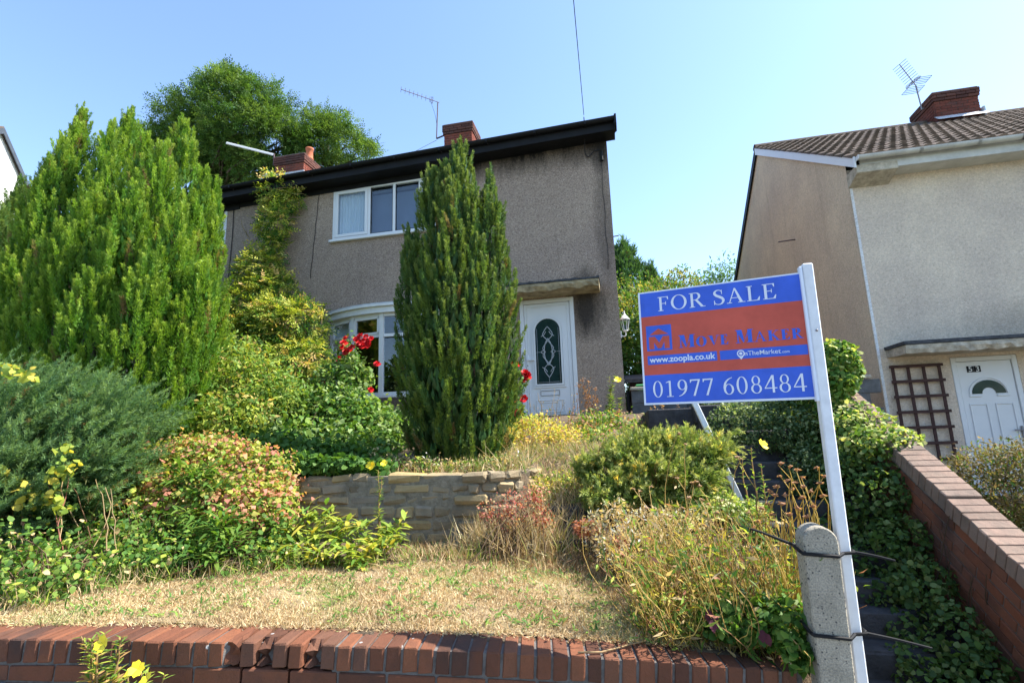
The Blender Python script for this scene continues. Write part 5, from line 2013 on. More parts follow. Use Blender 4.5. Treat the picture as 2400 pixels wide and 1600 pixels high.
# --- the tall conifer in front of the house
b = (-1.72, 5.45)
cypress('upright_cypress', 'tall dark green spindle shaped conifer standing before the house', [
    (b[0], b[1], -1.72, 5.45, 0.93, 4.70, 0.58), (b[0] - .24, b[1] - .05, -2.06, 5.4, 0.98, 4.38, 0.38), (b[0] + .22, b[1] - .05, -1.32, 5.4, 0.98, 4.2, 0.38),
    (b[0] - .08, b[1] - .30, -1.72, 5.18, 0.98, 4.05, 0.38), (b[0] + .16, b[1] - .26, -1.50, 5.2, 0.98, 3.7, 0.36), (b[0] - .34, b[1] - .14, -2.28, 5.3, 1.0, 3.6, 0.25), (b[0] + .34, b[1] - .06, -1.22, 5.4, 1.0, 3.5, 0.24), (b[0] - .1, b[1] + .25, -1.85, 5.75, 1.0, 4.3, 0.45)],
    np.array([.045, .105, .032]), np.array([.12, .175, .026]), np.array([.20, .25, .075]), (b[0], b[1], 0.93), dens=44, pl=0.26, pr=0.04, k=190, kl=0.028, kw=0.0095, profile=(0.36, 0.80), spire=0.6)

# --- the big golden green group at the left
P = lambda x, y, Y: tuple(at(x, y, Y))
St = []
for (x, y, Y, r) in [(190, 285, 6.5, .55), (262, 320, 6.3, .5), (305, 285, 6.7, .55), (345, 345, 6.1, .5), (432, 312, 6.4, .62), (385, 370, 5.9, .48), (478, 430, 6.0, .44), (505, 455, 6.4, .42), (150, 350, 6.2, .55), (112, 400, 6.5, .55),
                     (225, 480, 5.6, .5), (320, 470, 5.5, .52), (420, 520, 5.5, .5), (140, 560, 5.6, .5), (482, 640, 5.6, .38), (240, 640, 5.2, .45), (360, 640, 5.2, .45), (75, 520, 6.0, .5), (455, 600, 5.8, .5), (440, 740, 5.5, .45), (500, 560, 6.1, .4)]:
    q = at(x, y, Y)
    bx = -7.6 + (q[0] + 7.6) * 0.72
    St.append((bx, 6.15 + (Y - 6.1) * 0.8, q[0], Y, 1.15, q[2], r * 1.2))
cypress('golden_cypress', 'broad many tipped golden green cypress to the left of the house', St, np.array([.065, .165, .018]), np.array([.15, .25, .022]), np.array([.30, .39, .06]), (-7.6, 6.2, 1.25), dens=21, pl=0.38, pr=0.062, k=190, kl=0.037, kw=0.0125, profile=(0.22, 0.75), spire=1.0)
St = []
for (x, y, Y, r) in [(45, 450, 6.9, .5), (10, 520, 6.6, .5), (-40, 470, 7.0, .6), (-15, 640, 6.2, .5), (60, 640, 6.4, .4)]:
    q = at(x, y, Y)
    St.append((q[0], Y, q[0], Y, 1.3, q[2], r))
cypress('edge_cypress', 'darker small cypress at the left edge before the white house', St, np.array([.06, .135, .03]), np.array([.11, .17, .03]), np.array([.2, .27, .06]), (-10.2, 6.8, 1.3), dens=14, pl=0.42, pr=0.07, k=170, kl=0.042, kw=0.014, profile=(.25, .8), spire=1.0)


# --- spreading junipers
def juniper(name, label, blobs, n, cA, cB, tip, lean, base, ln=0.42, rad=0.035, k=60, kl=0.036, kw=0.008, hub=None, patches=None, nw=0.9, jit=0.28):
    t = thing(name, label, 'juniper', base)
    fo = Foliage()
    p, nr = blob_points(blobs, n, 0.5, 0.6, front=0.3)
    ax = nr * nw + np.array(lean) + rng.normal(size=p.shape) * jit
    fo.plumes(p - unit(ax) * ln * 0.55, ax, ln * rng.uniform(0.5, 1.15, len(p)), rad, k, kl, kw, cA, cB, tip, spread=0.5)
    # side sprays
    q = p + rng.normal(size=p.shape) * 0.05
    ax2 = ax + rng.normal(size=p.shape) * jit * 1.6
    fo.plumes(q - unit(ax2) * ln * 0.3, ax2, ln * 0.5, rad, k // 2, kl, kw, cA, cB, tip, spread=0.6)
    if patches is not None:
        pp_, pn = blob_points(blobs, patches, 0.15, 0.8, front=0.5)
        fo.plumes(pp_ - unit(pn) * .05, pn * .7 + np.array(lean), 0.11, 0.04, 34, 0.03, 0.009, np.array([.55, .40, .07]), np.array([.62, .5, .16]), None)
    fo.build('foliage', t)
    br = Foliage()
    c = np.array(hub if hub is not None else [np.mean([b_[0] for b_ in blobs]), np.mean([b_[1] for b_ in blobs]), min(b_[2] - b_[5] for b_ in blobs)])
    e = p[rng.choice(len(p), 90)]
    br.stalks(arcs(np.tile(c, (len(e), 1)) + rng.normal(size=e.shape) * .08, c + (e - c) * 0.92, 7, 0.08, 0.015), 0.009, np.array([.14, .09, .055]), 0.3)
    br.build('branches', t)
    return t


def B(x, y, Y, rx, ry, rz):
    q = at(x, y, Y)
    return (q[0], Y, q[2], rx, ry, rz)


juniper('spreading_juniper', 'feathery blue green spreading juniper in front of the golden cypress', [B(20, 960, 3.9, .75, .6, .42), B(150, 960, 3.8, .6, .55, .32), B(270, 985, 3.75, .42, .4, .22), B(80, 1090, 3.5, .6, .5, .35), B(230, 1070, 3.6, .45, .4, .26), B(-120, 1000, 3.7, .7, .6, .5), B(-20, 1180, 3.3, .4, .3, .28), B(120, 1150, 3.4, .4, .3, .22), B(240, 1130, 3.5, .3, .3, .18), B(40, 1210, 3.2, .3, .25, .2)],
        1750, np.array([.055, .125, .055]), np.array([.095, .175, .065]), np.array([.22, .32, .13]), (1.0, -0.15, 0.5), (-4.6, 3.8, 0.7), ln=0.62, rad=0.032, k=130, kl=0.034, kw=0.0075, nw=.4, jit=.16, hub=tuple(at(120, 1230, 3.7)))
juniper('variegated_juniper', 'mounded cream flecked juniper in front of the leaning white pole', [B(1580, 1050, 4.7, .26, .26, .13), B(1500, 1055, 4.7, .24, .26, .11), B(1440, 1080, 4.6, .22, .24, .10), B(1650, 1065, 4.6, .20, .24, .12), B(1540, 1105, 4.45, .32, .26, .12), B(1620, 1120, 4.45, .2, .22, .10), B(1450, 1130, 4.4, .2, .2, .08), B(1430, 1168, 4.3, .2, .18, .07), B(1390, 1095, 4.6, .16, .18, .08), B(1685, 1040, 4.7, .10, .14, .06), B(1500, 1150, 4.35, .18, .18, .07)],
        1100, np.array([.085, .155, .035]), np.array([.18, .23, .05]), np.array([.5, .5, .22]), (0.2, -0.2, 0.4), (0.3, 4.7, 0.6), ln=0.24, rad=0.03, k=90, kl=0.026, kw=0.0085, patches=60, jit=.45)


# --- generic leafy bush
def bush(name, label, blobs, layers, base, cat='bush', stems=None, group=None):
    t = thing(name, label, cat, base, group)
    fo = Foliage()
    for kw in layers:
        leafy(fo, blobs, **kw)
    fo.build('foliage', t)
    if stems:
        br = Foliage()
        p, _ = blob_points(blobs, stems, 0.3)
        b0 = np.array(base) + rng.normal(size=(len(p), 3)) * np.array([.12, .1, .0])
        br.stalks(arcs(b0, p, 7, 0.1, 0.02), 0.006, np.array([.13, .085, .05]), 0.4)
        br.build('stems', t)
    return t


STRAWC = np.array([.46, .36, .2])
G1, G2, G3 = np.array([.055, .13, .022]), np.array([.09, .175, .028]), np.array([.15, .23, .04])
YG, YL, PK, BRN, DRY = np.array([.28, .33, .05]), np.array([.50, .42, .07]), np.array([.42, .18, .12]), np.array([.20, .11, .055]), np.array([.45, .33, .17])

# --- wisteria on the wall
t = thing('wisteria', 'yellow green wisteria climbing the wall up to the black eaves', 'climber', (-6.6, 8.6, 1.5))
wb = [B(645, 450, 9.0, .3, .2, .3), B(670, 470, 9.05, .4, .15, .2), B(648, 520, 8.95, .36, .25, .35), B(640, 585, 8.95, .28, .22, .25), B(610, 640, 8.8, .5, .35, .4), B(640, 690, 8.7, .5, .4, .4), B(580, 720, 8.6, .55, .45, .45),
      B(650, 760, 8.4, .65, .5, .45), B(710, 770, 8.3, .5, .4, .5), B(560, 800, 8.3, .5, .5, .5), B(700, 850, 8.1, .6, .5, .4), B(620, 860, 8.0, .6, .5, .4)]
fo = Foliage()
p, nr = blob_points(wb, 5600, 0.3, 0.75, front=0.7)
n = len(p)
D = unit(nr * 0.7 + rng.normal(size=(n, 3)) * 0.7 + np.array([0, 0, -0.35]))
N = unit(nr * 0.4 + np.array([0, -.2, .8]) + rng.normal(size=(n, 3)) * .35)
fo.pinnate(p, D, N, rng.uniform(.13, .24, n), 4, 0.066, 0.028, palette(n, [G1, G2, YG, np.array([.42, .42, .08]), np.array([.55, .38, .14])], .25, [.16, .24, .34, .18, .08]))
fo.build('foliage', t)
br = Foliage()
pts = np.array([smooth_path([tuple(at(600, 900, 8.6)), tuple(at(640, 760, 8.7)), tuple(at(630, 640, 8.95)), tuple(at(645, 520, 9.1)), tuple(at(648, 430, 9.05)), tuple(at(655, 400, 8.7))], 14)])
br.stalks(pts, 0.03, np.array([.13, .1, .07]), 0.4)
for (xa, ya, xb_, yb_, Y) in [(640, 450, 720, 440, 9.05), (640, 430, 600, 470, 8.9), (585, 560, 565, 515, 8.8), (560, 780, 535, 750, 8.3), (600, 790, 650, 780, 8.0), (560, 800, 615, 850, 8.0), (690, 720, 745, 730, 8.2)]:
    br.stalks(arcs([at(xa, ya, Y)] * 2, [at(xb_, yb_, Y - .2), at(xb_ + 12, yb_ + 25, Y - .15)], 8, .25, .02), 0.007, np.array([.36, .27, .13]), .5)
br.build('stems', t)
fo = Foliage()
for (x, y, Y) in [(590, 575, 8.7), (600, 600, 8.6), (655, 632, 8.6), (745, 735, 8.0), (640, 765, 7.9), (680, 640, 8.6), (655, 405, 8.7), (625, 408, 8.7), (700, 440, 8.9)]:
    leafy(fo, [B(x, y, Y, .16, .12, .12)], n=60, ln=.06, wd=.028, cols=[np.array([.5, .36, .1]), np.array([.42, .38, .1]), YG], deep=.9)
fo.build('young_leaves', t)

# --- roses
def rose_mesh():
    fo_v = MB()
    r = random.Random(3)
    for ring_, (n_, rad_, zz, tilt) in enumerate([(5, .034, 0.0, .25), (5, .028, .008, .7), (4, .02, .014, 1.1), (3, .010, .018, 1.4)]):
        for k in range(n_):
            a_ = 2 * math.pi * k / n_ + ring_ * .6
            d = np.array([math.cos(a_), math.sin(a_), 0])
            s = np.array([-math.sin(a_), math.cos(a_), 0])
            u = d * math.cos(tilt) + np.array([0, 0, 1]) * math.sin(tilt)
            c = np.array([0, 0, zz]) + d * .004
            w = rad_ * .75
            fo_v.add([c, c + u * rad_ * .6 + s * w * .8, c + u * rad_ * 1.05 + s * w * .35 + np.array([0, 0, .004]), c + u * rad_ * 1.05 - s * w * .35 + np.array([0, 0, .002]), c + u * rad_ * .6 - s * w * .8], [(0, 1, 2), (0, 2, 3), (0, 3, 4)])
    return fo_v.mesh('flower', plain('red_rose_petal', (0.55, 0.012, 0.016), 0.55, 0.3, 0.3, 30))


ROSE = rose_mesh()


def place_flowers(me, spots, parent, size=1.0, name='flower', face=(0, -0.7, 0.6)):
    for (x, y, Y) in spots:
        q = at(x, y, Y)
        d = Vector(face) + Vector((random.uniform(-.5, .5), random.uniform(-.3, .3), random.uniform(-.3, .3)))
        o = bpy.data.objects.new(name, me)
        COL.objects.link(o)
        o.matrix_basis = Matrix.Translation(q) @ d.to_track_quat('Z', 'Y').to_matrix().to_4x4() @ Matrix.Scale(size * random.uniform(.85, 1.15), 4)
        o.parent = parent
        if parent.type == 'EMPTY':
            o.matrix_parent_inverse = Matrix.Translation(-parent.location)


rb = bush('rose_bush', 'red rose bush beneath the bow window', [B(825, 885, 7.4, .32, .3, .3), B(790, 900, 7.3, .4, .3, .3), B(860, 975, 7.1, .3, .3, .25), B(800, 960, 7.0, .5, .4, .35), B(815, 830, 7.5, .14, .12, .25)],
          [dict(n=5200, ln=.07, wd=.045, cols=[G1, G2, G3, np.array([.2, .27, .1])], up=.6, shape='mid', front=.6, clump=4, csig=.05)], tuple(at(840, 1040, 7.2)), stems=50)
place_flowers(ROSE, [(812, 795, 7.3), (803, 818, 7.25), (818, 822, 7.25), (826, 815, 7.2), (834, 796, 7.25), (846, 790, 7.2), (852, 800, 7.2), (862, 805, 7.2), (842, 808, 7.15), (796, 842, 7.3), (762, 893, 7.1), (868, 914, 7.0), (884, 855, 7.2), (870, 795, 7.2), (806, 806, 7.2), (838, 802, 7.2), (850, 812, 7.15), (812, 826, 7.2), (858, 790, 7.2), (865, 812, 7.2)], rb, 1.55)
rb2 = bush('small_rose', 'small red rose between the tall conifer and the door', [B(1195, 940, 7.6, .16, .14, .3), B(1205, 890, 7.6, .14, .1, .2), B(1185, 1000, 7.5, .2, .16, .22), B(1215, 985, 7.5, .16, .12, .2)],
           [dict(n=1500, ln=.06, wd=.038, cols=[G1 * .7, G1, G2], up=.5, shape='mid', front=.5)], tuple(at(1190, 1030, 7.5)), stems=24)
place_flowers(ROSE, [(1203, 853, 7.4), (1212, 855, 7.4), (1230, 875, 7.35), (1237, 880, 7.35), (1232, 893, 7.35), (1200, 928, 7.3), (1196, 934, 7.3), (1228, 935, 7.3), (1198, 880, 7.4), (1216, 968, 7.3), (1236, 886, 7.35), (1205, 938, 7.3)], rb2, 1.5)

# --- brambles and shrubs under the wisteria
bush('mixed_shrub', 'pale yellow green shrub beneath the wisteria', [B(545, 850, 6.9, .55, .45, .4), B(600, 890, 6.7, .6, .45, .35), B(640, 930, 6.5, .5, .4, .3), B(520, 930, 6.4, .5, .4, .35), B(560, 980, 6.0, .5, .4, .3)],
     [dict(n=9000, ln=.075, wd=.032, cols=[G2, G3, YG, np.array([.4, .3, .09])], weights=[.3, .35, .27, .08], up=.5, front=.6, clump=6, csig=.07)], tuple(at(560, 1040, 6.4)), stems=60)
bush('bramble', 'dense bramble filling the bed above the stone wall', [B(680, 960, 7.0, .6, .4, .38), B(760, 985, 6.9, .65, .4, .4), B(850, 1005, 6.7, .6, .4, .36), B(920, 1030, 6.5, .4, .35, .3), B(700, 1045, 6.3, .65, .4, .32), B(800, 1050, 6.2, .6, .35, .3), B(600, 1010, 6.6, .65, .4, .34), B(500, 1010, 6.6, .4, .4, .34), B(890, 1060, 6.0, .4, .3, .25)],
     [dict(n=17000, ln=.07, wd=.05, cols=[G1, G2, G3, np.array([.24, .32, .13])], weights=[.2, .3, .28, .22], up=.7, shape='mid', front=.6, clump=5, csig=.07, deep=.5)], tuple(at(760, 1080, 6.4)), stems=140)
bush('shaded_bramble', 'darker low bramble at the lip of the stone wall', [B(640, 1060, 5.1, .4, .3, .16), B(740, 1070, 5.0, .4, .3, .15), B(840, 1078, 4.9, .35, .25, .1)],
     [dict(n=3600, ln=.062, wd=.045, cols=[G1 * .8, G1, G2], up=.7, shape='mid', front=.6, clump=5, csig=.05)], tuple(at(740, 1100, 4.9)), stems=40)
t = thing('sword_leaf_plant', 'strap leaved plant arching over the brambles', 'plant', tuple(at(620, 1030, 5.7)))
fo = Foliage()
bs = at(615, 1020, 5.5)
for (x, y) in [(655, 960), (664, 1000), (650, 1005), (632, 955), (600, 985), (590, 1000), (640, 985)]:
    e = at(x, y, 5.35)
    path = smooth_path([tuple(bs), tuple((bs + e) / 2 + np.array([0, 0, .16])), tuple(e)], 8)
    pts = np.array(path)
    for i in range(7):
        fo.leaves(pts[i:i + 1], (pts[i + 1] - pts[i])[None], np.array([[0, -.5, .9]]), np.linalg.norm(pts[i + 1] - pts[i]) * 1.6, .035 * (1 - i / 9), np.array([.28, .34, .08]))
fo.build('foliage', t)
t = thing('ivy_fringe', 'trailing green leaves hanging over the top of the stone wall', 'ivy', tuple(at(760, 1110, 4.6)))
fo = Foliage()
leafy(fo, [B(700, 1090, 4.5, .32, .12, .09), B(790, 1090, 4.5, .3, .12, .07), B(870, 1095, 4.55, .25, .1, .05), B(650, 1110, 4.45, .2, .12, .12)], n=2200, ln=.06, wd=.045, cols=[G1 * .8, G1, G2], shape='mid', up=.6)
fo.build('foliage', t)

bush('ledge_weeds', 'straggly dry and green weeds along the ledge at the foot of the tall conifer', [B(930, 1085, 4.75, .16, .1, .07), B(1000, 1092, 4.7, .18, .1, .06), B(1080, 1098, 4.7, .16, .08, .05), B(1150, 1095, 4.75, .18, .1, .08), B(1200, 1090, 4.85, .16, .12, .1), B(890, 1080, 4.8, .14, .1, .09)],
     [dict(n=3200, ln=.036, wd=.016, cols=[G1, G2, YG, DRY, STRAWC, np.array([.55, .53, .45])], weights=[.2, .22, .15, .2, .18, .05], up=.4, clump=4, csig=.035, front=.4, deep=.8)], tuple(at(1030, 1110, 4.75)), stems=120)

# --- geranium mound and neighbours
bush('geranium_mound', 'yellowing pink tinged geranium mound left of the stone wall', [B(370, 1110, 4.3, .6, .4, .22), B(480, 1095, 4.4, .65, .4, .28), B(580, 1120, 4.3, .5, .35, .26), B(620, 1180, 4.1, .28, .3, .25), B(430, 1180, 4.0, .6, .4, .3), B(540, 1200, 3.9, .5, .35, .28)],
     [dict(n=30000, ln=.04, wd=.036, cols=[YG, np.array([.36, .34, .08]), G3, PK, np.array([.5, .28, .14]), G2], weights=[.24, .15, .18, .18, .14, .11], up=.8, shape='kite', front=.6, clump=6, csig=.045)], tuple(at(480, 1290, 3.9)), stems=90)


def lance_clump(name, label, spots, n, ln, wd, cols, base, weights=None, cat='plant', lean=.3):
    """rosettes of long leaves on short stalks"""
    t = thing(name, label, cat, base)
    fo = Foliage()
    for (x, y, Y) in spots:
        c = at(x, y, Y)
        m = n // len(spots)
        a_ = rng.random(m) * 6.283
        el = rng.uniform(-.25, .95, m)
        d = np.stack([np.cos(a_) * np.cos(el), np.sin(a_) * np.cos(el), np.sin(el)], 1)
        N = np.stack([-np.cos(a_) * np.sin(el), -np.sin(a_) * np.sin(el), np.cos(el)], 1)
        s = rng.uniform(.6, 1.15, m)
        fo.leaves(c + d * .015 + rng.normal(size=(m, 3)) * .035, d, N, ln * s, wd * s, palette(m, cols, .2, weights), 'broad', droop=.3, fold=.12)
    fo.build('foliage', t)
    br = Foliage()
    tips = np.array([at(*s_) for s_ in spots])
    bb = np.tile(np.array(base), (len(tips), 1)) + (tips - np.array(base)) * np.array([.75, .75, 0])
    br.stalks(arcs(bb, tips, 5, .05, .01), .006, np.array([.16, .2, .05]), .7)
    br.build('stems', t)
    return t


def standing(base, tops):
    """points above a base on the ground, at the depth of that base"""
    q = gat(*base)
    return [(x, y, q[1] + dy) for (x, y, dy) in tops], tuple(q)


sp, q = standing((470, 1340), [(430, 1105, .5), (455, 1125, .45), (490, 1115, .5), (415, 1145, .4), (470, 1155, .35), (510, 1135, .4)])
lance_clump('peony', 'dark green peony clump growing out of the geranium mound', sp, 230, .15, .032, [G1, G2, np.array([.11, .2, .035])], q)
sp, q = standing((490, 1356), [(430, 1215, .3), (470, 1230, .25), (515, 1240, .22), (450, 1262, .15), (500, 1272, .12), (480, 1298, .08), (535, 1225, .25), (450, 1318, .05), (510, 1310, .05), (545, 1265, .15)])
lance_clump('lower_peony', 'glossy lance leaved clump at the edge of the lawn', sp, 420, .14, .028, [G1, G2, G3], q)
sp, q = standing((790, 1340), [(690, 1250, .3), (720, 1225, .35), (760, 1215, .4), (800, 1235, .35), (740, 1258, .25), (790, 1268, .2), (840, 1248, .3), (700, 1288, .12), (760, 1300, .08), (820, 1298, .1), (870, 1288, .2), (905, 1268, .3), (672, 1318, .0), (730, 1325, .0), (925, 1248, .4), (850, 1318, .05)])
lance_clump('hellebore', 'yellow green hellebore in front of the stone wall', sp, 760, .135, .036, [YG, YL * .85, G3, np.array([.22, .3, .05]), G2], q, [.3, .16, .25, .21, .08])


def GB(x, y, rx, ry, rz, k=.6):
    """a blob of growth standing on the ground seen at x, y"""
    q = gat(x, y)
    rx, ry, rz = rx * 1.22, ry * 1.22, rz * 1.22
    return (q[0], q[1] + ry * .8, q[2] + rz * k, rx, ry, rz)


WEED = [G1, G2, G3, YG, DRY]
bush('ground_weeds', 'tangle of mixed green weeds along the shaded lawn edge', [GB(260, 1372, .16, .12, .09), GB(330, 1366, .18, .14, .12), GB(400, 1362, .15, .12, .1), GB(300, 1330, .2, .18, .16), GB(590, 1345, .12, .1, .1), GB(640, 1335, .1, .1, .09), GB(610, 1310, .16, .14, .16), GB(250, 1310, .2, .18, .18)],
     [dict(n=5200, ln=.036, wd=.025, cols=WEED, weights=[.32, .32, .2, .12, .04], up=.5, shape='mid', front=.5, clump=5, csig=.06, deep=.8)], tuple(gat(350, 1350)), stems=120)
bush('edge_weeds', 'leafy weeds and brambles at the left edge of the lawn', [GB(20, 1440, .12, .1, .1), GB(90, 1418, .12, .1, .1), GB(160, 1400, .13, .1, .11), GB(40, 1390, .16, .14, .16), GB(130, 1360, .18, .15, .14), GB(210, 1350, .16, .14, .14), GB(-60, 1420, .2, .16, .2), GB(60, 1320, .2, .16, .16), GB(170, 1300, .2, .16, .14), GB(-20, 1350, .22, .18, .2)],
     [dict(n=4600, ln=.038, wd=.027, cols=WEED + [np.array([.5, .32, .16])], weights=[.28, .30, .24, .12, .03, .03], up=.5, shape='mid', front=.5, clump=4, csig=.065, deep=.8)], tuple(gat(80, 1400)), stems=160)
t = thing('dead_twigs', 'bare grey brown twigs in the gloom below the juniper', 'twigs', tuple(gat(160, 1290)))
fo = Foliage()
nn = 240
bs = np.array([gat(rng.uniform(-40, 330), rng.uniform(1270, 1340)) for _ in range(nn)]) + np.array([0, .25, 0])
bs[:, 2] -= .03
tp = bs + np.stack([rng.normal(size=nn) * .22, rng.normal(size=nn) * .12, rng.uniform(.1, .5, nn)], 1)
fo.stalks(arcs(bs, tp, 6, .08, .03), .0035, palette(nn, [DRY * .7, BRN, np.array([.3, .27, .23])], .2), .5)
fo.build('twigs', t)
t = thing('red_canes', 'bare red bramble canes under the blue green juniper', 'canes', tuple(at(130, 1330, 3.0)))
fo = Foliage()
for (xa, ya, xb_, yb_, c) in [(60, 1280, 42, 1100, PK), (140, 1260, 118, 1130, PK), (150, 1250, 165, 1110, PK * .8), (130, 1240, 150, 1090, DRY), (90, 1330, 20, 1140, DRY * .8), (200, 1290, 130, 1150, DRY * .7), (250, 1220, 220, 1120, DRY * .8), (230, 1300, 160, 1130, BRN), (110, 1300, 60, 1200, BRN), (280, 1260, 260, 1150, DRY * .7), (190, 1250, 245, 1140, DRY * .8)]:
    fo.stalks(arcs([at(xa, ya + 70, 3.0)], [at(xb_, yb_, 3.25)], 8, .06, .012), .0055, c, .6)
fo.build('canes', t)
fo = Foliage()
for (x, y) in [(30, 1120), (130, 1110), (118, 1160), (150, 1050), (70, 1180), (60, 1145), (165, 1095), (140, 1190), (35, 870), (70, 880), (10, 860)]:
    leafy(fo, [B(x, y, 3.1, .06, .06, .06)], n=16, ln=.06, wd=.045, cols=[YG, YL, G3], shape='mid', deep=.9)
fo.build('leaves', t)

# --- yellow bush by the door
bush('yellow_spirea', 'dry yellow spirea in front of the white door', [B(1250, 1040, 6.2, .42, .35, .33), B(1190, 1060, 6.0, .35, .3, .26), B(1320, 1060, 6.1, .3, .3, .28), B(1270, 1110, 5.7, .45, .3, .25), B(1190, 1120, 5.5, .25, .25, .2), B(1340, 1110, 5.7, .22, .2, .22)],
     [dict(n=12000, ln=.042, wd=.018, cols=[YL, np.array([.55, .45, .12]), YG, np.array([.5, .3, .1]), BRN * 1.6], weights=[.3, .22, .25, .13, .10], up=.3, front=.5, clump=6, csig=.045)], tuple(at(1250, 1160, 5.8)), stems=130)
bush('leafy_edging', 'small leaved green and straw growth spilling beside the steps', [B(1310, 1150, 4.9, .32, .2, .14), B(1260, 1160, 4.8, .25, .2, .16), B(1370, 1140, 5.0, .25, .2, .15)],
     [dict(n=4200, ln=.034, wd=.02, cols=[G2, YG, YL, DRY, G3], up=.4, front=.5, clump=5, csig=.03)], tuple(at(1310, 1200, 4.8)), stems=60)
bush('red_sedum', 'reddish dried sedum patch against the end of the stone wall', [B(1190, 1195, 4.1, .16, .1, .16), B(1150, 1200, 4.1, .12, .08, .1), B(1255, 1170, 4.2, .12, .1, .14), B(1275, 1220, 4.1, .09, .08, .1)],
     [dict(n=1100, deep=.95, ln=.022, wd=.014, cols=[np.array([.36, .12, .10]), np.array([.5, .2, .14]), np.array([.32, .09, .06]), DRY], up=.5, front=.5)], tuple(at(1200, 1290, 4.0)), stems=60)
bush('rust_herb', 'rust coloured herb beside the rough slab steps', [B(1378, 1240, 4.0, .1, .08, .06), B(1450, 1285, 3.7, .07, .06, .08), B(1365, 1235, 4.05, .06, .05, .05)],
     [dict(n=700, ln=.03, wd=.02, cols=[np.array([.34, .12, .07]), np.array([.4, .2, .12])], up=.5)], tuple(at(1410, 1310, 3.8)), stems=20)
bush('silver_artemisia', 'pale silvery and dry tan tangle beside the rough steps', [B(1440, 1240, 3.9, .2, .15, .16), B(1520, 1250, 3.8, .2, .15, .14), B(1480, 1290, 3.6, .22, .14, .12), B(1590, 1240, 3.7, .18, .14, .12)],
     [dict(n=4200, ln=.034, wd=.012, cols=[DRY, np.array([.36, .37, .3]), np.array([.3, .22, .13]), np.array([.5, .5, .42])], weights=[.4, .2, .3, .1], up=.2, clump=5, csig=.03)], tuple(at(1500, 1330, 3.7)), stems=80)
bush('variegated_euonymus', 'cream and green leaved shrub around the foot of the white pole', [B(1650, 1130, 4.9, .15, .2, .16), B(1650, 1180, 4.6, .28, .25, .14), B(1740, 1200, 4.6, .2, .2, .1), B(1600, 1195, 4.4, .25, .2, .14)],
     [dict(n=6000, ln=.034, wd=.02, cols=[np.array([.5, .5, .24]), np.array([.3, .36, .1]), G3, G2], weights=[.3, .28, .24, .18], up=.5, front=.5)], tuple(at(1660, 1230, 4.6)), stems=60)


bush('corner_weeds', 'reddish and green weeds under the dried dock by the house corner', [B(1390, 1000, 7.2, .3, .25, .2), B(1440, 1000, 7.4, .3, .25, .2), B(1370, 1030, 6.6, .25, .22, .18), B(1500, 1010, 7.2, .35, .25, .14), B(1580, 1020, 7.0, .35, .25, .14), B(1420, 1040, 6.3, .3, .25, .16)],
     [dict(n=5200, ln=.05, wd=.026, cols=[G2, G3, PK, YG, DRY], weights=[.3, .25, .12, .18, .15], up=.4, clump=5, csig=.06, front=.5, deep=.7)], tuple(at(1420, 1070, 6.8)), stems=60)


# --- ivy on the boundary wall
t = thing('ivy_hedge', 'thick ivy smothering the boundary wall beside the steps', 'ivy', (1.9, 4.9, 0.6))
ib = []
for y in np.arange(4.75, 9.0, 0.3):
    top = 1.15 + (y - 4.45) * 0.22 + 0.06 * math.sin(y * 5)
    ib.append((2.02 - 0.04 * (y - 4.45), y, top - 0.12, .30, .28, .22))
    ib.append((1.86 - 0.06 * (y - 4.45), y, top - 0.42, .26, .28, .30))
    ib.append((1.80 - 0.05 * (y - 4.45), y, top - 0.8, .22, .26, .34))
for (y, z_) in [(4.3, .5), (4.05, .25), (3.8, .06), (4.5, .8), (3.6, -.1), (4.3, .2), (3.45, -.22), (3.9, -.08), (3.3, -.28), (4.6, .45)]:
    ib.append((1.86, y, z_, .13 + .05 * (y - 3.3), .17, .17))
for (x_, y, z_) in [(1.68, 4.3, .12), (1.72, 4.05, -.02), (1.66, 3.85, -.1), (1.72, 3.6, -.22), (1.6, 4.5, .3), (1.55, 4.75, .45), (1.75, 3.4, -.3), (1.62, 3.7, -.16)]:
    ib.append((x_, y, z_, .16, .16, .12))
fo = Foliage()
for cols, wts, nn in (([np.array([.05, .10, .028]), np.array([.085, .15, .035]), np.array([.16, .21, .07])], [.4, .4, .2], 34000),):
    leafy(fo, ib, nn, .036, .034, cols, wts, up=.5, shape='mid', front=.4, deep=.4)
tops = [(q[0], q[1], q[2] + .12, q[3], q[4], q[5] * .6) for q in ib[0:45:3]]
leafy(fo, tops, 7500, .036, .034, [np.array([.30, .34, .08]), np.array([.42, .42, .16]), G3, G2], [.3, .2, .3, .2], up=.8, shape='mid', front=.3)
fo.build('foliage', t)
br = Foliage()
nb = 60
y0 = rng.uniform(3.9, 6.5, nb)
bs = np.stack([np.full(nb, 1.97), y0, -0.2 + (y0 - 3.9) * .5], 1)
br.stalks(arcs(bs, bs + np.stack([np.zeros(nb), rng.normal(size=nb) * .2, rng.uniform(.5, .9, nb)], 1), 6, .08, .02), .006, np.array([.1, .07, .05]), .5)
br.build('stems', t)
t = thing('ivy_ball', 'bushy ivy head rising above the hedge behind the sign', 'ivy', (1.95, 5.3, 1.4))
fo = Foliage()
bb_ = [B(1955, 850, 5.4, .20, .22, .2), B(1940, 890, 5.4, .24, .24, .2), B(1965, 830, 5.4, .13, .15, .12), B(1985, 870, 5.4, .12, .14, .14), B(1900, 900, 5.5, .3, .3, .25), B(1930, 930, 5.4, .2, .2, .2)]
leafy(fo, bb_, 7000, .04, .038, [G1, G2, G3, np.array([.36, .38, .1])], [.25, .35, .25, .15], up=.6, shape='mid', front=.4)
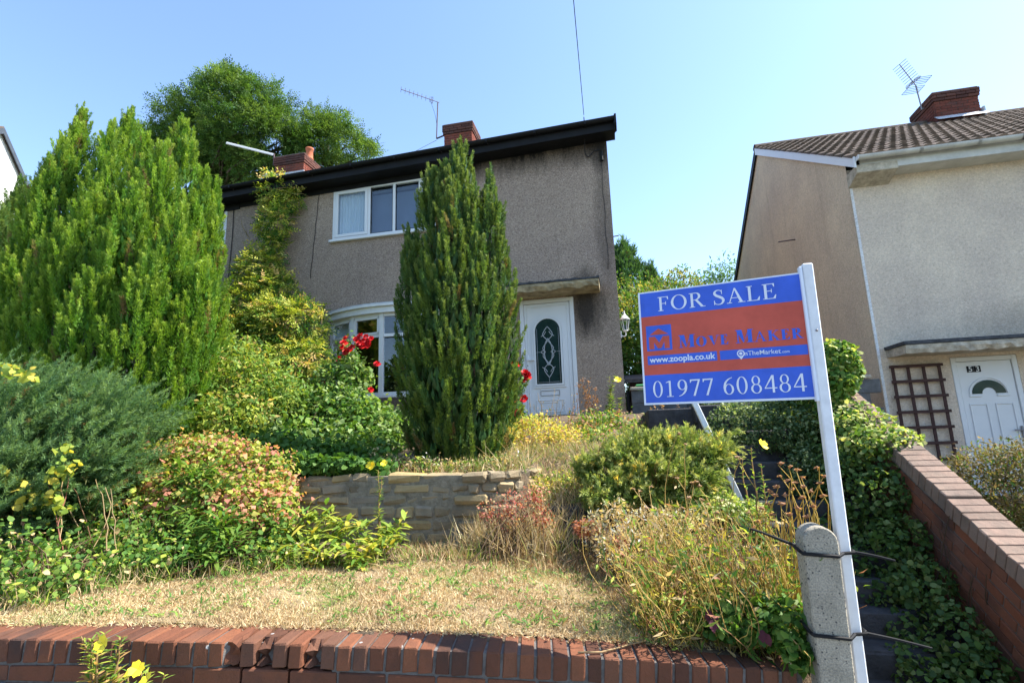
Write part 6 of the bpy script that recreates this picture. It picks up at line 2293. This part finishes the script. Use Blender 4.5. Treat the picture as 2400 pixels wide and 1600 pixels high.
for (x, y) in [(2005, 850), (2015, 862), (2010, 880), (1995, 822)]:
    leafy(fo, [B(x, y, 5.4, .05, .05, .03)], 14, .04, .03, [YG, np.array([.42, .42, .16])], deep=.9)
fo.build('foliage', t)
bush('dark_hedge', 'dark variegated shrub below the sign at the top of the steps', [B(1750, 1000, 6.6, .55, .5, .45), B(1840, 1000, 6.3, .45, .45, .42), B(1720, 1060, 6.4, .35, .35, .3), B(1800, 1060, 6.0, .4, .35, .28), B(1700, 950, 7.2, .4, .4, .3), B(1870, 1060, 5.8, .35, .3, .3), B(1720, 1000, 6.0, .3, .3, .25), B(1800, 1000, 5.7, .35, .3, .3), B(1870, 1000, 5.5, .3, .3, .3), B(1700, 1040, 5.9, .2, .2, .18), B(1900, 1120, 5.2, .25, .25, .3)],
     [dict(n=26000, ln=.034, wd=.023, cols=[np.array([.045, .085, .03]), np.array([.09, .14, .055]), np.array([.26, .31, .15])], weights=[.42, .36, .22], up=.5, front=.6)], tuple(at(1780, 1120, 6.3)), stems=80)
bush('brown_bush', 'olive brown bush beside the raking wall below number 53', [B(2330, 1140, 6.3, .45, .45, .42), B(2400, 1130, 6.2, .45, .45, .42), B(2280, 1160, 6.4, .25, .3, .25), B(2440, 1180, 6.0, .5, .4, .4), B(2360, 1190, 6.1, .4, .4, .4)],
     [dict(n=14000, ln=.045, wd=.015, cols=[np.array([.13, .12, .04]), np.array([.19, .16, .06]), np.array([.24, .17, .09]), G2], weights=[.35, .3, .2, .15], up=.4, front=.6, clump=6, csig=.04)], (3.9, 6.3, 0.1), stems=120)

# --- tall stems: seed heads, evening primroses, dried docks, grasses
def seed_clump(name, label, tips, base, col, head, hr, fan=.35, lw=0, r=.0035, cat='plant', leaf=0):
    t = thing(name, label, cat, base)
    fo = Foliage()
    tips = np.array([at(*q) for q in tips])
    n = len(tips)
    bs = np.array(base) + (tips - np.array(base)) * np.array([fan, fan, 0]) + rng.normal(size=(n, 3)) * np.array([.03, .03, 0])
    paths = arcs(bs, tips, 9, .09, .01)
    fo.stalks(paths, r, col, .6)
    fo.build('stems', t)
    fo = Foliage()
    fo.balls(tips, hr * rng.uniform(.75, 1.25, n), head, .6)
    m = 7
    pp_ = np.repeat(tips, m, 0)
    d = rnd_dir(len(pp_)) * np.array([1, 1, .4])
    fo.leaves(pp_, d, rnd_dir(len(pp_)), hr * 1.5, hr * .8, palette(len(pp_), [head, head * 1.3], .2))
    fo.build('seed_heads', t)
    if leaf:
        fo = Foliage()
        idx = rng.integers(0, n, leaf)
        k = rng.integers(0, 5, leaf)
        p = paths[idx, k]
        d = unit(rng.normal(size=(leaf, 3)) * np.array([1, 1, .5]) + np.array([0, 0, .5]))
        fo.leaves(p, d, unit(rng.normal(size=(leaf, 3)) + np.array([0, 0, .8])), rng.uniform(.05, .11, leaf), rng.uniform(.010, .02, leaf), palette(leaf, [G2, G3, YG, YL * .7, BRN], .2, [.3, .3, .2, .1, .1]))
        fo.build('leaves', t)
    return t


tips = [(1852, 1092, 2.95), (1870, 1100, 2.9), (1880, 1118, 2.9), (1830, 1085, 3.0), (1862, 1130, 2.85), (1845, 1125, 2.9), (1855, 1145, 2.85), (1880, 1165, 2.8), (1840, 1160, 2.85), (1820, 1140, 2.95), (1828, 1115, 2.95), (1815, 1160, 2.9), (1885, 1140, 2.85), (1832, 1180, 2.8), (1805, 1150, 2.95), (1870, 1190, 2.75), (1800, 1180, 2.9), (1900, 1150, 2.8), (1915, 1095, 2.85), (1922, 1130, 2.8), (1930, 1160, 2.8), (1810, 1205, 2.8), (1785, 1190, 2.85), (1850, 1205, 2.75), (1776, 1220, 2.8), (1932, 1115, 2.8), (1890, 1210, 2.75), (1905, 1185, 2.75)]
seed_clump('seed_head_clump', 'dried yellow stems with brown button seed heads behind the gatepost', tips, tuple(at(1830, 1440, 2.85)), np.array([.42, .31, .08]), np.array([.33, .18, .10]), .014, .3, leaf=60)
tips = [(1500, 1150, 3.3), (1527, 1140, 3.3), (1515, 1190, 3.2), (1484, 1145, 3.35), (1622, 1130, 3.3), (1640, 1138, 3.3), (1632, 1128, 3.3), (1645, 1170, 3.2), (1615, 1165, 3.2), (1592, 1015, 3.5), (1588, 1120, 3.3), (1735, 1075, 3.3), (1728, 1070, 3.3), (1660, 1180, 3.2), (1680, 1200, 3.1), (1605, 1040, 3.5), (1690, 1240, 3.0), (1570, 1210, 3.1), (1650, 1230, 3.0), (1755, 1200, 3.0), (1720, 1250, 2.9), (1600, 1190, 3.1)]
seed_clump('daisy_seed_stems', 'leaning tan stems with dry daisy heads before the juniper', tips, tuple(at(1640, 1430, 2.95)), np.array([.40, .29, .10]), np.array([.36, .24, .15]), .012, .45, leaf=110)
t = thing('border_tangle', 'tangled green and straw border growth along the right of the lawn', 'plant', tuple(at(1700, 1480, 2.8)))
fo = Foliage()
n = 700
xs = rng.uniform(1500, 1890, n)
bY = rng.uniform(2.72, 3.45, n)
bs = np.array([at(x, 1400, Y) for x, Y in zip(xs, bY)])
bs[:, 2] = [soil_z(min(q[0], .8), q[1]) for q in bs]
tp = bs + np.stack([rng.normal(size=n) * .13 - .05, rng.normal(size=n) * .12 - .05, rng.uniform(.15, .62, n)], 1)
fo.stalks(arcs(bs, tp, 7, .12, .015), .0028, palette(n, [np.array([.46, .34, .12]), np.array([.36, .30, .10]), BRN * 1.5, G2], .2, [.48, .22, .2, .10]), .5)
fo.build('stems', t)
fo = Foliage()
i = rng.integers(0, n, 4200)
f = rng.random((4200, 1)) ** 1.3
p = bs[i] + (tp[i] - bs[i]) * f + rng.normal(size=(4200, 3)) * .03
d = unit(rng.normal(size=(4200, 3)) * np.array([1, 1, .6]) + np.array([-.1, -.2, .7]))
fo.leaves(p, d, unit(rng.normal(size=(4200, 3)) + np.array([0, -.3, .6])), rng.uniform(.03, .085, 4200), rng.uniform(.008, .018, 4200), palette(4200, [G1, G2, G3, YG, YL * .8, DRY, PK], .22, [.13, .18, .18, .15, .13, .2, .03]))
fo.build('leaves', t)
bush('post_foot_weeds', 'low green weeds at the foot of the gatepost', [B(1800, 1460, 2.72, .14, .1, .1), B(1860, 1470, 2.66, .1, .08, .12), B(1870, 1530, 2.58, .05, .06, .06), B(1740, 1450, 2.78, .12, .1, .1), B(1690, 1460, 2.75, .1, .08, .06)],
     [dict(n=1100, ln=.042, wd=.03, cols=[G1 * .7, G1, G2, G3], up=.6, shape='mid')], tuple(at(1830, 1530, 2.66)))
t = thing('purple_leaf_plant', 'few purple red leaves at the corner of the lawn', 'plant', tuple(at(1680, 1480, 2.75)))
fo = Foliage()
q = np.array([at(1662, 1425, 2.68), at(1672, 1440, 2.68), at(1780, 1470, 2.62), at(1790, 1480, 2.62), at(1668, 1450, 2.66)])
fo.leaves(q, np.array([[-.2, -.2, -.9], [.2, -.3, -.8], [.1, -.3, -.9], [.3, -.2, -.8], [0, -.5, -.5]]), np.array([[0, -1, .3]] * 5), .06, .036, palette(5, [np.array([.09, .022, .035]), np.array([.14, .035, .05])], .2), 'broad')
fo.build('leaves', t)

PETAL = plain('yellow_petal', (0.80, 0.62, 0.03), 0.5, 0.3, 0.12, 40)


def primrose_flower():
    m = MB()
    for k in range(4):
        a_ = k * math.pi / 2 + .3
        d = np.array([math.cos(a_), math.sin(a_), .45])
        s = np.array([-math.sin(a_), math.cos(a_), 0])
        m.add([(0, 0, 0), d * .6 + s * .55, d * 1.0 + s * .35, d * .9, d * 1.0 - s * .35, d * .6 - s * .55], [(0, 1, 2, 3), (0, 3, 4, 5)])
    for v in range(len(m.v)):
        m.v[v] = tuple(c * .027 for c in m.v[v])
    return m.mesh('flower', PETAL)


PRIM = primrose_flower()


def primrose(name, label, base, tops, flowers, leaves_n, ln=.08, size=1.0, cols=None, stem=np.array([.3, .2, .09])):
    t = thing(name, label, 'primrose', tuple(base))
    fo = Foliage()
    tops = np.array(tops)
    paths = arcs(np.tile(base, (len(tops), 1)), tops, 10, .04, .006)
    fo.stalks(paths, .0065, stem, .5)
    fo.build('stems', t)
    fo = Foliage()
    m = leaves_n
    i = rng.integers(0, len(tops), m)
    f = rng.random(m)
    p = np.array([paths[a, min(8, int(g * 9))] * (1 - (g * 9) % 1) + paths[a, min(9, int(g * 9) + 1)] * ((g * 9) % 1) for a, g in zip(i, f)])
    a_ = rng.random(m) * 6.283
    d = np.stack([np.cos(a_), np.sin(a_), rng.uniform(.1, .9, m)], 1)
    sz = (1.15 - .75 * f)
    fo.leaves(p, d, np.stack([-np.cos(a_) * .5, -np.sin(a_) * .5, np.ones(m)], 1), ln * sz * rng.uniform(.7, 1.2, m), ln * .26 * sz, palette(m, cols or [G2, G3, YG], .2), 'broad')
    fo.build('leaves', t)
    place_flowers(PRIM, flowers, t, size)
    return t


primrose('evening_primrose', 'single tall evening primrose in front of the stone wall', at(893, 1318, 3.95), [at(885, 1100, 3.95), at(893, 1120, 3.95)], [(866, 1090, 3.9), (874, 1092, 3.9), (901, 1086, 3.9)], 130, .085, 1.2)
primrose('border_primrose', 'evening primrose with one yellow flower near the leaning pole', at(1790, 1300, 3.3), [at(1762, 1050, 3.3), at(1740, 1075, 3.35), at(1785, 1085, 3.3)], [(1786, 1043, 3.25)], 190, .075, 1.2)
primrose('corner_primrose', 'tall leafy primrose against the corner of the house', at(1440, 1010, 8.2), [at(1428, 885, 8.3), at(1442, 880, 8.3), at(1435, 900, 8.3), at(1455, 930, 8.3), at(1420, 950, 8.3)], [(1448, 891, 8.2)], 420, .13, 2.0)
bp = at(240, 1640, 1.98)
bp[2] = pave_z(bp[0])
primrose('pavement_primrose', 'yellow flowering primrose growing in front of the brick wall', bp, [at(190, 1490, 1.98), at(215, 1500, 1.96), at(245, 1485, 1.98), at(285, 1490, 1.98), at(230, 1490, 1.94), at(270, 1520, 1.96)], [(243, 1508, 1.9)], 330, .085, 1.15, [G2, G3, YG, np.array([.4, .25, .1])])
bp = at(340, 1660, 1.98)
bp[2] = pave_z(bp[0])
primrose('small_pavement_primrose', 'low primrose with yellow buds at the bottom edge', bp, [at(330, 1565, 1.96), at(300, 1570, 1.96), at(385, 1580, 1.94), at(345, 1575, 1.94)], [(322, 1567, 1.9), (306, 1580, 1.9), (345, 1594, 1.89)], 110, .085, 1.0, [G2, G3, YG])


def dried(name, label, tips, base, col, n=14, ln=.03):
    t = thing(name, label, 'dried plant', tuple(base))
    fo = Foliage()
    tips = np.array([at(*q) for q in tips])
    m = len(tips)
    bs = np.array(base) + (tips - base) * np.array([.55, .55, 0])
    paths = arcs(bs, tips, 9, .05, .01)
    fo.stalks(paths, .006, col * .7, .5)
    fo.build('stems', t)
    fo = Foliage()
    kk = rng.integers(3, 9, m * n * 5)
    ii = rng.integers(0, m, m * n * 5)
    p = paths[ii, kk] + rng.normal(size=(len(ii), 3)) * .022
    fo.leaves(p, rnd_dir(len(ii)) + np.array([0, 0, .3]), rnd_dir(len(ii)), ln, ln * .55, palette(len(ii), [col, col * 1.25, col * .75], .2))
    fo.build('seed_heads', t)


RUST = np.array([.30, .15, .07])
dried('dried_dock', 'rusty dried dock stems beside the front door', [(1365, 890, 7.6), (1378, 895, 7.6), (1355, 905, 7.6), (1395, 912, 7.6), (1372, 915, 7.6), (1345, 960, 7.5), (1390, 940, 7.6)], at(1370, 1040, 7.5), RUST)
dried('wall_dock', 'dried brown stalks in front of the grey block wall', [(1535, 945, 8.0), (1552, 950, 8.0), (1525, 960, 8.0), (1590, 955, 8.0), (1605, 960, 8.0), (1620, 958, 8.0), (1575, 970, 8.0)], at(1560, 1030, 7.8), np.array([.34, .2, .1]), 10)
dried('dark_dock', 'dense brown dried stalks right of the white pole', [(1660, 940, 7.6), (1672, 945, 7.6), (1685, 950, 7.6), (1650, 960, 7.6), (1695, 955, 7.6), (1665, 970, 7.6), (1680, 975, 7.6)], at(1670, 1030, 7.4), np.array([.26, .14, .07]), 16)
dried('door_weeds', 'thin dry weeds standing before the lower door panel', [(1240, 930, 7.0), (1250, 945, 7.0), (1300, 915, 7.0), (1320, 940, 7.0), (1345, 925, 7.0), (1270, 940, 7.0), (1295, 950, 7.0), (1335, 960, 7.0), (1310, 930, 7.0), (1260, 920, 7.0)], at(1290, 1050, 6.8), np.array([.35, .26, .14]), 2, .022)


# --- dry grasses
def grass(name, label, n, boxes, h, cols, wts=None, lean=.35, w=.006, kind='stuff', flat=.0):
    fo = Foliage()
    P_ = []
    for (cx, cy, rx, ry, share) in boxes:
        m = int(n * share)
        P_.append(np.stack([cx + rng.normal(size=m) * rx, cy + rng.normal(size=m) * ry], 1))
    xy = np.concatenate(P_)
    z_ = np.array([soil_z(a, c) for a, c in xy])
    p = np.column_stack([xy, z_ + 0.01])
    d = rng.normal(size=(len(p), 3)) * lean + np.array([0, 0, 1.0 - flat])
    fo.leaves(p, d, rnd_dir(len(p)), h * rng.uniform(.4, 1.15, len(p)), w, palette(len(p), cols, .22, wts), 'kite', fold=.1, droop=.35)
    return tag(fo.build(name, None, kind, M['straw']), label, 'grass', None, kind)


STRAW, STRAW2, STRAW3 = np.array([.45, .345, .19]), np.array([.35, .255, .13]), np.array([.53, .435, .265])
grass('tall_dry_grass', 'tall dry straw grass around the end of the stone wall', 2400, [(-0.95, 4.15, .16, .1, .36), (-0.72, 4.15, .14, .12, .24), (-0.6, 4.6, .25, .15, .2), (-1.1, 4.2, .1, .07, .2)], .3, [STRAW, STRAW2, STRAW3, np.array([.3, .3, .09])], [.4, .25, .2, .15], .42, .0055)
grass('bank_grass', 'dry grass and low weeds on the bank above the stone wall', 7000, [(-1.7, 4.75, .9, .2, .5), (-0.9, 5.3, .35, .4, .3), (-0.4, 5.4, .4, .4, .2)], .12, [STRAW, STRAW2, G2, YG, BRN], [.3, .25, .2, .15, .1], .7, .006)
grass('step_grass', 'brown dry grass in front of the rough slab steps', 5200, [(-0.5, 3.95, .3, .15, .35), (0.1, 3.7, .25, .2, .25), (-1.4, 4.0, .3, .1, .4)], .085, [STRAW2, STRAW, BRN, G1], [.35, .25, .25, .15], .6, .006)
eb = [(x_, y_ + .03, .1, .05, 1 / len(LX)) for x_, y_ in zip(LX, LY)]
grass('edge_grass', 'longer wispy grass tufts along the back edge of the lawn', 2600, eb, .15, [STRAW, STRAW2, G2, YG, G3], [.3, .2, .2, .15, .15], .6, .005)
grass('neighbour_grass', 'dry rough grass in the garden of number 53', 9000, [(4.2, 5.6, 1.0, 1.3, .5), (3.2, 4.6, .5, 1.0, .25), (5.6, 6.2, 1.0, 1.2, .25)], .10, [STRAW, STRAW2, G2, YG], [.35, .25, .25, .15], .7, .009)
grass('bank_weeds', 'rough grass on the bank under the spreading juniper', 7000, [(-4.8, 2.9, .6, .5, .5), (-6.2, 3.4, .9, .7, .5)], .14, [STRAW, STRAW2, G2, G1, YG], [.25, .2, .25, .15, .15], .6, .009)
# parched lawn: short blades over the whole sheet
N_ = 105000
xx = rng.uniform(-3.55, 0.64, N_ * 2)
f = rng.random(N_ * 2)
yn = np.array([wall_y(a) for a in xx]) + (.16 + .05 * rng.random(N_ * 2))
yf = np.interp(xx, LX, LY)
yy = yn + (yf - yn) * f
bare = .62 + .38 * np.sin(xx * 5.3 + 2 * np.sin(yy * 4.1)) * np.cos(yy * 6.1 + xx)
keep = (rng.random(N_ * 2) < (yf - yn) / 1.5) & (rng.random(N_ * 2) < bare + .25)
xx, yy = xx[keep][:N_], yy[keep][:N_]
zz = np.array([soil_z(a, c) for a, c in zip(xx, yy)]) + .012
fo = Foliage()
patch = np.sin(xx * 3.1 + 1.2) * np.cos(yy * 4.3) + .6 * np.sin(xx * 7.7 + yy * 5.1) + rng.normal(size=len(xx)) * .5
green = (patch > .85) & (rng.random(len(xx)) < .7)
cc = palette(len(xx), [STRAW, STRAW2, STRAW3, np.array([.38, .25, .14])], .3, [.34, .26, .24, .16])
cc *= (1 + .16 * np.sin(xx * 4.4 + 1) * np.sin(yy * 5.2 + xx * 2))[:, None]
cc[green] = palette(green.sum(), [np.array([.33, .31, .13]), np.array([.42, .38, .18]), np.array([.22, .26, .09])], .2)
d = rng.normal(size=(len(xx), 3)) * np.array([1, 1, .5]) + np.array([0, 0, .55])
fo.leaves(np.column_stack([xx, yy, zz]), d, rnd_dir(len(xx)), rng.uniform(.014, .042, len(xx)), .0045, cc, 'kite', fold=.1, droop=.3)
m = 420
wx = rng.uniform(-3.1, .5, m)
wy = np.array([wall_y(a) for a in wx]) + .25 + rng.random(m) ** 1.0 * 1.1
ok = wy < np.interp(wx, LX, LY)
wx, wy = wx[ok], wy[ok]
cl = 5
wp = np.repeat(np.column_stack([wx, wy, [soil_z(a, c) + .025 for a, c in zip(wx, wy)]]), cl, 0) + rng.normal(size=(len(wx) * cl, 3)) * np.array([.014, .014, 0])
fo.leaves(wp, rng.normal(size=wp.shape) * np.array([1, 1, .3]) + np.array([0, 0, .55]), np.tile([0, -.2, 1.0], (len(wp), 1)), rng.uniform(.02, .055, len(wp)), .012, palette(len(wp), [G1, G2, G3], .2), 'kite')
tag(fo.build('dry_grass', None, 'stuff', M['straw']), 'short parched straw grass with green weeds covering the lawn', 'grass', None, 'stuff')
# fallen bits on the wall and lawn
def on_coping(x, y):
    d = CR * (x - 1200) / FPX - CU * (y - 800) / FPX + CF
    d = d / d[1]
    Y = min(np.arange(2.2, 3.2, .004), key=lambda q_: abs(d[2] * q_ + CAMZ - wall_top(d[0] * q_) - .01))
    return (d[0] * Y, Y, d[2] * Y + CAMZ)


cable('dry_stalk', 'long yellow dry stalk lying across the brick coping', [on_coping(x, y) for x, y in [(1355, 1528), (1410, 1527), (1445, 1518), (1480, 1508), (1520, 1500), (1560, 1488), (1600, 1477), (1640, 1466)]], .0045, 'brown_stem', 'stalk')

# ================================================================== BACKGROUND TREES
def tree(name, label, blobs, n, base, compound=True, ll=.12, lw=.045, cols=(G1, G2, G3), wts=None, clump=9, csig=.3, limbs=40, group=None, rt=.28):
    t = thing(name, label, 'tree', base, group)
    fo = Foliage()
    p, nr = blob_points(blobs, n // clump, .55, .55, front=.35)
    cc = palette(len(p), cols, .2, wts)
    p2 = np.repeat(p, clump, 0) + rng.normal(size=(len(p) * clump, 3)) * csig
    c2 = np.repeat(cc, clump, 0) * rng.uniform(.8, 1.2, (len(p2), 1))
    n2 = np.repeat(nr, clump, 0)
    D = unit(n2 * .6 + rng.normal(size=p2.shape) * .7 + np.array([0, 0, .25]))
    N = unit(np.array([0, 0, .8]) + rng.normal(size=p2.shape) * .5)
    if compound:
        fo.pinnate(p2, D, N, ll * 2.6, 3, ll, lw, c2)
    else:
        fo.leaves(p2, D, N, ll * rng.uniform(.7, 1.3, len(p2)), lw, c2)
    fo.build('crown', t)
    br = Foliage()
    base = np.array(base, float)
    Bc = np.array(blobs)
    mid = np.array([Bc[:, 0].mean(), Bc[:, 1].mean(), Bc[:, 2].min() - .3 * Bc[:, 5].max()])
    tk = MB().tube([tuple(base), tuple((base + mid) / 2 + np.array([.1, 0, 0])), tuple(mid)], rt, 10, rt * .7)
    tk.build('trunk', M['bark'], t, smooth=True)
    e = p[rng.choice(len(p), limbs)]
    br.stalks(arcs(np.tile(mid, (limbs, 1)), mid + (e - mid) * .95, 9, .1, .015), rt * .28, np.array([.09, .07, .05]), .12)
    br.stalks(arcs(np.tile(mid, (len(Bc), 1)), Bc[:, :3], 9, .06, .01), rt * .5, np.array([.09, .07, .05]), .3)
    br.build('limbs', t)
    return t


TG = (np.array([.036, .085, .018]), np.array([.06, .12, .022]), np.array([.10, .165, .034]))
ab = [B(530, 268, 20, 2.21, 1.87, 1.97), B(470, 328, 20, 1.87, 1.70, 1.64), B(590, 318, 20, 2.21, 1.87, 1.97), B(540, 358, 20, 2.21, 1.87, 1.64), B(640, 338, 20, 1.61, 1.70, 1.31), B(450, 288, 20, 1.36, 1.53, 1.39), B(610, 258, 20, 1.53, 1.53, 1.39), B(540, 223, 20, 1.27, 1.27, 0.98), B(590, 228, 20, 1.02, 1.02, 0.74), B(400, 358, 20, 1.19, 1.19, 0.98), B(620, 398, 20, 1.53, 1.36, 0.98), B(500, 408, 20, 1.70, 1.36, 1.15), B(350, 338, 20.5, 0.77, 0.85, 0.74), B(690, 338, 20, 0.94, 0.85, 0.82)]
tree('ash_tree', 'large green ash tree rising behind the left chimney', ab, 15000, tuple(at(560, 700, 20.5)), cols=TG, ll=.14, lw=.05, clump=24, csig=.17, limbs=70, rt=.35)
ab = [B(760, 350, 21, 1.7, 1.6, 1.3), B(810, 340, 21, 1.3, 1.4, 1.3), B(840, 370, 21, 1.1, 1.2, .9), B(730, 315, 21, .8, .8, 1.1), B(775, 310, 21, .8, .9, 1.0), B(720, 380, 21, 1.4, 1.3, 1.1)]
tree('lower_ash_tree', 'lower pale green tree between the two chimneys', ab, 4200, tuple(at(780, 700, 21.2)), cols=TG[1:], ll=.14, lw=.05, clump=22, csig=.17, limbs=30, rt=.2)
# between the houses
q = at(1462, 600, 22)
cypress('distant_conifer', 'dark green conifer beside the house corner beyond the sign', [(q[0], 22, q[0], 22, 1.5, q[2] + .2, 1.5), (q[0] - .9, 21.8, q[0] - .7, 21.8, 1.5, q[2] - .5, 1.2), (q[0] + .9, 22, q[0] + 1.0, 22, 1.5, q[2] - .9, 1.1)], np.array([.03, .085, .03]), np.array([.05, .11, .035]), np.array([.09, .16, .05]), (q[0], 22, 1.5), dens=9, pl=.7, pr=.2, k=40, kl=.2, kw=.05, profile=(.35, .75))
tree('olive_tree', 'olive green bushy tree top just above the sign', [B(1590, 690, 21, 1.1, 1, .8), B(1550, 700, 21, .9, .9, .8), B(1620, 720, 21, 1, 1, .8), B(1600, 665, 21, .6, .6, .5)], 2600, tuple(at(1590, 900, 21)), False, .16, .07, (np.array([.16, .18, .05]), np.array([.22, .2, .07]), G2), None, 8, .16, 16, None, .12)
tree('blue_green_tree', 'loose blue green tree against the tan gable wall', [B(1680, 680, 22, .9, .9, .8), B(1700, 645, 22, .6, .6, .6), B(1660, 670, 22, .6, .6, .5), B(1640, 690, 22, .5, .5, .4)], 1700, tuple(at(1680, 900, 22)), False, .17, .06, (np.array([.06, .13, .05]), np.array([.1, .18, .07])), None, 7, .2, 14, None, .1)
tree('green_hedge_tree', 'yellow green hedge tree behind the wall lantern', [B(1480, 740, 16, 1.1, 1, .9), B(1530, 720, 17, 1.2, 1, .8), B(1490, 820, 14.5, 1, .9, .9), B(1560, 780, 16, 1.3, 1, 1.2), B(1620, 800, 17, 1.4, 1, 1.3), B(1450, 700, 17.5, .9, .9, .8)], 9000, tuple(at(1510, 960, 15.5)), False, .11, .055, (G1 * .9, G2, np.array([.24, .23, .06])), [.3, .4, .3], 8, .14, 26, None, .12)
bush('laurel_bush', 'dark leafy bush over the shed behind the block wall', [B(1475, 850, 13.3, .7, .6, .5), B(1540, 860, 13.3, .8, .6, .6), B(1470, 800, 13.6, .6, .6, .6), B(1600, 870, 13.5, .8, .6, .6)], [dict(n=4200, ln=.12, wd=.06, cols=[G1 * .7, G1, G2], up=.5, shape='mid', front=.5)], tuple(at(1500, 930, 13.4)), stems=20)
# trees across the street (seen only as reflections in the windows)
fo = Foliage()
ob = [(x, -19 + 1.5 * math.sin(x), 3.2 + 1.4 * math.sin(x * 1.7), 3.2, 2.4, 3.6) for x in np.arange(-36, 30, 4.2)]
leafy(fo, ob, 16000, .5, .3, [G1, G2, G1 * .8], up=.4)
tag(fo.build('roadside_foliage', None, 'stuff'), 'row of trees across the street', 'foliage', None, 'stuff')
